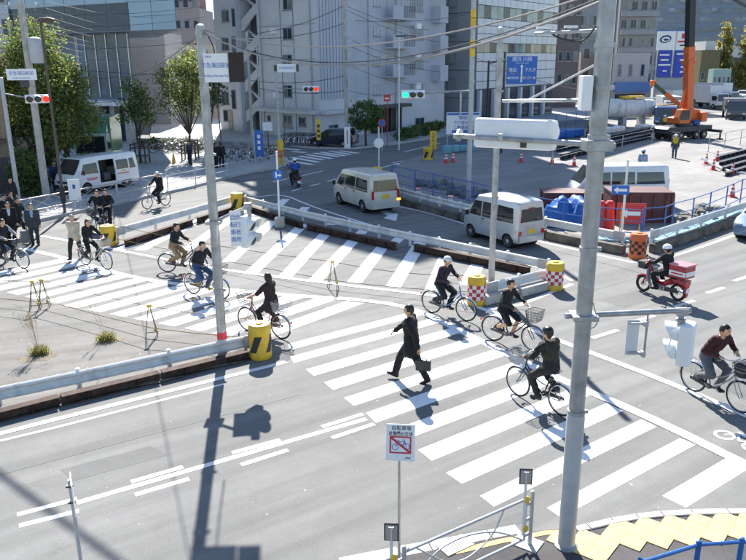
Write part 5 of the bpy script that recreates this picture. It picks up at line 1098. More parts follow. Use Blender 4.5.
for i in range(4):
    for j in range(5):
        x0 = s0 + (s1 - s0) * i / 4; zz = z0 + (z1 - z0) * j / 5; fk2.box(x0 + 0.04, x0 + (s1 - s0) / 4 - 0.04, zz + 0.04, zz + (z1 - z0) / 5 - 0.04, 0.0, 0.05, 'window_pane', mat('curtain wall glass', (0.09, 0.13, 0.16), 0.12, var=0.4, scale=0.5, spec=0.35))
for i in range(5): x0 = s0 + (s1 - s0) * i / 4; fk2.box(x0 - 0.04, x0 + 0.04, z0, z1, 0.0, 0.14, 'mullion', m_alu)
k = fk2.px(76, 40)[0]; fk2.box(k - 0.2, k + 0.2, 4.5, 9.4, 0.0, 0.05, 'slit_window', mat('pale slit window', (0.3, 0.32, 0.32), 0.3))
fk2.box(s0 - 1.5, fk2.L + 0.6, z0 - 0.6, z0 - 0.2, 0.0, 2.6, 'canopy', m_white)
for i in range(4): x0 = s0 + (fk2.L - 0.3 - s0) * i / 3; fk2.box(x0 - 0.3, x0 + 0.3, 0.1, z0 - 0.6, 0.3, 0.9, 'column', mat('pale stone column', (0.4, 0.4, 0.38), 0.8))
for i in range(6): fk2.box(1 + i * 3.6, 4.2 + i * 3.6, 0.4, 3.2, 0.0, 0.05, 'shop_window', m_win)
# tan house and white house at the left photo edge
P1 = G(16, 208, 0); P1 = V2(AT(9, 150, 41).x, 41.0)
t_ = bldg('tan_house', 'tan rendered house at the left photo edge', P1); volume(t_, [P1, P1 + V2(-8, -3.5), P1 + V2(-12, 6), P1 + V2(-3, 9)], 0, 7.4, mat('tan render', (0.26, 0.2, 0.14), 0.85, var=0.12, dirt=0.3)); f = Fac(t_, P1 + V2(-8, -3.5), P1)
f.win(f.L - 2.6, f.L - 1.2, 1.2, 2.6, nx=2); f.win(f.L - 2.6, f.L - 1.2, 4.2, 5.6, nx=2); f.box(f.L - 3.4, f.L - 0.1, 2.9, 3.1, 0.0, 0.8, 'eave', m_brown); f.box(f.L - 0.95, f.L - 0.15, 0.1, 2.1, 0.0, 0.05, 'door', m_dark)
r_, f, zt = tower('white_tower', 'white high building at the top left corner', -25, 15, -40, 74, mat('white tower wall', (0.48, 0.5, 0.53), 0.7), fl_rows(9.5, 4, 3.0, 1.6), 4, depth=8, z_top=24)
# mauve, beige and terraced buildings left of centre
r_, f, zt = tower('mauve_block', 'windowless mauve grey building behind the plaza trees', 104, 166, 33, 88, mat('mauve grey wall', (0.29, 0.285, 0.295), 0.85, var=0.08), depth=8); f.win(f.L * 0.3, f.L * 0.3 + 0.8, 5, 7, nx=1)
r_, f, zt = tower('beige_apartments', 'beige low apartment building with balconies behind the plaza', 154, 219, 45, 98, mat('beige apartment wall', (0.36, 0.34, 0.31), 0.85, var=0.08), (), 0, depth=8)
for x in (168, 184, 200): 
    for y0 in (50, 66, 82): f.winpx(x, y0, x + 8, y0 + 9, nx=2, sill=False); a = f.px(x - 2, y0 + 13); b2 = f.px(x + 10, y0 + 7); f.box(a[0], b2[0], a[1], b2[1], 0.02, 0.9, 'balcony', mat('grey balcony', (0.18, 0.18, 0.19), 0.8))
r_, f, zt = tower('terraced_block', 'pinkish grey terraced building under the small patch of sky', 150, 203, 8, 120, mat('pinkish grey tile', (0.26, 0.24, 0.245), 0.85, var=0.08), fl_rows(9.0, 3, 3.0, 1.2), 6, depth=10)
a = f.px(172, 8); b2 = f.px(194, -12); f.box(a[0], b2[0], zt, zt + 4.5, -8, -1.5, 'penthouse', mat('brown tile', (0.2, 0.13, 0.11), 0.85)); f.box(a[0], f.L, zt, zt + 0.9, -0.3, 0.0, 'parapet', mat('pinkish grey tile', (0.26, 0.24, 0.245), 0.85)); f.box(a[0] + 0.5, b2[0] - 0.5, zt + 1.6, zt + 3.2, -1.5, -1.44, 'penthouse_window', m_win)
tower('blue_grey_block', 'blue grey building just below the small patch of sky', 206, 222, 19, 135, mat('blue grey tile', (0.2, 0.23, 0.29), 0.8), fl_rows(5.0, 3, 3.0, 1.4), 3, depth=8)
# ================================================================== trees and plants
def leaf_mat(name, c, tr=0.45):
    m = bpy.data.materials.new(name); m.use_nodes = True; nt = m.node_tree; N = nt.nodes; L = nt.links; b = N['Principled BSDF']; b.inputs['Roughness'].default_value = 0.55; out = N['Material Output']
    oi = N.new('ShaderNodeNewGeometry'); mx = N.new('ShaderNodeMix'); mx.data_type = 'RGBA'; mx.inputs['A'].default_value = (*[x * 0.6 for x in c], 1); mx.inputs['B'].default_value = (*[min(1, x * 1.5) for x in c], 1); L.new(oi.outputs['Random Per Island'], mx.inputs['Factor'])
    t = N.new('ShaderNodeBsdfTranslucent'); ms = N.new('ShaderNodeMixShader'); ms.inputs[0].default_value = tr; L.new(mx.outputs['Result'], b.inputs['Base Color']); L.new(mx.outputs['Result'], t.inputs['Color']); L.new(b.outputs[0], ms.inputs[1]); L.new(t.outputs[0], ms.inputs[2]); L.new(ms.outputs[0], out.inputs['Surface'])
    MATS[name] = m; return m
m_leafg = leaf_mat('mid green leaves', (0.17, 0.23, 0.06), 0.6); m_leafd = leaf_mat('dark green leaves', (0.075, 0.115, 0.04), 0.5); m_leafy = leaf_mat('yellow green leaves', (0.27, 0.25, 0.075), 0.6); m_bark = mat('grey brown bark', (0.09, 0.07, 0.055), 0.95, var=0.35, bump=0.8, bscale=30)
def leaves(blobs, n, size, seed, clump=0.35, shell=0.55):
    r2 = np.random.default_rng(seed); vol = np.array([b[1][0] * b[1][1] * b[1][2] for b in blobs]); cnt = np.maximum(1, (n * vol / vol.sum())).astype(int); P = []
    for (c, rad), k in zip(blobs, cnt):
        nc = max(4, k // 36); d = r2.normal(size=(nc, 3)); d /= np.linalg.norm(d, axis=1)[:, None]; rr = shell + (1 - shell) * r2.random(nc) ** 0.6
        cen = np.array(c) + d * rr[:, None] * np.array(rad) * (0.88 + 0.2 * r2.random((nc, 1))); w = r2.integers(0, nc, k); P.append(cen[w] + r2.normal(size=(k, 3)) * clump * np.array([1, 1, 0.7]))
    P = np.concatenate(P); k = len(P); a = r2.normal(size=(k, 3)); a /= np.linalg.norm(a, axis=1)[:, None]; b = np.cross(a, r2.normal(size=(k, 3))); b /= np.linalg.norm(b, axis=1)[:, None]; s_ = size * (0.6 + 0.8 * r2.random((k, 1)))
    v = np.stack([P - a * s_, P + b * s_ * 0.45, P + a * s_, P - b * s_ * 0.45], 1).reshape(-1, 3); f = np.arange(4 * k).reshape(-1, 4); return v, f
def leaf_mesh(v, f, ms, seed):
    me = bpy.data.meshes.new('crown'); nv, nf = len(v), len(f); me.vertices.add(nv); me.vertices.foreach_set('co', v.astype(np.float32).ravel()); me.loops.add(nf * 4); me.loops.foreach_set('vertex_index', f.astype(np.int32).ravel()); me.polygons.add(nf); me.polygons.foreach_set('loop_start', np.arange(0, nf * 4, 4, dtype=np.int32))
    for m in ms: me.materials.append(m)
    me.polygons.foreach_set('material_index', np.random.default_rng(seed).integers(0, len(ms), nf).astype(np.int32)); me.update(); return me
def tree(label, base, blobs, n, size, seed, ms, trunk_r=0.16, name='tree', clump=0.35, split=1.8, shell=0.55, cat='tree'):
    t = thing(name, label, cat, base); r2 = random.Random(seed); top = max(b[0][2] for b in blobs); mb = MB()
    tp = [(0, 0, 0), (r2.uniform(-.08, .08), r2.uniform(-.08, .08), split * 0.5), (r2.uniform(-.15, .15), r2.uniform(-.15, .15), split)]; mb.path(smooth_line(tp), [trunk_r * (1.25 - 0.45 * i / 9) for i in range(len(smooth_line(tp)))], 9); tb = Vector(tp[-1])
    for (c, rad) in blobs:
        for q in range(4):
            e = Vector(c) + Vector((r2.uniform(-.7, .7) * rad[0], r2.uniform(-.7, .7) * rad[1], r2.uniform(-.4, .7) * rad[2])); m_ = tb.lerp(e, 0.5) + Vector((r2.uniform(-.2, .2), r2.uniform(-.2, .2), 0.2)); pl_ = smooth_line([tuple(tb), tuple(m_), tuple(e)]); mb.path(pl_, [trunk_r * 0.55 * (1 - 0.85 * i / (len(pl_) - 1)) for i in range(len(pl_))], 6)
    mb.build('trunk', m_bark, t, smooth=True); v, f = leaves(blobs, n, size, seed, clump, shell); put('crown', leaf_mesh(v, f, ms, seed), t); return t
tree('large leafy tree at the left behind the utility pole, left crown', G(24, 194, 0.12) + Vector((0, 2.5, 0)), [((0.3, 0, 6.4), (1.9, 1.6, 2.2)), ((-0.9, 0.2, 4.6), (1.8, 1.6, 2.0)), ((0.9, 0, 3.6), (1.5, 1.5, 1.6)), ((0.4, 0.1, 8.0), (1.2, 1.2, 1.2))], 19000, 0.095, 11, [m_leafg, m_leafg, m_leafd, m_leafg, m_leafy], 0.18)
tree('large leafy tree at the left behind the brown lamp pole, right crown', G(54, 190, 0.12) + Vector((0, 2.5, 0)), [((0, 0, 5.3), (1.5, 1.4, 1.6)), ((0.5, 0.2, 3.8), (1.3, 1.3, 1.4)), ((-0.7, 0, 3.2), (1.3, 1.3, 1.2)), ((0.1, 0, 6.6), (0.9, 0.9, 1.0))], 13000, 0.095, 12, [m_leafg, m_leafg, m_leafd, m_leafg, m_leafy], 0.17)
def tree_guard(label, p):
    t = thing('tree_guard', label, 'tree guard', p)
    for x in (-0.5, 0.5):
        for y in (-0.5, 0.5): MB().box((x, y, 0.7), (0.09, 0.09, 1.4)).build('post', m_brown, t)
    for z in (0.5, 1.1, 1.35):
        for y in (-0.5, 0.5): MB().box((0, y, z), (0.9, 0.05, 0.07)).build('rail', m_brown, t)
        for x in (-0.5, 0.5): MB().box((x, 0, z), (0.05, 0.9, 0.07)).build('rail', m_brown, t)
pA = G(141, 163, 0.12); tree('slender young tree inside a brown guard on the plaza', pA, [((0, 0, 4.6), (0.95, 0.9, 1.5)), ((-0.5, 0, 3.4), (0.7, 0.7, 0.8)), ((0.5, 0.1, 3.3), (0.7, 0.7, 0.8))], 2300, 0.1, 13, [m_leafd, m_leafg], 0.08, clump=0.28, shell=0.3); tree_guard('brown wooden tree guard round the slender plaza tree', pA)
pB = G(184, 163, 0.12); tree('yellowing tree with broad crown behind the left pole', pB + Vector((0, 2, 0)), [((-0.3, 0, 5.6), (1.7, 1.5, 1.3)), ((0.6, 0.1, 6.6), (1.4, 1.3, 1.2)), ((-1.0, 0, 4.2), (1.1, 1.1, 1.0)), ((0.9, 0, 4.4), (1.0, 1, 1.0))], 6500, 0.1, 14, [m_leafy, m_leafg, m_leafd], 0.1, clump=0.32); tree_guard('brown wooden tree guard round the yellowing plaza tree', pB + Vector((0, 2, 0)))
tree('small dark tree right of the left pole in front of the white wing', G(212, 150, 0.12), [((0, 0, 5.2), (1.0, 1.0, 1.9))], 2200, 0.13, 15, [m_leafd], 0.08)
tree('round clipped dark tree beside the apartment entrance', G(366, 146, 0.12), [((0, 0, 2.5), (1.35, 1.3, 1.2))], 4200, 0.1, 16, [m_leafd, m_leafd, m_leafg], 0.1, 'round_tree', 0.18, 1.4, 0.8)
tree('pale conifer in front of the far office, left one', G(718, 95), [((0, 0, 5), (2.0, 2.0, 3)), ((0, 0, 9), (1.3, 1.3, 3)), ((0, 0, 12), (0.6, 0.6, 2.5))], 3500, 0.3, 17, [m_leafy], 0.25, 'conifer', 0.4)
tree('pale conifer in front of the far office, right one', G(742, 96), [((0, 0, 4.5), (2.0, 2.0, 3)), ((0, 0, 8.5), (1.3, 1.3, 2.5)), ((0, 0, 11), (0.6, 0.6, 2))], 3500, 0.3, 18, [m_leafy], 0.25, 'conifer', 0.4)
def shrub(label, x, y, rad, n, seed, z=0.12, ms=None, size=0.1): return tree(label, G(x, y, z), [((0, 0, rad[2]), rad)], n, size, seed, ms or [m_leafd, m_leafg], 0.04, 'shrub', 0.15, 0.3, 0.7, 'shrub')
shrub('dark hedge block left of the utility pole', 30, 196, (0.8, 0.7, 1.3), 3000, 21); shrub('dark hedge block behind the person in red', 42, 186, (0.9, 0.7, 1.2), 2600, 22); shrub('low shrub by the green truck', 92, 178, (0.7, 0.6, 0.7), 1500, 23)
for i in range(5): shrub(['first', 'second', 'third', 'fourth', 'fifth'][i] + ' shrub from the left along the far planter', 404 + i * 8, 140 - i * 2.2, (0.9, 0.6, 0.5), 900, 30 + i)
for i in range(4): shrub(['first', 'second', 'third', 'fourth'][i] + ' low shrub from the left at the back of the plaza', 150 + i * 14, 148 + i * 0.3, (0.9, 0.6, 0.4), 700, 40 + i)
def tuft(label, p, n, h_, seed, dry=0):
    r2 = random.Random(seed); t = thing('grass_tuft', label, 'weed', p); mb = MB()
    for _ in range(n):
        a = r2.uniform(0, 6.28); l = h_ * r2.uniform(0.6, 1.1); o = Vector((r2.gauss(0, 0.1), r2.gauss(0, 0.08), 0)); d = Vector((math.cos(a), math.sin(a), 0)); sd_ = Vector((-d.y, d.x, 0)) * 0.006; b1 = o + d * l * 0.25 + Vector((0, 0, l * 0.6)); b2 = o + d * l * 0.6 + Vector((0, 0, l * r2.uniform(0.6, 0.95)))
        mb.add([o - sd_ * 1.4, o + sd_ * 1.4, b1 + sd_, b1 - sd_, b2], [(0, 1, 2, 3), (3, 2, 4)])
    o = mb.build('blades', m_leafy, t); o['kind'] = 'stuff'
    for k in range(dry):
        x, y = r2.gauss(-0.1, 0.07), r2.gauss(0, 0.06); pts = smooth_line([(x * 0.3, y * 0.3, 0), (x * 1.2, y, 0.5), (x * 2.2, y * 2, 1.0)]); MB().path(pts, 0.004, 4).build('dry_stalk', mat('dry straw', (0.42, 0.33, 0.22), 0.9), t)
        mb = MB()
        for q in range(70): z = r2.uniform(0.7, 1.08); c_ = Vector((x * (1 + z * 1.15), y * (1 + z), z)) + Vector((r2.gauss(0, 0.02), r2.gauss(0, 0.02), 0)); e = c_ + Vector((r2.gauss(0, 0.05), r2.gauss(0, 0.05), 0.035)); mb.add([c_, c_ + Vector((0.008, 0, 0)), e], [(0, 1, 2)])
        o = mb.build('seed_head', mat('dry straw', (0.42, 0.33, 0.22), 0.9), t); o['kind'] = 'stuff'
tuft('yellow green weed tuft with tall dry stalks on the island, left one', G(40, 354, 0.03), 380, 0.27, 51, 9); tuft('yellow green weed tuft on the island, right one', G(107, 340, 0.03), 360, 0.27, 52, 2)
m_soil = mat('dry soil', (0.17, 0.14, 0.1), 0.95, var=0.35, scale=6, bump=0.8)
for i, (x, y, w_, h_) in enumerate([(38, 358, 0.55, 0.3), (110, 341, 0.4, 0.22), (140, 384, 0.9, 0.12), (215, 366, 0.7, 0.1)]):
    r2 = random.Random(60 + i); mb = MB(); N_ = 26; pts = [(w_ * (0.7 + 0.5 * r2.random()) * math.cos(6.283 * k / N_), h_ * (0.6 + 0.6 * r2.random()) * math.sin(6.283 * k / N_)) for k in range(N_)]; q = G(x, y, 0.03); mb.add([(p[0], p[1], 0.002) for p in pts] + [(p[0] * 0.6, p[1] * 0.6, 0.012) for p in pts] + [(0, 0, 0.02)], [(k, (k + 1) % N_, N_ + (k + 1) % N_, N_ + k) for k in range(N_)] + [(N_ + k, N_ + (k + 1) % N_, 2 * N_) for k in range(N_)]); o = mb.build('soil_patch', m_soil, island, smooth=True, loc=q, rz=R(25))
# ================================================================== vehicles
m_glass = mat('dark car glass', (0.02, 0.024, 0.028), 0.06, 0.0, var=0.1, spec=0.8)
m_trim = mat('black car trim', (0.025, 0.025, 0.027), 0.5)
m_wheelc = mat('silver wheel', (0.4, 0.4, 0.41), 0.35, 0.7)
m_plate_y = mat('yellow number plate', (0.7, 0.5, 0.05), 0.5)
m_taill = mat('red tail lamp', (0.42, 0.015, 0.02), 0.15)
m_headl = mat('clear head lamp', (0.55, 0.57, 0.58), 0.08, 0.2)
def carpaint(name, c, metal=0.3): return mat(name, c, 0.32, metal, var=0.05, scale=2, coat=0.7, dirt=0.08)
class Van:
    """one-box body: stations along x, rings of z levels; W half width by height, roof by x"""
    def __init__(s, L, W, H, nose, cowl, hood, screen_top, belt=0.95, zb=0.26, taper=0.1, rear_slope=0.06, roof_r=0.12):
        s.L, s.W, s.H, s.nose, s.cowl, s.hood, s.st, s.belt, s.zb, s.taper, s.rs, s.rr = L, W, H, nose, cowl, hood, screen_top, belt, zb, taper, rear_slope, roof_r
    def roof(s, x):
        xf = s.L / 2
        if x <= s.st: 
            r_ = s.H
            if x < -xf + 0.25: r_ = s.H - 0.06 * ((-xf + 0.25 - x) / 0.25) ** 2
            return r_ - 0.05 * max(0, (x - (s.st - 0.5)) / 0.5) ** 2 if x > s.st - 0.5 else r_
        if x <= s.cowl: k = (x - s.st) / (s.cowl - s.st); return (s.H - 0.05) + (s.hood - s.H + 0.05) * (k ** 0.92)
        k = (x - s.cowl) / (xf - s.cowl); return s.hood + (s.nose - s.hood) * k ** 1.6
    def half(s, x, z):
        w = s.W / 2; 
        if z > s.belt: w -= s.taper * ((z - s.belt) / (s.H - s.belt)) ** 1.3
        if z < 0.45: w -= 0.04 * (0.45 - z) / 0.2
        f = (x - (s.L / 2 - 0.55)) / 0.55
        if f > 0: w -= 0.2 * f * f
        r_ = (-s.L / 2 + 0.3 - x) / 0.3
        if r_ > 0: w -= 0.06 * r_ * r_
        return w
    def pt(s, x, z, sd_, out=0.004): return Vector((x, sd_ * (s.half(x, z) + out), z))
    def rearx(s, z): return -s.L / 2 + (s.rs * max(0, (z - s.belt) / (s.H - s.belt)))
    def body(s, wheels, wr):
        xf = s.L / 2; xs = sorted(set([-xf, -xf + 0.08, -xf + 0.3, -xf + 0.8, -0.4, 0.2, s.st - 0.5, s.st - 0.2, s.st, s.st + (s.cowl - s.st) * 0.33, s.st + (s.cowl - s.st) * 0.66, s.cowl, s.cowl + (xf - s.cowl) * 0.4, s.cowl + (xf - s.cowl) * 0.75, xf]))
        lv = [s.zb, 0.45, 0.7, s.belt, s.belt + 0.3, s.belt + 0.55]
        mb = MB(); rings = []; per = None
        for x in xs:
            rf = s.roof(x); zs = []
            ze = rf - s.rr
            for k, z in enumerate(lv): zs.append(min(z, ze - 0.012 * (len(lv) - k)))
            zs.append(ze)
            side_ = [(s.half(x, z), z) for z in zs]; w = side_[-1][0]
            arc = [(w - s.rr * (1 - math.cos(R(a))) * 1.0, ze + s.rr * 0.82 * math.sin(R(a))) for a in (30, 60, 90)]
            prof = side_ + arc + [(w * 0.45, rf - s.rr * 0.06)]
            ring = [(-y, z) for y, z in prof] + [(0, rf)] + [(y, z) for y, z in reversed(prof)]
            per = len(ring); rings.append([(x + (s.rearx(z) + s.L / 2 if x < -xf + 0.01 else (s.rearx(z) + s.L / 2) * 0.7 if x < -xf + 0.1 else 0), y, z) for y, z in ring])
        vv = [p for r_ in rings for p in r_]; ff = []
        for i in range(len(rings) - 1):
            for j in range(per): j2 = (j + 1) % per; ff.append((i * per + j, i * per + j2, (i + 1) * per + j2, (i + 1) * per + j))
        ff += [tuple(range(per)), tuple(reversed(range((len(rings) - 1) * per, len(rings) * per)))]
        mb.add(vv, ff); s.me = mb; return mb
    def panel(s, pts, sd_, name, m, t, out=0.005, th=0.012):
        """panel on the side following the body, pts in x,z in order; subdivided along z"""
        mb = MB(); (x0, z0), (x1, z1), (x2, z2), (x3, z3) = pts   # lower-rear, lower-front, upper-front, upper-rear
        n = 5; k = 4; vv = []; ff = []
        for lay, o in ((0, out), (1, out - th)):
            for i in range(n + 1):
                u = i / n
                for j in range(k + 1):
                    v = j / k; xa = x0 + (x3 - x0) * u; xb = x1 + (x2 - x1) * u; za = z0 + (z3 - z0) * u; zb_ = z1 + (z2 - z1) * u
                    vv.append(s.pt(xa + (xb - xa) * v, za + (zb_ - za) * v, sd_, o))
        N_ = (n + 1) * (k + 1); idx = lambda l, i, j: l * N_ + i * (k + 1) + j
        for i in range(n):
            for j in range(k):
                ff.append((idx(0, i, j), idx(0, i, j + 1), idx(0, i + 1, j + 1), idx(0, i + 1, j))); ff.append((idx(1, i, j), idx(1, i + 1, j), idx(1, i + 1, j + 1), idx(1, i, j + 1)))
        for j in range(k): ff.append((idx(0, 0, j), idx(1, 0, j), idx(1, 0, j + 1), idx(0, 0, j + 1))); ff.append((idx(0, n, j), idx(0, n, j + 1), idx(1, n, j + 1), idx(1, n, j)))
        for i in range(n): ff.append((idx(0, i, 0), idx(0, i + 1, 0), idx(1, i + 1, 0), idx(1, i, 0))); ff.append((idx(0, i, k), idx(1, i, k), idx(1, i + 1, k), idx(0, i + 1, k)))
        if sd_ > 0: ff = [tuple(reversed(f)) for f in ff]
        mb.add(vv, ff); return mb.build(name, m, t, smooth=True)
    def rear_panel(s, y0, y1, z0, z1, name, m, t, out=0.008, y0t=None, y1t=None):
        y0t = y0 if y0t is None else y0t; y1t = y1 if y1t is None else y1t
        P = [(y0, z0), (y1, z0), (y1t, z1), (y0t, z1)]; mb = MB()
        vv = [(s.rearx(z) - out, y, z) for y, z in P] + [(s.rearx(z) - out + 0.014, y, z) for y, z in P]
        mb.add(vv, [(0, 3, 2, 1), (4, 5, 6, 7)] + [(i, (i + 1) % 4, 4 + (i + 1) % 4, 4 + i) for i in range(4)]); return mb.build(name, m, t, bevel=0.0)
    def screen(s, t, inset=0.08, name='windscreen', m=None):
        n = 8; vv = []; ff = []; xa = s.st + 0.03; xb = s.cowl - 0.03
        for i in range(n + 1):
            x = xa + (xb - xa) * i / n; z = s.roof(x); w = s.half(x, z - 0.1) - inset - 0.03
            for j in range(7): y = -w + 2 * w * j / 6; vv.append((x + 0.004, y, z - 0.05 * s.rr * (abs(y) / max(w, .1)) + 0.006 - (s.rr * 0.06 if abs(y) > 0.3 else 0.0) * 0.5))
        for i in range(n):
            for j in range(6): a = i * 7 + j; ff.append((a, a + 7, a + 8, a + 1))
        mb = MB(); mb.add(vv, ff); return mb.build(name, m or m_glass, t, smooth=True)
def car_wheel(t, x, y, r_, w=0.17, hub=None):
    s_ = 1 if y > 0 else -1; b = MB(); T = Matrix.Rotation(R(90), 4, 'X')
    b.lathe([(r_ * 0.62, -w / 2), (r_ * 0.93, -w / 2), (r_, -w / 2 + 0.03), (r_, w / 2 - 0.03), (r_ * 0.93, w / 2), (r_ * 0.62, w / 2)], 26, 0, T)
    o = b.build('wheel', m_rubber, t, smooth=True, loc=(x, y, r_))
    b = MB(); b.lathe([(r_ * 0.6, -0.01), (r_ * 0.64, 0.012), (r_ * 0.5, 0.0), (r_ * 0.22, 0.02), (0.03, 0.03)], 20, 0, Matrix.Rotation(R(-90 * s_), 4, 'X')); h_ = b.build('rim', hub or m_wheelc, o, smooth=True, loc=(0, s_ * (w / 2 - 0.01), 0))
    for k in range(6):
        a = 2 * math.pi * k / 6; q = MB(); q.ell((r_ * 0.4 * math.cos(a), s_ * (w / 2 + 0.001), r_ * 0.4 * math.sin(a)), (0.025, 0.006, 0.025), 0, 6, 4)
    return o
def cut(o, cutters):
    """boolean the cutters out of o, keep plain mesh"""
    tmp = []
    for cm in cutters:
        c_ = bpy.data.objects.new('cutter', cm); COL.objects.link(c_); tmp.append(c_); md = o.modifiers.new('b', 'BOOLEAN'); md.operation = 'DIFFERENCE'; md.object = c_; md.solver = 'EXACT'
    bpy.context.view_layer.update(); dg = bpy.context.evaluated_depsgraph_get(); me = bpy.data.meshes.new_from_object(o.evaluated_get(dg)); o.modifiers.clear(); o.data = me; me.shade_smooth(); me.set_sharp_from_angle(angle=R(32))
    for c_ in tmp: bpy.data.objects.remove(c_)
def make_van(label, loc, rz, V, paint, wheels, wr, cat='van', name='van', openings=()):
    t = thing(name, label, cat, loc, rz); o = MB.build(V.body(wheels, wr), 'body', paint, None, smooth=True, ang=32)
    cs = []
    for x in wheels: c_ = MB(); c_.lathe([(wr + 0.045, -1.5), (wr + 0.045, 1.5)], 28, 0, Matrix.Translation((x, 0, wr)) @ Matrix.Rotation(R(90), 4, 'X')); cs.append(c_.mesh('c', m_trim))
    for (x0, x1, z0, z1, y0, y1) in openings: c_ = MB(); c_.box(((x0 + x1) / 2, (y0 + y1) / 2, (z0 + z1) / 2), (x1 - x0, y1 - y0, z1 - z0)); cs.append(c_.mesh('c', m_trim))
    cut(o, cs); o.parent = t
    for x in wheels:
        b = MB(); b.lathe([(wr + 0.035, -V.W / 2 + 0.12), (wr + 0.035, V.W / 2 - 0.12)], 20, 0, Matrix.Translation((x, 0, wr)) @ Matrix.Rotation(R(90), 4, 'X')); b.build('wheel_well', m_trim, t)
        for sd_ in (-1, 1): car_wheel(t, x, sd_ * (V.W / 2 - 0.1), wr)
    b = MB(); b.box((0, 0, 0.24), (V.L - 0.5, V.W - 0.25, 0.1)); b.build('underbody', m_trim, t)
    return t
def lamps_rear(t, V, z0, z1, w=0.12, y=None, m=None):
    for sd_ in (-1, 1):
        yo = V.half(-V.L / 2 + 0.02, (z0 + z1) / 2) - 0.015 if y is None else y; a, b = sorted((sd_ * (yo - w), sd_ * yo)); V.rear_panel(a, b, z0, z1, 'tail_lamp', m or m_taill, t, 0.016)
def mirror(t, V, x, z):
    for sd_ in (-1, 1):
        q = V.pt(x, z, sd_, 0); b = MB(); b.tube(q, q + Vector((0.02, sd_ * 0.14, 0.02)), 0.015, n=6); b.box(q + Vector((0.02, sd_ * 0.2, 0.05)), (0.07, 0.15, 0.22)); b.build('mirror', m_trim, t, bevel=0.02)
def door_lines(t, V, xs, z0, z1):
    for sd_ in (-1, 1):
        for x in xs: V.panel([(x - 0.006, z0), (x + 0.006, z0), (x + 0.006, z1), (x - 0.006, z1)], sd_, 'door_gap', m_trim, t, 0.002, 0.006)
def handles(t, V, xs, z):
    for sd_ in (-1, 1):
        for x in xs: b = MB(); q = V.pt(x, z, sd_, 0.012); b.box(q, (0.16, 0.025, 0.045)); b.build('door_handle', m_trim, t, bevel=0.008)
# ---- silver microvan (rear towards us)
m_silver = carpaint('silver paint', (0.5, 0.52, 0.54), 0.4)
kv = Van(3.4, 1.47, 1.88, 0.62, 1.45, 1.02, 0.72, belt=0.98, taper=0.1, rear_slope=0.05)
a = G(513, 250); b_ = G(468, 237); rz = R(122.5); u = Vector((math.cos(rz), math.sin(rz), 0)); lft = Vector((-u.y, u.x, 0))
c = a + u * 1.52 - lft * 0.735
t = make_van('silver boxy microvan seen from behind on the shaded road', c, rz, kv, m_silver, (-1.15, 1.05), 0.27)
for sd_ in (-1, 1):
    kv.panel([(0.42, 1.0), (1.12, 1.02), (0.86, 1.58), (0.42, 1.6)], sd_, 'front_window', m_glass, t); kv.panel([(-0.42, 1.0), (0.34, 1.0), (0.34, 1.6), (-0.42, 1.6)], sd_, 'side_window', m_glass, t); kv.panel([(-1.45, 1.02), (-0.52, 1.0), (-0.52, 1.6), (-1.38, 1.58)], sd_, 'rear_side_window', m_glass, t)
    kv.panel([(-0.9, 0.62), (0.9, 0.62), (0.9, 0.66), (-0.9, 0.66)], sd_, 'side_moulding', m_silver, t, 0.012)
kv.screen(t); kv.rear_panel(-0.58, 0.58, 1.06, 1.56, 'rear_window', m_glass, t, 0.01, -0.52, 0.52); kv.rear_panel(-0.64, 0.64, 0.28, 0.52, 'rear_bumper', m_silver, t, 0.05); kv.rear_panel(-0.18, 0.18, 0.6, 0.78, 'number_plate', m_plate_y, t, 0.02)
kv.rear_panel(-0.15, 0.15, 1.56, 1.6, 'stop_lamp', m_taill, t, 0.02); lamps_rear(t, kv, 0.55, 0.72, 0.15)
door_lines(t, kv, (0.38, -0.47), 0.42, 1.62); handles(t, kv, (0.28, -0.36), 0.92); mirror(t, kv, 1.02, 1.05)
b = MB(); b.tube((kv.rearx(1.1) - 0.02, 0.05, 1.08), (kv.rearx(1.25) - 0.02, 0.35, 1.14), 0.008, n=5); b.build('wiper', m_trim, t)
kv.rear_panel(-0.3, 0.3, 0.84, 0.9, 'plate_garnish', m_silver, t, 0.02)
# ---- cream minivan
m_cream = carpaint('pale champagne paint', (0.56, 0.55, 0.48), 0.2)
hv = Van(4.3, 1.66, 1.9, 0.62, 1.75, 1.02, 0.95, belt=0.98, taper=0.12, rear_slope=0.1)
rz = R(119); u = Vector((math.cos(rz), math.sin(rz), 0)); lft = Vector((-u.y, u.x, 0)); a = G(369, 215); c = a + u * 2.0 - lft * 0.83
t = make_van('cream minivan seen from behind with its indicator on', c, rz, hv, m_cream, (-1.3, 1.2), 0.3)
for sd_ in (-1, 1):
    hv.panel([(0.55, 1.02), (1.4, 1.04), (1.02, 1.6), (0.55, 1.62)], sd_, 'front_window', m_glass, t); hv.panel([(-0.55, 1.02), (0.47, 1.02), (0.47, 1.62), (-0.55, 1.62)], sd_, 'side_window', m_glass, t); hv.panel([(-1.85, 1.04), (-0.65, 1.02), (-0.65, 1.62), (-1.72, 1.6)], sd_, 'rear_side_window', m_glass, t)
hv.screen(t); hv.rear_panel(-0.68, 0.68, 1.08, 1.6, 'rear_window', m_glass, t, 0.01, -0.6, 0.6); hv.rear_panel(-0.74, 0.74, 0.28, 0.55, 'rear_bumper', m_cream, t, 0.07); hv.rear_panel(-0.2, 0.2, 0.74, 0.92, 'number_plate', m_plate_y, t, 0.02)
lamps_rear(t, hv, 0.72, 1.12, 0.13); door_lines(t, hv, (0.5, -0.6), 0.42, 1.64); handles(t, hv, (0.4, -0.5), 0.95); mirror(t, hv, 1.28, 1.08)
hv.rear_panel(-0.82, -0.62, 0.6, 0.7, 'indicator', emat('lit amber lamp', '#ff8a20', 1.5), t, 0.02)
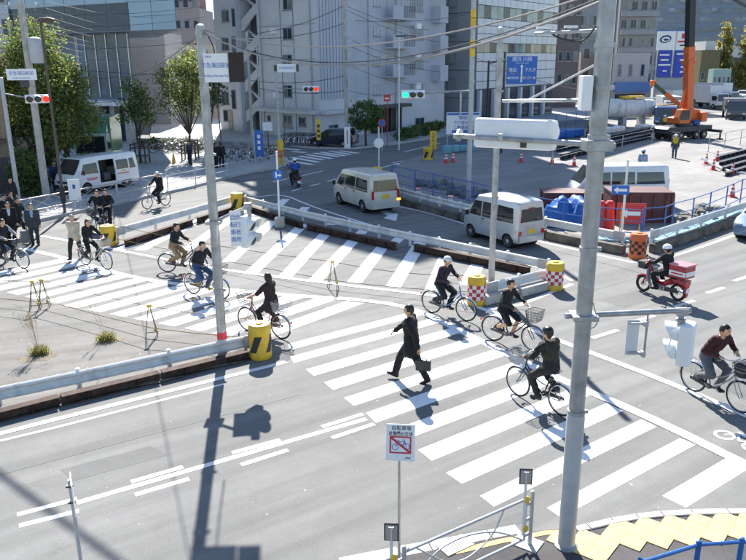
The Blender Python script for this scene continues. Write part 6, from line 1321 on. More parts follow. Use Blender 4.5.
# ---- white van with open side door
m_wpaint = carpaint('white van paint', (0.68, 0.69, 0.69), 0.0)
wv = Van(4.7, 1.7, 1.98, 0.66, 2.12, 1.08, 1.55, belt=1.0, taper=0.13, rear_slope=0.06)
f_ = G(79, 196, 0.12); r_ = G(137, 185, 0.12); rz = heading(r_, f_); u = Vector((math.cos(rz), math.sin(rz), 0)); lft = Vector((-u.y, u.x, 0)); c = midp(f_, r_) - lft * 0.85 * (1 if lft.y < 0 else -1) * 1.0
t = make_van('white van with open sliding door parked by the green truck', (c.x, c.y, 0.12), rz, wv, m_wpaint, (-1.35, 1.45), 0.31, openings=((-0.55, 0.5, 0.5, 1.72, 0.15, 1.2),))
b = MB(); b.box((-0.03, 0.2, 1.1), (1.02, 0.06, 1.18)); b.build('interior', m_trim, t); b = MB(); b.box((-0.2, 0.42, 0.75), (0.5, 0.4, 0.45)); b.build('seat', mat('grey seat', (0.08, 0.08, 0.085), 0.9), t, bevel=0.05)
for sd_ in (-1, 1):
    wv.panel([(0.62, 1.06), (1.78, 1.1), (1.5, 1.62), (0.62, 1.64)], sd_, 'front_window', m_glass, t)
    wv.panel([(-2.1, 1.06), (-0.72, 1.06), (-0.72, 1.62), (-2.0, 1.62)], sd_, 'rear_side_window', m_glass, t)
wv.panel([(-1.62, 0.45), (-0.57, 0.45), (-0.57, 1.72), (-1.62, 1.72)], 1, 'sliding_door', m_wpaint, t, 0.05, 0.03); wv.panel([(-1.52, 1.1), (-0.66, 1.1), (-0.66, 1.62), (-1.52, 1.62)], 1, 'door_window', m_glass, t, 0.056)
wv.screen(t); door_lines(t, wv, (0.56,), 0.42, 1.64); mirror(t, wv, 1.72, 1.15)
for x0, x1, z in ((0.7, 1.45, 0.84), (0.75, 1.4, 0.76)): 
    for k in range(5): xx = x0 + (x1 - x0) * k / 5; wv.panel([(xx, z - 0.03), (xx + 0.11, z - 0.03), (xx + 0.12, z + 0.03), (xx + 0.01, z + 0.03)], 1, 'red_mark', m_redtext, t, 0.007)
for k in range(6): xx = -1.5 + 0.14 * k; wv.panel([(xx, 0.82), (xx + 0.1, 0.82), (xx + 0.11, 0.89), (xx + 0.01, 0.89)], 1, 'red_mark', m_redtext, t, 0.056)
wv.panel([(-1.3, 0.94), (-1.0, 0.94), (-1.05, 1.04), (-1.25, 1.04)], 1, 'yellow_mark', m_yel, t, 0.056)
b = MB(); b.box((2.33, 0, 0.42), (0.12, 1.5, 0.26)); b.build('front_bumper', m_trim, t, bevel=0.04)
for sd_ in (-1, 1): b = MB(); b.box((2.3, sd_ * 0.55, 0.72), (0.1, 0.3, 0.16)); b.build('headlamp', m_headl, t, bevel=0.03)
b = MB(); b.box((2.345, 0, 0.7), (0.03, 0.75, 0.12)); b.build('grille', m_trim, t); b = MB(); b.box((2.4, 0, 0.5), (0.012, 0.33, 0.165)); b.build('number_plate', m_signw, t)
# ---- white minivan behind the red containers
mv = Van(4.7, 1.72, 1.98, 0.66, 2.1, 1.08, 1.5, belt=1.0, taper=0.13)
c = Vector((AT(616, 185, 36.9).x, 36.9, 0.03)); rz = R(183)
t = make_van('white minivan parked behind the dark red containers', c, rz, mv, m_wpaint, (-1.35, 1.45), 0.31)
for sd_ in (-1, 1):
    mv.panel([(0.62, 1.06), (1.75, 1.1), (1.45, 1.64), (0.62, 1.66)], sd_, 'front_window', m_glass, t); mv.panel([(-0.6, 1.06), (0.54, 1.06), (0.54, 1.66), (-0.6, 1.66)], sd_, 'side_window', m_glass, t); mv.panel([(-2.12, 1.06), (-0.7, 1.06), (-0.7, 1.64), (-2.02, 1.64)], sd_, 'rear_side_window', m_glass, t)
mv.screen(t); mv.rear_panel(-0.7, 0.7, 1.08, 1.68, 'rear_window', m_glass, t, 0.01, -0.62, 0.62); lamps_rear(t, mv, 0.75, 1.3, 0.12); mirror(t, mv, 1.7, 1.15)
mv.rear_panel(-0.78, 0.78, 0.28, 0.55, 'rear_bumper', m_wpaint, t, 0.06)
# ---- dark parked car by the apartment, cars cut by the photo edges
def sedan(label, loc, rz, paint):
    V = Van(4.1, 1.66, 1.5, 0.62, 1.1, 0.95, 0.35, belt=0.9, taper=0.16, rear_slope=0.35, zb=0.24); t = make_van(label, loc, rz, V, paint, (-1.25, 1.3), 0.3, 'car', 'car')
    for sd_ in (-1, 1): V.panel([(0.08, 0.92), (0.85, 0.92), (0.4, 1.3), (0.08, 1.32)], sd_, 'front_window', m_glass, t); V.panel([(-1.35, 0.92), (0.0, 0.92), (0.0, 1.32), (-1.05, 1.3)], sd_, 'side_window', m_glass, t)
    V.screen(t); V.rear_panel(-0.6, 0.6, 0.98, 1.32, 'rear_window', m_glass, t, 0.01, -0.5, 0.5); lamps_rear(t, V, 0.66, 0.86, 0.16)
    for sd_ in (-1, 1): b = MB(); b.box((1.98, sd_ * 0.5, 0.62), (0.1, 0.3, 0.14)); b.build('headlamp', m_headl, t, bevel=0.03)
    return t
sedan('dark blue car parked by the apartment corner', G(333, 146, 0.12), R(160), carpaint('dark blue paint', (0.02, 0.03, 0.05), 0.3))
p_ = G(752, 240); sedan('silver blue car cut by the right photo edge', (p_.x + 1.2, p_.y + 1.0, 0), R(222), carpaint('steel blue paint', (0.12, 0.2, 0.32), 0.4))
p_ = G(-8, 215); sedan('white car cut by the left photo edge', (p_.x - 1.3, p_.y - 0.5, 0.0), R(60), m_wpaint)
# ---- green truck
def box_truck(label, loc, rz, cab, boxm, L=5.2, W=1.95, H=2.9, cabH=2.1, name='truck', deflector=None):
    t = thing(name, label, 'truck', loc, rz); x1 = L / 2; cx = x1 - 1.45
    b = MB(); b.side([(cx, 0.5), (x1 - 0.02, 0.5), (x1, 1.0), (x1 - 0.2, cabH - 0.1), (x1 - 0.4, cabH), (cx, cabH)], -W / 2 + 0.05, W / 2 - 0.05); b.build('cab', cab, t, bevel=0.06)
    b = MB(); vv = [(x1 + 0.006, -W / 2 + 0.16, 1.08), (x1 + 0.006, W / 2 - 0.16, 1.08), (x1 - 0.165, W / 2 - 0.2, cabH - 0.16), (x1 - 0.165, -W / 2 + 0.2, cabH - 0.16)]; b.add([Vector(v) + Vector((0.012, 0, 0)) for v in vv], [(0, 1, 2, 3)]); b.build('windscreen', m_glass, t)
    for sd_ in (-1, 1): b = MB(); b.box((cx + 0.75, sd_ * (W / 2 - 0.045), 1.5), (0.85, 0.02, 0.6)); b.build('side_window', m_glass, t); b = MB(); b.box((x1 - 0.02, sd_ * (W / 2 - 0.3), 0.72), (0.07, 0.32, 0.18)); b.build('headlamp', m_headl, t); b = MB(); b.box((x1 - 0.05, sd_ * (W / 2 + 0.12), 1.55), (0.1, 0.16, 0.36)); b.build('mirror', m_trim, t)
    b = MB(); b.box((x1 - 0.02, 0, 0.45), (0.14, W - 0.1, 0.24)); b.build('bumper', m_trim, t, bevel=0.03)
    b = MB(); b.box((cx - (L - 1.5) / 2 - 0.03, 0, (0.85 + H) / 2), (L - 1.5, W, H - 0.85)); b.build('cargo_box', boxm, t, bevel=0.03)
    b = MB(); b.box((-0.3, 0, 0.68), (L - 0.6, 0.8, 0.2)); b.build('chassis', m_trim, t)
    for x in (x1 - 0.75, -x1 + 1.0):
        for sd_ in (-1, 1): car_wheel(t, x, sd_ * (W / 2 - 0.15), 0.38, 0.22)
    if deflector: b = MB(); b.side([(cx, cabH), (x1 - 0.45, cabH), (cx + 0.15, H), (cx, H)], -W / 2 + 0.1, W / 2 - 0.1); b.build('roof_deflector', deflector, t, bevel=0.05)
    return t
m_green = mat('green truck paint', (0.03, 0.2, 0.1), 0.35, coat=0.4, var=0.06); m_pgreen = mat('pale green truck paint', (0.3, 0.38, 0.32), 0.4)
box_truck('green truck parked behind the white van', G(98, 168, 0.12) + Vector((-0.6, 2.4, 0)), R(-82), m_pgreen, m_green, L=5.4, W=2.2, H=3.3, cabH=2.3, deflector=m_green)
# ================================================================== construction site
m_cont = mat('dark red container', (0.095, 0.03, 0.028), 0.6, var=0.25, scale=3, dirt=0.4)
def container(label, x0, x1, ybase, h_, Yd=1.6, rz=R(-4)):
    a = G(x0, ybase, 0.03); b2 = G(x1, ybase, 0.03); b2 = Vector((b2.x, a.y, 0)); w = b2.x - a.x; c = Vector(((a.x + b2.x) / 2, a.y + Yd / 2, 0.03))
    t = thing('skip_container', label, 'container', c, rz)
    b = MB(); b.box((0, 0, h_ / 2), (w, Yd, h_)); b.build('body', m_cont, t)
    b = MB(); b.box((0, 0, h_ + 0.02), (w + 0.08, Yd + 0.08, 0.08)); b.build('rim', m_cont, t)
    n = max(3, int(w / 0.5))
    for i in range(n): b = MB(); b.box((-w / 2 + (i + 0.5) * w / n, -Yd / 2 - 0.03, h_ / 2), (0.1, 0.06, h_ - 0.1)); b.build('rib', m_cont, t)
    for xx in (-w / 2, w / 2): b = MB(); b.box((xx, -Yd / 2, h_ / 2), (0.12, 0.12, h_)); b.build('corner_post', m_cont, t)
    return t
container('long dark red steel container behind the blue arrow plate', 612, 672, 223, 1.3); container('dark red steel container left of the right grey pole', 545, 602, 212, 0.85, 1.4)
for i, x in enumerate((603, 612)):
    p_ = G(x, 236, 0.03); o = MB(); o.lathe([(0.24, 0), (0.26, 0.03), (0.26, 0.45), (0.2, 0.9), (0.2, 1.25), (0.12, 1.35), (0.03, 1.36)], 16); o = o.build('red_barrier_post', m_red, None, smooth=True, loc=p_ + Vector((0, 0.6, 0))); tag(o, ['red plastic barrier post nearer the grey pole', 'red plastic barrier post nearer the arrow board'][i], 'barrier post')
m_tarp = mat('blue tarpaulin', (0.015, 0.12, 0.42), 0.4, var=0.2, scale=3, bump=0.5, bscale=12)
def tarp(label, x0, x1, y1, h_, seed):
    a = G(x0, y1, 0.03); b2 = G(x1, y1, 0.03); w = (b2 - a).length; r2 = random.Random(seed); n = 22; m2 = 10; vv = []; ff = []
    hs = [[0] * (m2 + 1) for _ in range(n + 1)]
    for _ in range(16):
        cx, cy, rr, hh = r2.uniform(0.1, 0.9) * n, r2.uniform(0.25, 0.8) * m2, r2.uniform(2, 5), r2.uniform(0.3, 1)
        for i in range(n + 1):
            for j in range(m2 + 1): hs[i][j] = max(hs[i][j], hh * max(0, 1 - (((i - cx) / rr) ** 2 + ((j - cy) / rr * 1.5) ** 2)) ** 0.6)
    for i in range(n + 1):
        for j in range(m2 + 1):
            e = min(1, min(i, n - i) / 3) * min(1, min(j, m2 - j) / 2); vv.append((-w / 2 + w * i / n + r2.uniform(-0.03, 0.03), 1.6 * j / m2 + r2.uniform(-0.03, 0.03), h_ * e * (0.45 + 0.55 * hs[i][j]) + r2.uniform(-0.03, 0.03) + 0.03))
    for i in range(n):
        for j in range(m2): q = i * (m2 + 1) + j; ff.append((q, q + m2 + 1, q + m2 + 2, q + 1))
    o = MB().add(vv, ff).build('tarpaulin', m_tarp, None, smooth=True, loc=midp(a, b2), rz=heading(a, b2), ang=45); return tag(o, label, 'tarpaulin')
tarp('crumpled blue tarpaulin right behind the silver microvan', 498, 546, 214, 0.55, 1); tarp('large crumpled blue tarpaulin heap left of the right grey pole', 541, 592, 228, 1.25, 2)
m_dirt = mat('grey rubble', (0.16, 0.15, 0.135), 0.95, var=0.4, scale=3, bump=0.8, bscale=8)
def rubble(label, pts, h_, n=40, seed=3, cat='rubble'):
    r2 = random.Random(seed); mb = MB()
    for _ in range(n):
        k = r2.random() * (len(pts) - 1); i = int(k); p = G(*pts[i], 0.03).lerp(G(*pts[i + 1], 0.03), k - i); s_ = r2.uniform(0.12, 0.4)
        mb.ell(p + Vector((r2.gauss(0, 0.35), r2.gauss(0, 0.5), h_ * 0.2 * r2.random())), (s_, s_ * r2.uniform(0.6, 1), s_ * r2.uniform(0.4, 0.8)), 0, 6, 4, Matrix.Rotation(r2.random() * 3, 4, 'Z'))
    o = mb.build('rubble', m_dirt, None); o['kind'] = 'stuff'; o['label'] = label; o['category'] = cat; return o
rubble('grey broken rubble heap along the shaded slab edge', [(418, 182), (440, 187), (470, 193), (500, 200)], 0.6, 70); rubble('grey rubble along the zigzag fence foot', [(668, 222), (690, 217), (712, 208)], 0.4, 36, 5)
# steel girders and site rails towards the crane
for i, (a, b2) in enumerate([((560, 160), (650, 138)), ((556, 152), (648, 132)), ((600, 140), (668, 128))]):
    pa = G(*a, 0.03); pb = G(*b2, 0.03); steel_beam(['long rusty girder at the shaded far edge of the slab, nearest', 'long rusty girder at the shaded far edge of the slab, middle', 'long rusty girder by the crane, farthest'][i], pa, pb, 0.45, 0.4, m_dark, None, 0.03)
pipe_fence('grey handrail along the girders behind the slab', [G(*p, 0.03) for p in ((552, 166), (590, 156), (622, 148.5), (652, 142))], 1.1, m_galvp, (1.0, 0.5))
pipe_fence('thin rail by the site steps at the right edge', [G(*p, 0.03) for p in ((708, 152), (724, 149), (740, 145), (756, 142))], 1.3, m_galvp, (1.0, 0.5))
for i in range(4):
    pa = G(716 + i * 3, 160 + 5.5 * i, 0.03); pb = G(770, 146 + 5.5 * i, 0.03); steel_beam(['dark steel beam of the open pit at the right edge, top one', 'dark steel beam of the open pit at the right edge, second one', 'dark steel beam of the open pit at the right edge, third one', 'dark steel beam of the open pit at the right edge, lowest one'][i], pa, pb, 0.26, 0.3, m_dark, None, 0.03)
# white tank
p_ = G(628, 128, 0.03); o = thing('white_tank', 'large white horizontal tank on supports behind the right grey pole', 'tank', p_ + Vector((0, 2, 0))); b = MB(); b.lathe([(0.2, -3.3), (0.85, -3.15), (1.0, -2.9), (1.0, 2.9), (0.85, 3.15), (0.2, 3.3)], 20, 0, Matrix.Translation((0, 0, 1.9)) @ Matrix.Rotation(R(90), 4, 'Y')); b.build('shell', m_white, o, smooth=True)
for x in (-2, 0, 2): b = MB(); b.box((x, 0, 0.5), (0.4, 1.6, 1.0)); b.build('support', m_galvp, o); b = MB(); b.ring((x, 0, 1.9), (1, 0, 0), 1.01, 0.03, 24, 4); b.build('hoop', m_galvp, o)
b = MB(); b.box((0.8, 0, 3.05), (2.4, 0.9, 0.25)); b.build('walkway', m_yel, o); b = MB(); b.tube((1.0, -0.6, 2.95), (3.2, -0.6, 2.95), 0.08, n=8); b.build('pipe', m_white, o)
# crane
cp = G(690, 141, 0.03) + Vector((0, 2.0, 0)); sc = 1.0; t = thing('mobile_crane', 'orange mobile crane with its boom raised almost upright', 'crane', cp, R(205)); t.scale = (0.76, 0.76, 0.76)
b = MB(); b.side([(-3.6, 0.9), (3.4, 0.9), (3.6, 1.3), (3.2, 1.55), (-3.6, 1.55)], -1.2, 1.2); b.build('carrier', mat('dark carrier steel', (0.05, 0.055, 0.065), 0.5, 0.3), t, bevel=0.05)
for x in (-2.4, -1.2, 1.3, 2.5):
    for sd_ in (-1, 1): car_wheel(t, x, sd_ * 1.05, 0.52, 0.35)
for x in (-3.3, 3.3):
    b = MB(); b.box((x, 0, 0.95), (0.35, 5.6, 0.3)); b.build('outrigger', m_dark, t)
    for sd_ in (-1, 1): b = MB(); b.tube((x, sd_ * 2.7, 1.0), (x, sd_ * 2.7, 0.1), 0.1, n=8); b.box((x, sd_ * 2.7, 0.06), (0.5, 0.5, 0.12)); b.build('outrigger_foot', m_dark, t)
b = MB()
for k in range(5): b.box((-2.6 + 1.2 * k, -1.22, 1.2), (0.3, 0.02, 0.3)); 
o = b.build('hazard_stripes', m_yel, t); o['kind'] = 'stuff'
b = MB(); b.lathe([(0.9, 1.55), (0.9, 1.85)], 20); b.build('slew_ring', m_dark, t)
b = MB(); b.side([(-2.2, 1.85), (1.6, 1.85), (1.6, 2.5), (0.4, 2.7), (-0.6, 3.5), (-2.2, 3.3)], -0.9, 0.45); b.build('superstructure', m_orange, t, bevel=0.08)
b = MB(); b.box((-2.3, 0, 2.5), (0.9, 2.2, 1.1)); b.build('counterweight', m_orange, t, bevel=0.1)
b = MB(); b.side([(0.2, 1.9), (1.9, 1.9), (2.1, 2.6), (1.7, 3.5), (0.2, 3.5)], 0.5, 1.3); b.build('cab', m_orange, t, bevel=0.06)
b = MB(); b.side([(0.4, 2.3), (1.85, 2.3), (1.98, 2.6), (1.66, 3.38), (0.4, 3.38)], 0.485, 1.315); b.build('cab_glass', m_glass, t)
bt = Matrix.Rotation(R(6.5), 4, 'Y'); f0 = Vector((-0.9, -0.2, 2.6))
def boom(z0, z1, w, m, nm): b = MB(); b.box((0, 0, (z0 + z1) / 2), (w, w * 0.8, z1 - z0), 0, 0, Matrix.Translation(f0) @ bt); b.build(nm, m, t, bevel=0.04)
boom(0, 7.9, 1.0, m_orange, 'boom_base'); boom(7.9, 18, 0.9, m_black, 'boom_section'); boom(18, 30, 0.8, m_black, 'boom_section')
b = MB(); b.tube((0.7, -0.2, 2.2), f0 + Vector((0.35, 0, 5.0)), 0.16, n=8); b.build('lift_cylinder', m_orange, t)
b = MB(); b.box((0, 0, 6.2), (1.25, 1.1, 0.4), 0, 0, Matrix.Translation(f0) @ bt); b.build('boom_collar', m_orange, t)
b = MB(); b.tube(f0 + Vector((1.1, 0, 30)), f0 + Vector((1.3, 0, 5.5)), 0.02, n=4); b.build('hoist_rope', m_black, t); b = MB(); b.ell(f0 + Vector((1.3, 0, 5.3)), (0.15, 0.15, 0.3)); b.build('hook', m_orange, t)
b = MB(); b.ell((-1.2, 0.9, 1.9), (0.6, 0.35, 0.35)); b.build('tank', mat('blue tank', (0.02, 0.07, 0.25), 0.4), t)
# small crane arm
cp2 = AT(680, 112, 82); cp2.z = 0.03; t = thing('small_crane', 'small orange and green crane with its arm lowered left of the big boom', 'crane', cp2); e = AT(653, 83, 83) - cp2; s0 = Vector((0, 0, 2.0)); m_ = s0.lerp(e, 0.55)
b = MB(); b.bar(s0, m_, 0.5, 0.5); b.build('boom_base', m_orange, t); b = MB(); b.bar(m_, e, 0.4, 0.4); b.build('boom_section', mat('dark green steel', (0.03, 0.07, 0.05), 0.5), t); b = MB(); b.box(e, (0.6, 0.5, 0.6)); b.build('boom_head', m_orange, t, bevel=0.1)
b = MB(); b.box((0, 0, 1.2), (2.2, 1.8, 1.6)); b.build('body', mat('dark green steel', (0.03, 0.07, 0.05), 0.5), t, bevel=0.1); b = MB(); b.box((0, 0, 0.3), (2.6, 2.2, 0.6)); b.build('crawler', m_dark, t, bevel=0.15)
b = MB(); b.box((0.7, -0.6, 2.3), (0.8, 0.8, 1.0)); b.build('cab', m_glass, t, bevel=0.05)
# trucks and cars far down the street
m_tw = carpaint('truck white', (0.62, 0.63, 0.63), 0.0); m_tb = carpaint('truck blue', (0.05, 0.13, 0.3), 0.1)
for lb, x, y, rz, cm, bm_, H_ in [('white box truck beyond the crane on the far street', 716, 106, -60, m_tw, m_tw, 3.4), ('small white truck facing us left of the far box truck', 668, 118, -100, m_tw, mat('grey tarp', (0.3, 0.32, 0.33), 0.8), 2.6), ('blue cab truck beside the small crane', 664, 126, -110, m_tb, mat('brown load', (0.12, 0.09, 0.06), 0.9), 2.2), ('white truck under the billboard', 672, 112, -80, m_tw, m_tw, 2.9), ('dark flatbed truck at the far right of the site', 733, 118, -110, carpaint('truck dark', (0.05, 0.06, 0.08), 0.1), m_dark, 2.3), ('white box truck left of the crane boom with yellow panel', 706, 108, -70, m_tw, m_tw, 3.2)]:
    box_truck(lb, G(x, y, 0.03), R(rz), cm, bm_, 6.2, 2.2, H_, 2.2)
for i, (x, y) in enumerate([(738, 108), (726, 101), (742, 99)]):
    sedan(['white car on the far street nearest the right edge', 'white car on the far street left of the conifer', 'farthest white car on the far street'][i], G(x, y), R(-125), m_wpaint)
# blue site hoarding, gear heaps
for i, (x0, y0, x1, y1) in enumerate([(452, 149, 480, 143), (482, 143, 520, 137), (522, 137, 585, 128)]):
    pa = G(x0, y0, 0.03); pb = G(x1, y1, 0.03); t = pipe_fence(['dark blue mesh fence behind the slab, left run', 'dark blue mesh fence behind the slab, middle run', 'dark blue mesh fence behind the slab, right run'][i], resample([pa, pb], 2.0), 1.8, m_blue, (1.0, 0.5, 0.08), True)
for i, (x, y, m_, sz, lb) in enumerate([(560, 138, m_tarp, (5, 1.5, 0.9), 'long blue covered stack behind the slab'), (545, 141, m_tarp, (3, 1.2, 0.8), 'short blue covered stack left of the right pole'), (612, 135, m_signw, (2.5, 1.2, 0.9), 'pile of white sacks right of the grey pole'), (645, 131, m_signw, (2.2, 1.2, 0.8), 'pile of white sacks before the tank'), (598, 136, mat('brown timber', (0.14, 0.085, 0.05), 0.9), (2.6, 1.0, 0.7), 'stack of brown timber near the worker'), (459, 152.5, m_lightblue, (3.4, 0.4, 0.7), 'pale blue barrier box under the white notice'), (520, 128, m_bluesign, (6, 0.3, 0.9), 'low blue hoarding beside the glass office')]):
    o = thing('covered_stack', lb, 'stack', G(x, y, 0.03), R(35)); r2 = random.Random(i); k = 4
    for j in range(k): b = MB(); b.box(((j - 1.5) * sz[0] / k, r2.uniform(-.1, .1), sz[2] * (0.35 + 0.15 * r2.random())), (sz[0] / k * 0.98, sz[1] * r2.uniform(0.8, 1), sz[2] * r2.uniform(0.7, 1.0))); b.build('bundle', m_, o, bevel=0.12)
# ================================================================== bicycles
m_chrome = mat('chromed steel', (0.62, 0.62, 0.62), 0.22, 0.95, var=0.05)
m_saddle = mat('black saddle vinyl', (0.03, 0.028, 0.026), 0.55, var=0.15)
m_basketw = mat('grey wire basket', (0.45, 0.45, 0.44), 0.45, 0.5)
m_basketd = mat('dark wire basket', (0.07, 0.07, 0.07), 0.5, 0.3)
WR = 0.325
def wheel_meshes():
    t = MB(); t.ring((0, 0, 0), (0, 1, 0), WR - 0.018, 0.019, 36, 7)
    r_ = MB(); r_.ring((0, 0, 0), (0, 1, 0), WR - 0.042, 0.011, 36, 5); r_.tube((0, -0.05, 0), (0, 0.05, 0), 0.022, n=8)
    for i in range(20):
        a = 2 * math.pi * i / 20; a2 = a + (0.35 if i % 2 else -0.35)
        r_.tube((0.02 * math.cos(a2), 0.028 * (1 if i % 4 < 2 else -1), 0.02 * math.sin(a2)), ((WR - 0.045) * math.cos(a), 0, (WR - 0.045) * math.sin(a)), 0.0016, n=3)
    a = t.mesh('tyre', m_rubber); b = r_.mesh('rim', m_chrome)
    for x in (a, b): x.shade_smooth()
    return a, b
tyre_me, rim_me = wheel_meshes()
BIKE_CACHE = {}
def bike_parts(col, basket, rear_basket):
    key = (col, basket, rear_basket)
    if key in BIKE_CACHE: return BIKE_CACHE[key]
    mf = mat('bicycle paint ' + col, col, 0.3, 0.2, var=0.06, coat=0.4); P = []
    def add(n, mb, m, smooth=True): me = mb.mesh(n, m); (me.shade_smooth() if smooth else None); P.append((n, me))
    f = MB(); BBx, BBz = -0.13, 0.28
    f.tube((0.335, 0, 0.9), (0.385, 0, 0.68), 0.019, n=8)
    f.path(smooth_line([(0.378, 0, 0.7), (0.2, 0, 0.5), (0.02, 0, 0.34), (BBx, 0, BBz)]), 0.018, 8)
    f.path(smooth_line([(0.36, 0, 0.78), (0.15, 0, 0.58), (-0.05, 0, 0.5), (-0.19, 0, 0.49)]), 0.013, 8)
    f.tube((BBx, 0, BBz), (-0.275, 0, 0.72), 0.016, n=8)
    for s_ in (-1, 1):
        f.tube((BBx, s_ * 0.035, BBz), (-0.55, s_ * 0.06, WR), 0.009, n=6); f.tube((-0.25, s_ * 0.02, 0.66), (-0.55, s_ * 0.06, WR), 0.008, n=6)
    f.tube((BBx, -0.045, BBz), (BBx, 0.045, BBz), 0.026, n=10); add('frame', f, mf)
    k = MB()
    for s_ in (-1, 1): k.path(smooth_line([(0.395, 0, 0.68), (0.41, s_ * 0.05, 0.6), (0.46, s_ * 0.055, 0.45), (0.55, s_ * 0.055, WR)]), 0.011, 6)
    add('fork', k, mf)
    h = MB(); h.tube((0.335, 0, 0.88), (0.318, 0, 1.0), 0.012, n=8); h.path(smooth_line([(0.1, -0.27, 1.03), (0.24, -0.25, 1.05), (0.36, -0.12, 1.02), (0.335, 0, 1.0), (0.36, 0.12, 1.02), (0.24, 0.25, 1.05), (0.1, 0.27, 1.03)]), 0.011, 8); add('handlebar', h, m_chrome)
    for s_ in (-1, 1): g_ = MB(); g_.tube((0.09, s_ * 0.27, 1.03), (0.2, s_ * 0.259, 1.042), 0.017, n=8); add('grip', g_, m_saddle)
    for s_ in (-1, 1): g_ = MB(); g_.path([(0.22, s_ * 0.24, 1.035), (0.2, s_ * 0.25, 1.0), (0.12, s_ * 0.265, 0.985)], 0.006, 5); add('brake_lever', g_, m_chrome)
    s2 = MB(); s2.tube((-0.272, 0, 0.7), (-0.29, 0, 0.79), 0.013, n=8); add('seat_post', s2, m_chrome)
    s2 = MB(); vv = []; ff = []; st = [(-0.42, 0.09), (-0.36, 0.105), (-0.28, 0.085), (-0.2, 0.04), (-0.14, 0.025)]
    for x, w in st:
        for j in range(8): a = 2 * math.pi * j / 8; vv.append((x, w * math.cos(a), 0.815 + (0.035 if math.sin(a) > 0 else 0.025) * math.sin(a) + (0.02 if x < -0.35 else 0)))
    for i in range(len(st) - 1):
        for j in range(8): j2 = (j + 1) % 8; ff.append((i * 8 + j, (i + 1) * 8 + j, (i + 1) * 8 + j2, i * 8 + j2))
    ff += [tuple(range(8)), tuple(reversed(range(32, 40)))]; s2.add(vv, ff); add('saddle', s2, m_saddle)
    for x, a0, a1, n_ in ((-0.55, -10, 165, 'fender'), (0.55, 25, 150, 'fender')):
        fb = MB(); K = 16; vv = []; ff = []
        for i in range(K + 1):
            a = R(a0 + (a1 - a0) * i / K); 
            for y, rr in ((-0.032, WR + 0.008), (0, WR + 0.02), (0.032, WR + 0.008)): vv.append((x - rr * math.cos(a), y, WR + rr * math.sin(a)))
        for i in range(K):
            for j in range(2): ff.append((i * 3 + j, i * 3 + j + 1, i * 3 + j + 4, i * 3 + j + 3))
        fb.add(vv, ff); add(n_, fb, m_chrome)
    rk = MB()
    for s_ in (-1, 1): rk.path([(-0.28, s_ * 0.05, 0.69), (-0.4, s_ * 0.07, 0.71), (-0.74, s_ * 0.07, 0.71)], 0.006, 5); rk.tube((-0.6, s_ * 0.07, 0.71), (-0.55, s_ * 0.065, WR), 0.005, n=5)
    for x in (-0.4, -0.5, -0.6, -0.74): rk.tube((x, -0.07, 0.71), (x, 0.07, 0.71), 0.005, n=5)
    add('rear_rack', rk, m_chrome)
    cg = MB(); cg.side([(-0.58, 0.3), (-0.12, 0.24), (-0.03, 0.28), (-0.05, 0.33), (-0.15, 0.34), (-0.57, 0.355)], -0.075, -0.06); add('chain_guard', cg, m_dark, False)
    ck = MB(); ck.tube((BBx, -0.08, BBz), (BBx, 0.08, BBz), 0.012, n=6)
    ca_ = R(-35)
    for s_ in (-1, 1): e = (BBx + s_ * 0.16 * math.cos(ca_), s_ * 0.085, BBz + s_ * 0.16 * math.sin(ca_)); ck.tube((BBx, s_ * 0.08, BBz), e, 0.009, n=6)
    add('crank', ck, m_chrome)
    for s_ in (-1, 1): e = (BBx + s_ * 0.16 * math.cos(ca_), s_ * 0.13, BBz + s_ * 0.16 * math.sin(ca_)); pd = MB(); pd.box(e, (0.09, 0.09, 0.022)); add('pedal', pd, m_black, False)
    lp = MB(); lp.ell((0.47, 0, 0.72), (0.05, 0.035, 0.035)); add('lamp', lp, m_chrome)
    rf = MB(); rf.box((-0.9, 0, 0.5), (0.015, 0.05, 0.06)); rf.box((-0.88, 0, 0.5), (0.03, 0.015, 0.015)); add('reflector', rf, m_red, False)
    def wire_box(c, sx, sy, h_, tp, m):
        b = MB(); x, y, z = c; lo = (sx * tp / 2, sy * tp / 2); hi = (sx / 2, sy / 2)
        def pnt(u, v, k): lx = lo[0] + (hi[0] - lo[0]) * k; ly = lo[1] + (hi[1] - lo[1]) * k; return (x + u * lx, y + v * ly, z + h_ * k)
        for k in (0, 0.25, 0.5, 0.75, 1.0): b.path([pnt(-1, -1, k), pnt(1, -1, k), pnt(1, 1, k), pnt(-1, 1, k)], 0.009 if k == 1.0 else 0.0046, 4, closed=True)
        for i in range(9):
            u = -1 + 2 * i / 8
            for q in ((u, -1), (u, 1), (-1, u), (1, u)): b.tube(pnt(q[0], q[1], 0), pnt(q[0], q[1], 1), 0.0042, n=3)
            b.tube(pnt(u, -1, 0), pnt(u, 1, 0), 0.003, n=3); b.tube(pnt(-1, u, 0), pnt(1, u, 0), 0.003, n=3)
        return b
    if basket: add('front_basket', wire_box((0.56, 0, 0.77), 0.3, 0.38, 0.25, 0.78, None), {'w': m_basketw, 'd': m_basketd}[basket], False)
    if rear_basket: add('rear_basket', wire_box((-0.6, 0, 0.73), 0.4, 0.34, 0.24, 0.82, None), m_basketw, False)
    BIKE_CACHE[key] = P
    return P
def bicycle(label, loc, rz, col='#333a44', basket='w', rear=None, group=None, lean=0.0):
    t = thing('bicycle', label, 'bicycle', loc, rz, group)
    if lean: t.rotation_euler = (lean, 0, rz)
    for x in (-0.55, 0.55): w = put('wheel', tyre_me, t, (x, 0, WR)); w.rotation_euler = (0, rnd.random() * 3, 0); put('rim', rim_me, w)
    for n_, me in bike_parts(col, basket, rear): put(n_, me, t)
    return t

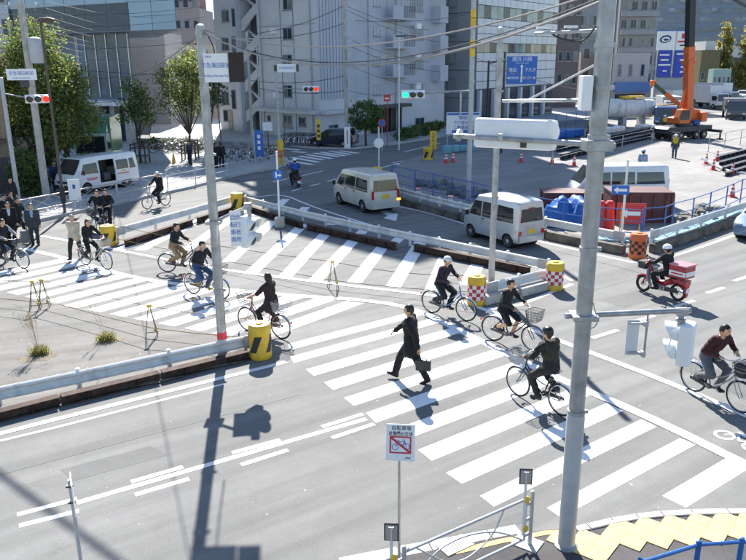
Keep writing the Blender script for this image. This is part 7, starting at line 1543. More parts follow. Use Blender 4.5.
# ================================================================== people
def ik(a, b, l1, l2, pole):
    a = np.array(a, float); b = np.array(b, float); d = b - a; L_ = np.linalg.norm(d)
    if L_ > (l1 + l2) * 0.999: b = a + d / L_ * (l1 + l2) * 0.999; d = b - a; L_ = np.linalg.norm(d)
    d /= L_; x = (l1 * l1 - l2 * l2 + L_ * L_) / (2 * L_); h = math.sqrt(max(0, l1 * l1 - x * x))
    p = np.array(pole, float); p = p - d * p.dot(d); p /= max(1e-6, np.linalg.norm(p))
    return a + d * x + p * h, b
def cap_mesh(mb, a, b, ra, rb, n=10):
    a = Vector(a); b = Vector(b); d = b - a
    if d.length < 1e-5: d = Vector((0, 0, 1e-4))
    dn = d.normalized(); pts = []; rs = []
    for k in (-90, -55, -25, 0): pts.append(a + dn * ra * math.sin(R(k))); rs.append(max(0.002, ra * math.cos(R(k))))
    for k in (0, 25, 55, 90): pts.append(b + dn * rb * math.sin(R(k))); rs.append(max(0.002, rb * math.cos(R(k))))
    mb.path(pts, rs, n)
PERSONS = []
def person(label, loc, rz, pose='stand', skin='#c99a78', hair='#15110f', top='#20242a', bottom='#22242c', shoe='#18181a', h=1.7, lean=None, hair_len=0.0, hat=None, sleeve=1.0, skirt=0.0, coat=0.0,
           hands=None, feet=None, pelvis=None, head_turn=0.0, phase=1, vest=None, group=None, short=False, shirt=None, female=False, bulk=1.06, scale=1.0):
    """one continuous figure: tapered limbs, torso and head merged into one surface, then coloured by region. +x is forward, z up"""
    s = h / 1.72; V = lambda *p: np.array(p, float)
    if pose == 'ride':
        pel = V(-0.28, 0, 0.93); lean = R(14) if lean is None else lean
        ca_ = R(-35); ft = [V(-0.13 + q * 0.16 * math.cos(ca_) - 0.09, q * 0.12, 0.28 + q * 0.16 * math.sin(ca_) + 0.085) for q in (1, -1)]
        hd = [V(0.13, 0.265, 1.075), V(0.13, -0.265, 1.075)]; toe = [V(1, 0.12, -0.12), V(1, -0.12, -0.2)]
        kp = [V(1, 0.25, 0.5), V(1, -0.25, 0.5)]; ep = [V(-0.4, 0.8, -0.6), V(-0.4, -0.8, -0.6)]
    elif pose == 'walk':
        pel = V(0.0, 0, 0.905 * s); lean = R(4) if lean is None else lean; k = phase
        ft = [V(k * 0.36, 0.07, 0.09), V(-k * 0.36, -0.07, 0.12)]; toe = [V(1, 0.1, 0.25 if k > 0 else -0.5), V(1, -0.1, -0.5 if k > 0 else 0.25)]
        hd = [V(-k * 0.26, 0.27, 0.86), V(k * 0.26, -0.27, 0.9)]; kp = [V(1, 0, 0), V(1, 0, 0)]; ep = [V(-1, 0.3, -0.2), V(-1, -0.3, -0.2)]
    else:
        pel = V(0, 0, 0.93 * s); lean = R(2) if lean is None else lean
        ft = [V(0.03, 0.1, 0.08), V(-0.03, -0.1, 0.08)]; toe = [V(1, 0.3, 0), V(1, -0.3, 0)]; hd = [V(0.1, 0.26, 0.82), V(0.08, -0.26, 0.82)]
        kp = [V(1, 0.1, 0), V(1, -0.1, 0)]; ep = [V(-1, 0.3, 0), V(-1, -0.3, 0)]
    if hands: hd = [V(*x) if x is not None else hd[i] for i, x in enumerate(hands)]
    if feet: ft = [V(*x) for x in feet]
    if pelvis: pel = V(*pelvis)
    up = V(math.sin(lean), 0, math.cos(lean)); fw = V(math.cos(lean), 0, -math.sin(lean))
    sw = 0.172 if female else 0.2
    nb = pel + up * 0.50 * s; sh = [nb - up * 0.04 * s + V(0, q * sw * s, 0) for q in (1, -1)]; hp = [pel + V(0, q * 0.095 * s, -0.02) for q in (1, -1)]
    hup = up * 0.45 + V(0.05, 0, 0.6); hup /= np.linalg.norm(hup)
    hc = nb + hup * 0.152 * s + V(0.022, 0, 0)
    yaw = head_turn; hf = V(math.cos(yaw), math.sin(yaw), -0.08); hs = V(-math.sin(yaw), math.cos(yaw), 0)
    CP = []   # a, b, ra, rb, tag
    EL = []   # c, radii, tag (axis along hf)
    thick = 0.012
    # torso rings as capsule chain pairs
    bw = 0.078 * s
    chest_r = 0.132 * s if not female else 0.112 * s
    for q in (1, -1):
        CP.append((pel + V(0, q * 0.065 * s, -0.02), pel + up * 0.2 * s + V(0, q * 0.045 * s, 0), 0.122 * s, 0.114 * s, 'bottom' if not coat else 'top'))
        CP.append((pel + up * 0.14 * s + V(0, q * 0.045 * s, 0), nb - up * 0.16 * s + V(0, q * 0.065 * s, 0) + fw * 0.01, 0.116 * s, chest_r, 'top'))
        CP.append((nb - up * 0.1 * s + V(0, q * 0.03 * s, 0), sh[0 if q > 0 else 1] - V(0, q * 0.02, 0), 0.1 * s, 0.076 * s, 'top'))
    l1, l2 = 0.285 * s, 0.255 * s; HANDS = []
    for i in (0, 1):
        el, wr = ik(sh[i], hd[i], l1, l2, ep[i])
        CP.append((sh[i], el, 0.07 * s, 0.057 * s, 'top' if sleeve > 0.1 else 'skin')); 
        if sleeve >= 0.9: CP.append((el, wr, 0.057 * s, 0.045 * s, 'top'))
        else:
            CP.append((el, wr, 0.043 * s, 0.03 * s, 'skin'))
        d = wr - el; d /= np.linalg.norm(d); HANDS.append((wr + d * 0.02, d, i))
        CP.append((wr, wr + d * 0.05, 0.03 * s, 0.032 * s, 'skin'))
    t1, t2 = 0.435 * s, 0.42 * s; FEET = []
    for i in (0, 1):
        kn, an = ik(hp[i], ft[i], t1, t2, kp[i])
        CP.append((hp[i], kn, 0.104 * s, 0.075 * s, 'bottom')); CP.append((kn, an, 0.062 * s if short else 0.074 * s, 0.046 * s if short else 0.062 * s, 'skin' if short else 'bottom'))
        td = toe[i] / np.linalg.norm(toe[i]); hl = an + V(0, 0, -0.045) - td * 0.045
        CP.append((hl, hl + td * 0.2 * s, 0.044, 0.036, 'shoe')); CP.append((hl + V(0, 0, 0.03), hl + td * 0.1, 0.042, 0.04, 'shoe'))
    CP.append((nb - up * 0.03, hc - hup * 0.04, 0.056 * s, 0.05 * s, 'skin'))
    if coat:
        for q in (1, -1): CP.append((pel + V(0, q * 0.07, 0.08), pel + V(0, q * 0.09, -coat), 0.128 * s, 0.142 * s, 'top'))
    if skirt:
        for i in (0, 1):
            kn, an = ik(hp[i], ft[i], t1, t2, kp[i]); dk = (kn - hp[i]) * skirt; CP.append((hp[i], hp[i] + dk, 0.115 * s, 0.12 * s, 'bottom'))
        CP.append((pel, pel + (ik(hp[0], ft[0], t1, t2, kp[0])[0] + ik(hp[1], ft[1], t1, t2, kp[1])[0] - hp[0] - hp[1]) * 0.5 * skirt, 0.1, 0.1, 'bottom'))
    # head
    EL.append((hc, (0.104 * s, 0.083 * s, 0.122 * s), 'skin')); EL.append((hc + hf * 0.02 * s - hup * 0.05 * s, (0.07 * s, 0.058 * s, 0.072 * s), 'skin'))
    EL.append((hc + hf * 0.098 * s - hup * 0.012 * s, (0.017, 0.013, 0.025), 'skin'))
    for q in (1, -1): EL.append((hc + hs * q * 0.078 * s - hup * 0.01 * s, (0.022, 0.012, 0.03), 'skin'))
    hb = hc - hf * 0.02 * s + hup * 0.012 * s; HR = (0.103 * s, 0.094 * s, 0.118 * s)
    EL.append((hb, HR, 'hair'))
    if hair_len:
        CP.append((hb - hf * 0.03, hb - hf * 0.06 - V(0, 0, hair_len), 0.082, 0.06, 'hair'))
        for q in (1, -1): CP.append((hb + hs * q * 0.045, hb + hs * q * 0.055 - hf * 0.03 - V(0, 0, hair_len * 0.8), 0.05, 0.035, 'hair'))
    if hat:
        EL.append((hc + hup * 0.045 * s - hf * 0.008, (0.118 * s, 0.102 * s, 0.092 * s) if hat[0] != 'helmet' else (0.145, 0.128, 0.115), 'hat'))
        if hat[0] == 'cap': CP.append((hc + hf * 0.08 + hup * 0.05, hc + hf * 0.15 + hup * 0.035, 0.02, 0.014, 'hat'))
        if hat[0] == 'helmet': CP.append((hc + hf * 0.1 + hup * 0.04, hc + hf * 0.13 + hup * 0.02, 0.03, 0.02, 'hat'))
    CP = [(a, b, ra * (bulk if tg in ('top', 'bottom') else 1), rb * (bulk if tg in ('top', 'bottom') else 1), tg) for a, b, ra, rb, tg in CP]
    mb = MB()
    for a, b, ra, rb, tg in CP: cap_mesh(mb, a, b, ra, rb)
    def basis():
        z = Vector(hup); x = Vector(hf); x = (x - z * x.dot(z)).normalized(); y = z.cross(x)
        return Matrix(((x.x, y.x, z.x, 0), (x.y, y.y, z.y, 0), (x.z, y.z, z.z, 0), (0, 0, 0, 1)))
    Bm = basis(); Bn = np.array([[Bm[i][j] for j in range(3)] for i in range(3)])
    for c, rad, tg in EL: mb.ell(c, rad, 0, 12, 9, Bm)
    me = mb.mesh('body_cage', m_black); o = bpy.data.objects.new('person', me); COL.objects.link(o)
    o.location = loc; o.rotation_euler = (0, 0, rz)
    rm = o.modifiers.new('r', 'REMESH'); rm.mode = 'VOXEL'; rm.voxel_size = 0.0165; rm.use_smooth_shade = True
    sm = o.modifiers.new('s', 'SMOOTH'); sm.iterations = 3; sm.factor = 0.5
    cols = dict(skin=(skin, 0.5), hair=(hair, 0.55), top=(top, 0.85), bottom=(bottom, 0.85), shoe=(shoe, 0.5), hat=((hat[1] if hat else '#222222'), 0.4), vest=((vest or '#222222'), 0.85), shirt=((shirt or '#dddddd'), 0.8))
    PERSONS.append((o, CP, EL, Bn, cols, HANDS, s, dict(vest=vest, shirt=shirt, sleeve=sleeve, hc=hc, hf=hf, hs=hs, hup=hup, nb=nb, fw=fw, up=up, pel=pel)))
    o.scale = (scale,) * 3
    tag(o, label, 'person', group)
    return o
def cloth(col, rough):
    m = mat('cloth ' + col if rough > 0.6 else 'body ' + col, col, rough, 0.0, 0.22, 9.0, 0.35 if rough > 0.6 else 0.05, 30.0)
    return m
def finish_people():
    """evaluate every figure once, then colour its faces by the nearest region"""
    bpy.context.view_layer.update(); dg = bpy.context.evaluated_depsgraph_get()
    order = ['skin', 'hair', 'top', 'bottom', 'shoe', 'hat', 'vest', 'shirt']
    for o, CP, EL, Bn, cols, HANDS, s, ex in PERSONS:
        me = bpy.data.meshes.new_from_object(o.evaluated_get(dg)); n = len(me.polygons)
        cen = np.empty(n * 3, np.float32); me.polygons.foreach_get('center', cen); cen = cen.reshape(-1, 3).astype(float)
        best = np.full(n, 9.0); idx = np.zeros(n, int)
        for a, b, ra, rb, tg in CP:
            d = b - a; t = np.clip(((cen - a) @ d) / max(1e-9, d @ d), 0, 1); ds = np.linalg.norm(cen - a - t[:, None] * d, axis=1) - (ra + (rb - ra) * t)
            if tg == 'shoe': ds -= 0.004
            m_ = ds < best; best[m_] = ds[m_]; idx[m_] = order.index(tg)
        for c, rad, tg in EL:
            q = (cen - c) @ Bn; rd = np.array(rad); k = np.linalg.norm(q / rd, axis=1); ds = (k - 1) * min(rad)
            if tg == 'hair':   # keep the face clear
                fq = (cen - ex['hc']) @ Bn; face = (fq[:, 0] > 0.022) & (fq[:, 2] < 0.062 * s); ear = (fq[:, 2] < -0.012) & (fq[:, 0] > -0.045); ds = np.where(face | ear, 9, ds - 0.01)
            if tg == 'hat': fq = (cen - ex['hc']) @ Bn; ds = np.where(fq[:, 2] < 0.02, 9, ds - 0.02)
            m_ = ds < best; best[m_] = ds[m_]; idx[m_] = order.index(tg)
        if ex['vest']:
            rel_ = cen - ex['pel']; hgt = rel_ @ ex['up']; m_ = (idx == 2) & (hgt > 0.02) & (np.abs(cen[:, 1]) < 0.185 * s); idx[m_] = 6
        if ex['shirt']:
            rel_ = cen - ex['nb']; hgt = rel_ @ ex['up']; f_ = rel_ @ ex['fw']; m_ = (idx == 2) & (hgt > -0.27) & (f_ > 0.04) & (np.abs(cen[:, 1]) < 0.028 - hgt * 0.02 + (hgt + 0.27) * 0.14); idx[m_] = 7
        # folds in the cloth
        nvv = len(me.vertices); co = np.empty(nvv * 3, np.float32); me.vertices.foreach_get('co', co); co = co.reshape(-1, 3); nr = np.empty(nvv * 3, np.float32); me.vertices.foreach_get('normal', nr); nr = nr.reshape(-1, 3)
        lp = np.empty(n * 4, np.int32); me.loops.foreach_get('vertex_index', lp) if len(me.loops) == n * 4 else None
        soft = np.zeros(nvv, np.float32)
        if len(me.loops) == n * 4: soft[lp.reshape(-1, 4)[np.isin(idx, (2, 3, 6))].ravel()] = 1
        ph = ((len(o["label"]) * 13 + nvv) % 97) * 0.37; wv_ = np.sin(co[:, 2] * 34 + 5 * np.sin(co[:, 0] * 11 + ph) + 4 * np.sin(co[:, 1] * 13 - ph)) * 0.6 + np.sin(co[:, 0] * 41 + co[:, 2] * 23 + 3 * np.sin(co[:, 1] * 17 + ph)) * 0.4
        hs_ = np.zeros(nvv, np.float32)
        if len(me.loops) == n * 4: hs_[lp.reshape(-1, 4)[idx == 1].ravel()] = 1
        co += nr * (wv_ * soft * 0.009 + np.sin(co[:, 0] * 70 + 6 * np.sin(co[:, 1] * 50) + ph) * np.sin(co[:, 2] * 60 + ph) * hs_ * 0.006)[:, None]; me.vertices.foreach_set('co', co.ravel())
        me.materials.clear()
        for k in order: me.materials.append(cloth(*cols[k]))
        me.polygons.foreach_set('material_index', idx.astype(np.int32)); me.shade_smooth()
        # hands: palm, four fingers, thumb; eyes and mouth
        ev = MB(); bm = bmesh.new(); bm.from_mesh(me)
        for w, d, i in HANDS:
            d = Vector(d); sd_ = Vector((0, 1 if i == 0 else -1, 0)); dn = Vector((0, 0, -1)); x = d; y = (dn - x * dn.dot(x)); y = y.normalized() if y.length > 0.1 else Vector((1, 0, 0)); zz = x.cross(y); p = Vector(w)
            ev.ell(p + x * 0.05, (0.042, 0.04, 0.02), 0, 8, 6, Matrix(((x.x, zz.x, y.x, 0), (x.y, zz.y, y.y, 0), (x.z, zz.z, y.z, 0), (0, 0, 0, 1))))
            for k, (off_, ln) in enumerate([(-0.028, 0.032), (-0.009, 0.038), (0.01, 0.036), (0.028, 0.028)]):
                r0 = p + x * 0.085 + zz * off_; r1 = r0 + x * ln * 0.8 + y * 0.012; r2 = r1 + x * ln * 0.3 + y * 0.03; ev.path([r0, r1, r2], [0.0095, 0.009, 0.007], 5)
            r0 = p + x * 0.03 + zz * 0.035 * (1 if i else -1); ev.path([r0, r0 + x * 0.035 + zz * 0.022 * (1 if i else -1) + y * 0.012, r0 + x * 0.06 + zz * 0.02 * (1 if i else -1) + y * 0.03], [0.011, 0.01, 0.008], 5)
        for q in (1, -1):
            ev.ell(Vector(ex['hc'] + ex['hf'] * 0.088 * s + ex['hs'] * q * 0.031 * s + ex['hup'] * 0.012 * s), (0.011, 0.014, 0.008), 1, 6, 4)
        ev.ell(Vector(ex['hc'] + ex['hf'] * 0.088 * s - ex['hup'] * 0.062 * s), (0.008, 0.022, 0.006), 2, 6, 4)
        em = ev.mesh('x', [cloth(*cols['skin']), cloth(*cols['hair']), m_redtext])
        o2 = len(me.vertices); bm.free()
        # merge the two meshes
        nv = [tuple(v.co) for v in me.vertices] + [tuple(v.co) for v in em.vertices]
        nf = [tuple(p.vertices) for p in me.polygons] + [tuple(i + o2 for i in p.vertices) for p in em.polygons]
        mi = list(idx) + [{0: 0, 1: 1, 2: 0}[p.material_index] for p in em.polygons]
        fm = bpy.data.meshes.new('person'); fm.from_pydata(nv, [], nf)
        for k in order: fm.materials.append(cloth(*cols[k]))
        fm.polygons.foreach_set('material_index', np.array(mi, np.int32)); fm.shade_smooth()
        o.modifiers.clear(); o.data = fm; bpy.data.meshes.remove(me); bpy.data.meshes.remove(em)

def cyclist(rear, front, bl, pl, bike=None, z=0.0, **kw):
    a = G(*rear, z); b = G(*front, z); rz = heading(a, b); c = midp(a, b)
    bk = bicycle(bl, c, rz, **(bike or {})); bk.scale = (1.06,) * 3; return person(pl, c, rz, 'ride', scale=1.06, **kw)
cyclist((432, 313), (465, 321), 'blue city bicycle beside the left checkered barrel', 'person in purple jacket and white cap riding the blue bicycle', dict(col='#3f6f9c', basket=None), top='#2a1a2c', bottom='#191a1f', hat=('cap', '#c9ccd2'), lean=R(20), h=1.72)
cyclist((494, 341), (531, 351), 'dark city bicycle with grey basket just right of the short guard rail', 'person in black top and black shorts riding right toward the bike lane', dict(col='#20242a', basket='d'), top='#131416', bottom='#121316', short=True, lean=R(16), h=1.66, female=True, hair='#171312')
cyclist((559, 415), (518, 396), 'black city bicycle with front basket crossing the zebra, heading left', 'person in dark olive vest and black cap cycling left on the zebra', dict(col='#15161a', basket='w'), top='#17181b', vest='#2a2b1f', bottom='#1c1b1d', hat=('beanie', '#101114'), lean=R(12), h=1.74)
cyclist((692, 391), (738, 412), 'silver city bicycle with a striped bag in its basket at the right edge', 'person in maroon sweater and grey trousers cycling at the right edge', dict(col='#9a9c9e', basket='d'), top='#3a1418', bottom='#55585c', lean=R(30), h=1.76, head_turn=0.1)
cyclist((281, 339), (248, 331), 'red framed city bicycle with baskets front and rear by the striped barrel', 'person with long hair in a dark patterned coat cycling behind the striped barrel', dict(col='#8c2a2c', basket='d', rear=True), top='#2a1c20', bottom='#1c181c', hair='#2a1a14', hair_len=0.14, coat=0.14, lean=R(6), h=1.62, female=True, sleeve=0.5)
cyclist((194, 294), (221, 299), 'brown city bicycle passing behind the left grey pole', 'person in black leather jacket and blue jeans cycling by the left pole', dict(col='#4a2f22', basket='d'), top='#17191d', bottom='#2c4468', shoe='#a98a2a', lean=R(22), h=1.75)
cyclist((173, 272.5), (194, 273.5), 'city bicycle with dark rear of the two near the sunlit guard rail', 'person in black jacket and beige trousers cycling right, farther of two', dict(col='#3a3c40', basket='d'), top='#16181c', bottom='#8a7454', lean=R(15), h=1.68)
cyclist((87, 265.5), (106, 269.5), 'pale silver bicycle with white basket in front of the yellow barrel', 'person in black with long brown hair cycling in front of the yellow barrel', dict(col='#a9a7a2', basket='w'), top='#141417', bottom='#16161a', hair='#3a221a', hair_len=0.14, lean=R(8), h=1.6, female=True)
cyclist((3, 266), (21, 268.5), 'black city bicycle at the left photo edge', 'person in black vest with pale sleeves cycling at the left photo edge', dict(col='#202226', basket='d'), top='#8f9094', vest='#17181b', bottom='#15161a', lean=R(12), h=1.64, female=True, hair_len=0.08)
cyclist((103.5, 228.5), (95, 234), 'dark bicycle of the nearer of two side by side riders', 'person in black school uniform cycling, nearer of two side by side', dict(col='#25282e', basket='d'), top='#141519', bottom='#16171b', lean=R(10), h=1.68)
cyclist((112, 227), (103.5, 232.5), 'dark bicycle of the farther of two side by side riders', 'person in black school uniform cycling, farther of two side by side', dict(col='#25282e', basket=None), top='#17181c', bottom='#16171b', lean=R(10), h=1.66, female=True)
cyclist((163, 206), (151, 208.5), 'silver bicycle on the road beyond the sunlit guard rail', 'person in black with a white cap cycling left in front of the white van', dict(col='#888b90', basket='w'), top='#17181b', bottom='#1b1c20', hat=('beanie', '#d8d6d2'), lean=R(8), h=1.66)
# business man
p_ = G(411, 381); rzm = R(166)
person('person in black suit striding across the zebra carrying a briefcase', p_, rzm, 'walk', top='#0f1014', bottom='#111116', shoe='#0c0c0d', hair='#1b1a1a', h=1.74, coat=0.2, phase=-1, lean=R(3), shirt='#d8d8da', scale=1.08, hands=[(-0.24, 0.31, 0.8), (0.4, -0.3, 1.0)], bulk=1.16)
# his briefcase in the hand on the far side of the stride
cr, sr = math.cos(rzm), math.sin(rzm); hx, hy = -0.34, 0.34
bc = thing('briefcase', 'black briefcase held by the striding person in a black suit', 'briefcase', (p_.x + hx * cr - hy * sr, p_.y + hx * sr + hy * cr, 0), rzm)
MB().box((0, 0, 0.56), (0.34, 0.09, 0.25)).build('case', mat('black leather', (0.015, 0.015, 0.017), 0.4, bump=0.2), bc, bevel=0.015)
MB().path(smooth_line([(-0.07, 0, 0.685), (-0.06, 0, 0.73), (0.06, 0, 0.73), (0.07, 0, 0.685)]), 0.009, 6).build('handle', m_black, bc)
# bag in the right basket
p_ = midp(G(692, 391), G(738, 412)); rzb = heading(G(692, 391), G(738, 412)); o = thing('shopping_bag', 'dark striped bag in the basket of the silver bicycle', 'bag', (p_.x + 0.56 * math.cos(rzb), p_.y + 0.56 * math.sin(rzb), 0.79), rzb)
b = MB(); b.lathe([(0.11, 0), (0.15, 0.06), (0.165, 0.2), (0.13, 0.3), (0.04, 0.33)], 12); b.build('sack', mat('navy cloth', (0.02, 0.024, 0.04), 0.9, bump=0.4), o, smooth=True)
for z in (0.12, 0.19): b = MB(); b.lathe([(0.163, z), (0.167, z + 0.025)], 12); b.build('stripe', mat('beige cloth', (0.4, 0.36, 0.3), 0.9), o)
# left walkers
person('person in grey suit with pale blue shirt standing at the kerb', G(36, 245), R(-70), 'stand', top='#363a40', bottom='#2e3136', shirt='#8fa6c8', h=1.72, coat=0.14)
person('person in cream sweater and dark shorts walking away from the kerb', G(77, 259), R(-95), 'walk', top='#b9ac98', bottom='#262628', h=1.74, hair='#8d8378', short=False, coat=0.08, lean=R(2), phase=-1, shoe='#2a2522')
o = thing('wheeled_bag', 'grey wheeled shopping bag beside the person in the grey suit', 'bag', G(27, 244), R(10)); b = MB(); b.box((0, 0, 0.32), (0.36, 0.26, 0.5)); b.build('bag', mat('grey bag cloth', (0.16, 0.17, 0.17), 0.8, bump=0.3), o, bevel=0.04); b = MB(); b.path([(-0.12, 0.12, 0.5), (-0.14, 0.14, 0.9), (0.14, 0.14, 0.9), (0.12, 0.12, 0.5)], 0.012, 6); b.build('handle', m_dark, o)
for x in (-0.14, 0.14): b = MB(); b.ring((x, 0.12, 0.05), (1, 0, 0), 0.04, 0.015, 12, 5); b.build('wheel', m_rubber, o)
for i, (lb, x, y, kw) in enumerate([('person in black suit with white shirt, front of the group at the left edge', 13, 243, dict(top='#131418', bottom='#15161a', shirt='#d0d2d6', h=1.72, coat=0.14)),
        ('person in black coat partly cut by the left photo edge', 2, 244, dict(top='#17181c', bottom='#15161a', h=1.66, hair_len=0.12, female=True, coat=0.2)),
        ('person in dark jacket at the back of the left edge group', 8, 233, dict(top='#1c2026', bottom='#1a1b1f', h=1.7)),
        ('person in black leaning jacket nearest the grey suit in the left group', 21, 236, dict(top='#15161a', bottom='#17181c', h=1.72)),
        ('person in dark clothes behind the left group by the fence', 14, 228, dict(top='#22252a', bottom='#1d1e22', h=1.68))]):
    person(lb, G(x, y), R(-60 + 17 * i), 'walk' if i % 2 else 'stand', phase=1 if i % 3 else -1, **kw)
for lb, x, y, rz_, kw in [('person in red coat in the shade of the big tree', 40, 193, R(-100), dict(top='#8a2a2a', bottom='#7a2c2c', h=1.58, coat=0.4, female=True)), ('person in blue jacket in the shade behind the transformer pole', 57, 191, R(-60), dict(top='#2a3c66', bottom='#26303c', h=1.68)),
        ('person in dark jacket behind the brown lamp pole', 68, 182, R(-40), dict(top='#23282e', bottom='#23262c', h=1.7)), ('person in grey coat walking on the sunlit plaza', 191, 165, R(-120), dict(top='#3c4046', bottom='#2a2c30', h=1.68)),
        ('person in black, left of two standing behind the left pole', 216, 168, R(60), dict(top='#1a1c20', bottom='#1c1d22', h=1.72)), ('person in black, right of two standing behind the left pole', 222, 167, R(100), dict(top='#202226', bottom='#1a1b20', h=1.68)),
        ('person on the left edge behind the grey signal pole', 14, 212, R(-30), dict(top='#1f2228', bottom='#1c1e22', h=1.7))]:
    person(lb, G(x, y, 0.12), rz_, 'stand', **kw)
person('person in yellow safety vest and white helmet standing below the crane', G(674, 158, 0.03), R(-120), 'stand', top='#3c4450', vest='#b8a02a', bottom='#3a4656', hat=('helmet', '#d8d8d6'), h=1.72)
person('person in pale blue work clothes and blue helmet behind the white minivan', G(641, 178, 0.03), R(60), 'stand', top='#8a9cb4', bottom='#6c7c92', hat=('helmet', '#5a86b4'), h=1.7)
person('person in yellow vest among the machines near the white tank', G(663, 133, 0.03), R(-90), 'stand', top='#3c4450', vest='#b8b02a', bottom='#2c3440', hat=('helmet', '#d8d8d6'), h=1.72)
person('person in green work clothes left of the right grey pole', G(588, 137, 0.03), R(-60), 'stand', top='#5c6a58', vest='#a8a040', bottom='#4a5248', hat=('helmet', '#d8d8d6'), h=1.7)

# ================================================================== motorbikes
m_mbred = mat('red motorbike plastic', (0.36, 0.012, 0.022), 0.28, coat=0.6, var=0.06)
m_mbgrey = mat('grey leg shield', (0.5, 0.51, 0.52), 0.35, var=0.06)
def mc_wheel(t, x, r_=0.27, w=0.045):
    wt = MB(); wt.ring((0, 0, 0), (0, 1, 0), r_ - w, w, 28, 8); o = wt.build('wheel', m_rubber, t, smooth=True, loc=(x, 0, r_))
    b = MB(); b.ring((0, 0, 0), (0, 1, 0), r_ - 0.075, 0.014, 24, 5); b.tube((0, -0.05, 0), (0, 0.05, 0), 0.07, n=12)
    for i in range(14): a = 2 * math.pi * i / 14; b.tube((0.05 * math.cos(a), 0.02, 0.05 * math.sin(a)), ((r_ - 0.08) * math.cos(a + 0.2), 0, (r_ - 0.08) * math.sin(a + 0.2)), 0.004, n=4)
    b.build('rim', m_chrome, o)
def fender(t, x, r_, a0, a1, w, m):
    fb = MB(); K = 14; vv = []; ff = []
    for i in range(K + 1):
        a = R(a0 + (a1 - a0) * i / K)
        for y, rr in ((-w, r_ - 0.01), (-w * 0.6, r_ + 0.025), (w * 0.6, r_ + 0.025), (w, r_ - 0.01)): vv.append((x - rr * math.cos(a), y, 0.27 + rr * math.sin(a)))
    for i in range(K):
        for j in range(3): ff.append((i * 4 + j, i * 4 + j + 1, i * 4 + j + 5, i * 4 + j + 4))
    fb.add(vv, ff); fb.build('fender', m, t, smooth=True)
def cub(label, loc, rz, body, box=None):
    t = thing('motorbike', label, 'motorbike', loc, rz); mc_wheel(t, 0.6); mc_wheel(t, -0.6); fender(t, 0.6, 0.28, 40, 150, 0.07, body); fender(t, -0.6, 0.28, -20, 140, 0.08, body)
    f = MB()
    for s_ in (-1, 1): f.path([(0.42, s_ * 0.07, 0.72), (0.5, s_ * 0.075, 0.5), (0.6, s_ * 0.075, 0.27)], 0.024, 7)
    f.build('fork', body, t, smooth=True)
    fl = smooth_line([(0.4, 0, 0.86), (0.32, 0, 0.6), (0.1, 0, 0.42), (-0.2, 0, 0.46), (-0.4, 0, 0.6)]); b = MB(); b.path(fl, [0.06 + 0.04 * k / (len(fl) - 1) for k in range(len(fl))], 8); b.build('frame', body, t, smooth=True)
    b = MB()
    for s_ in (-1, 1):
        vv = [(0.44, s_ * 0.05, 0.84), (0.36, s_ * 0.27, 0.82), (0.3, s_ * 0.3, 0.5), (0.2, s_ * 0.24, 0.26), (0.26, s_ * 0.06, 0.28), (0.36, s_ * 0.05, 0.5)]
        vv += [(x - 0.02, y, z) for x, y, z in vv]; b.add(vv, [(0, 1, 2, 5), (5, 2, 3, 4), (6, 11, 8, 7), (11, 10, 9, 8), (0, 6, 7, 1), (1, 7, 8, 2), (2, 8, 9, 3), (3, 9, 10, 4)])
    b.build('leg_shield', m_mbgrey, t)
    b = MB(); b.ell((0.02, 0, 0.3), (0.2, 0.12, 0.12)); b.box((-0.05, 0, 0.3), (0.3, 0.2, 0.14)); b.build('engine', m_alu, t, smooth=True)
    b = MB(); b.path([(0.0, -0.14, 0.24), (-0.3, -0.15, 0.22), (-0.75, -0.16, 0.28)], [0.03, 0.045, 0.045], 8); b.build('exhaust', m_chrome, t, smooth=True)
    b = MB(); b.side([(-0.62, 0.26), (-0.1, 0.22), (-0.08, 0.34), (-0.6, 0.4)], 0.06, 0.1); b.build('chain_cover', m_dark, t)
    b = MB(); b.ell((-0.25, 0, 0.72), (0.3, 0.12, 0.07)); b.build('seat', m_saddle, t, smooth=True)
    b = MB(); b.ell((0.44, 0, 0.98), (0.11, 0.13, 0.1)); b.build('headlamp_shell', body, t, smooth=True)
    b = MB(); b.ell((0.52, 0, 0.97), (0.05, 0.075, 0.075)); b.build('headlamp', mat('lamp glass', (0.6, 0.62, 0.62), 0.1), t, smooth=True)
    b = MB(); b.path(smooth_line([(0.25, -0.34, 1.02), (0.34, -0.28, 1.04), (0.4, 0, 1.0), (0.34, 0.28, 1.04), (0.25, 0.34, 1.02)]), 0.013, 7); b.build('handlebar', m_black, t)
    for s_ in (-1, 1): b = MB(); b.tube((0.34, s_ * 0.26, 1.04), (0.36, s_ * 0.3, 1.22), 0.006, n=5); b.ell((0.36, s_ * 0.31, 1.25), (0.015, 0.06, 0.045)); b.build('mirror', m_black, t)
    b = MB(); b.box((-0.88, 0, 0.5), (0.05, 0.16, 0.09)); b.build('tail_lamp', m_red, t); b = MB(); b.box((-0.92, 0, 0.38), (0.012, 0.2, 0.12), 0); b.build('number_plate', m_signw, t)
    b = MB(); b.side([(-0.9, 0.52), (-0.45, 0.62), (-0.4, 0.68), (-0.92, 0.7)], -0.14, 0.14); b.build('tail_cover', body, t, bevel=0.02)
    b = MB()
    for x in (-0.85, -0.65, -0.5): b.tube((x, -0.18, 0.74), (x, 0.18, 0.74), 0.01, n=5)
    for y in (-0.18, 0.18): b.tube((-0.85, y, 0.74), (-0.45, y, 0.74), 0.01, n=5)
    b.build('rack', m_black, t)
    return t
a, b2 = G(677.6, 301), G(642, 291); c = midp(a, b2); rz = heading(a, b2)
t = cub('red delivery motorbike with grey leg shield on the right road', c, rz, m_mbred)
o = thing('delivery_box', 'red delivery box with white band on the motorbike rack', 'box', c + Vector((-0.66 * math.cos(rz), -0.66 * math.sin(rz), 0.745)), rz)
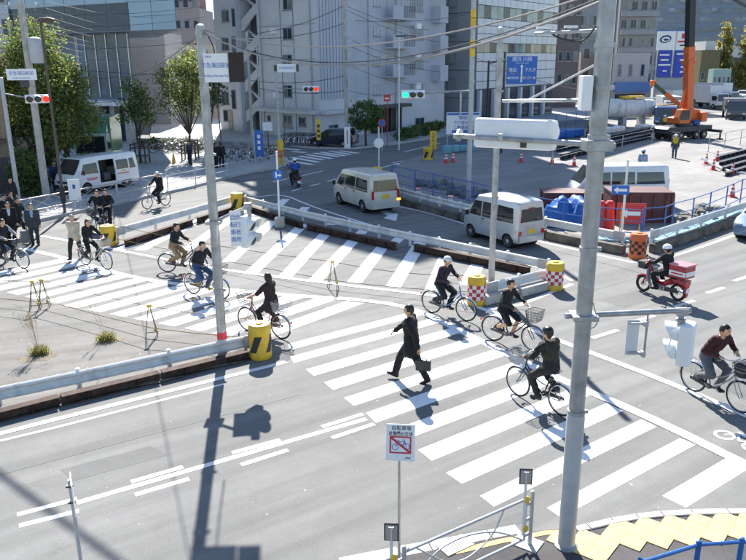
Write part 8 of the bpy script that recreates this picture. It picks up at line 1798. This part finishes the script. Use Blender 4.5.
MB().box((0, 0, 0.2), (0.55, 0.5, 0.36)).build('box', m_mbred, o, bevel=0.02); MB().box((0, 0, 0.405), (0.58, 0.53, 0.05)).build('lid', mat('pale red lid', (0.62, 0.2, 0.22), 0.4), o, bevel=0.015)
for s_ in (-1, 1):
    MB().box((0, s_ * 0.252, 0.16), (0.53, 0.006, 0.14)).build('white_band', m_signw, o)
    MB().box((0, s_ * 0.256, 0.16), (0.38, 0.004, 0.045)).build('mark', m_redtext, o)
MB().box((-0.278, 0, 0.16), (0.006, 0.46, 0.14)).build('white_band', m_signw, o)
o = thing('front_bag', 'dark bag on the front carrier of the red motorbike', 'bag', c + Vector((0.62 * math.cos(rz), 0.62 * math.sin(rz), 0.8)), rz); MB().box((0, 0, 0.1), (0.26, 0.36, 0.22)).build('bag', mat('dark green bag', (0.05, 0.06, 0.06), 0.7, bump=0.3), o, bevel=0.04)
MB().box((0, 0, -0.02), (0.28, 0.3, 0.02)).build('carrier', m_black, o)
person('person in black with white helmet riding the red delivery motorbike', c, rz, 'ride', pelvis=(-0.22, 0, 0.86), hands=[(0.27, 0.32, 1.05), (0.27, -0.32, 1.05)], feet=[(0.02, 0.2, 0.32), (0.02, -0.2, 0.32)], top='#15171b', bottom='#17191d', hat=('helmet', '#e6e6e6'), lean=R(10), h=1.72)
a = G(298, 188); rz = R(112); c = a + Vector((0.6 * math.cos(rz), 0.6 * math.sin(rz), 0))
cub('dark scooter seen from behind on the shaded far road', c, rz, mat('dark scooter plastic', (0.03, 0.03, 0.035), 0.35))
person('person in bright blue jacket and white helmet riding the scooter away', c, rz, 'ride', pelvis=(-0.22, 0, 0.86), hands=[(0.27, 0.32, 1.05), (0.27, -0.32, 1.05)], feet=[(0.02, 0.2, 0.32), (0.02, -0.2, 0.32)], top='#2a4ea0', bottom='#1c1e24', hat=('helmet', '#dcdcdc'), lean=R(8), h=1.72)
# bicycles parked by the apartment block and on the plaza
ORD = 'first second third fourth fifth sixth seventh eighth ninth tenth eleventh twelfth thirteenth fourteenth fifteenth sixteenth seventeenth'.split()
bcols = ['#7a7d80', '#22252a', '#8c2a2c', '#3f5f86', '#a9a7a2', '#2c3a30']
for i in range(17):
    x = 283 + i * 2.6; q = G(x, 144.5 + 0.2 * i * 0.3, 0.12); bicycle(ORD[i] + ' bicycle from the left in the row along the grey apartment wall', q, R(75 + rnd.uniform(-8, 8)), bcols[i % 6], 'w' if i % 2 else 'd', None, 'bicycles parked along the apartment wall', rnd.uniform(0.03, 0.14))
for i in range(12):
    q = G(160 + i * 4.6 + rnd.uniform(-1, 1), 152.5 - (i % 3) * 1.6, 0.12); bicycle(ORD[i] + ' bicycle from the left in the cluster on the sunlit plaza', q, R(20 + rnd.uniform(-25, 25)), bcols[(i + 2) % 6], 'w' if i % 2 else 'd', None, 'bicycles parked on the plaza', rnd.uniform(0.03, 0.14))
for i in range(8):
    q = G(228 + i * 6.2, 160.5 - (i % 2) * 3, 0.12); bicycle(ORD[i] + ' bicycle from the left in the shade on the corner pavement', q, R(70 + rnd.uniform(-15, 15)), bcols[(i + 1) % 6], 'w' if i % 2 else None, None, 'bicycles parked on the shaded corner', rnd.uniform(0.03, 0.14))
# ================================================================== finish: lettering to mesh, figures
finish_people()
_dg = bpy.context.evaluated_depsgraph_get()
for o in [x for x in bpy.data.objects if x.type == 'FONT']:
    me = bpy.data.meshes.new_from_object(o.evaluated_get(_dg)); n = bpy.data.objects.new('lettering', me); COL.objects.link(n)
    n.parent = o.parent; n.matrix_local = o.matrix_local.copy(); cu = o.data; bpy.data.objects.remove(o); bpy.data.curves.remove(cu)
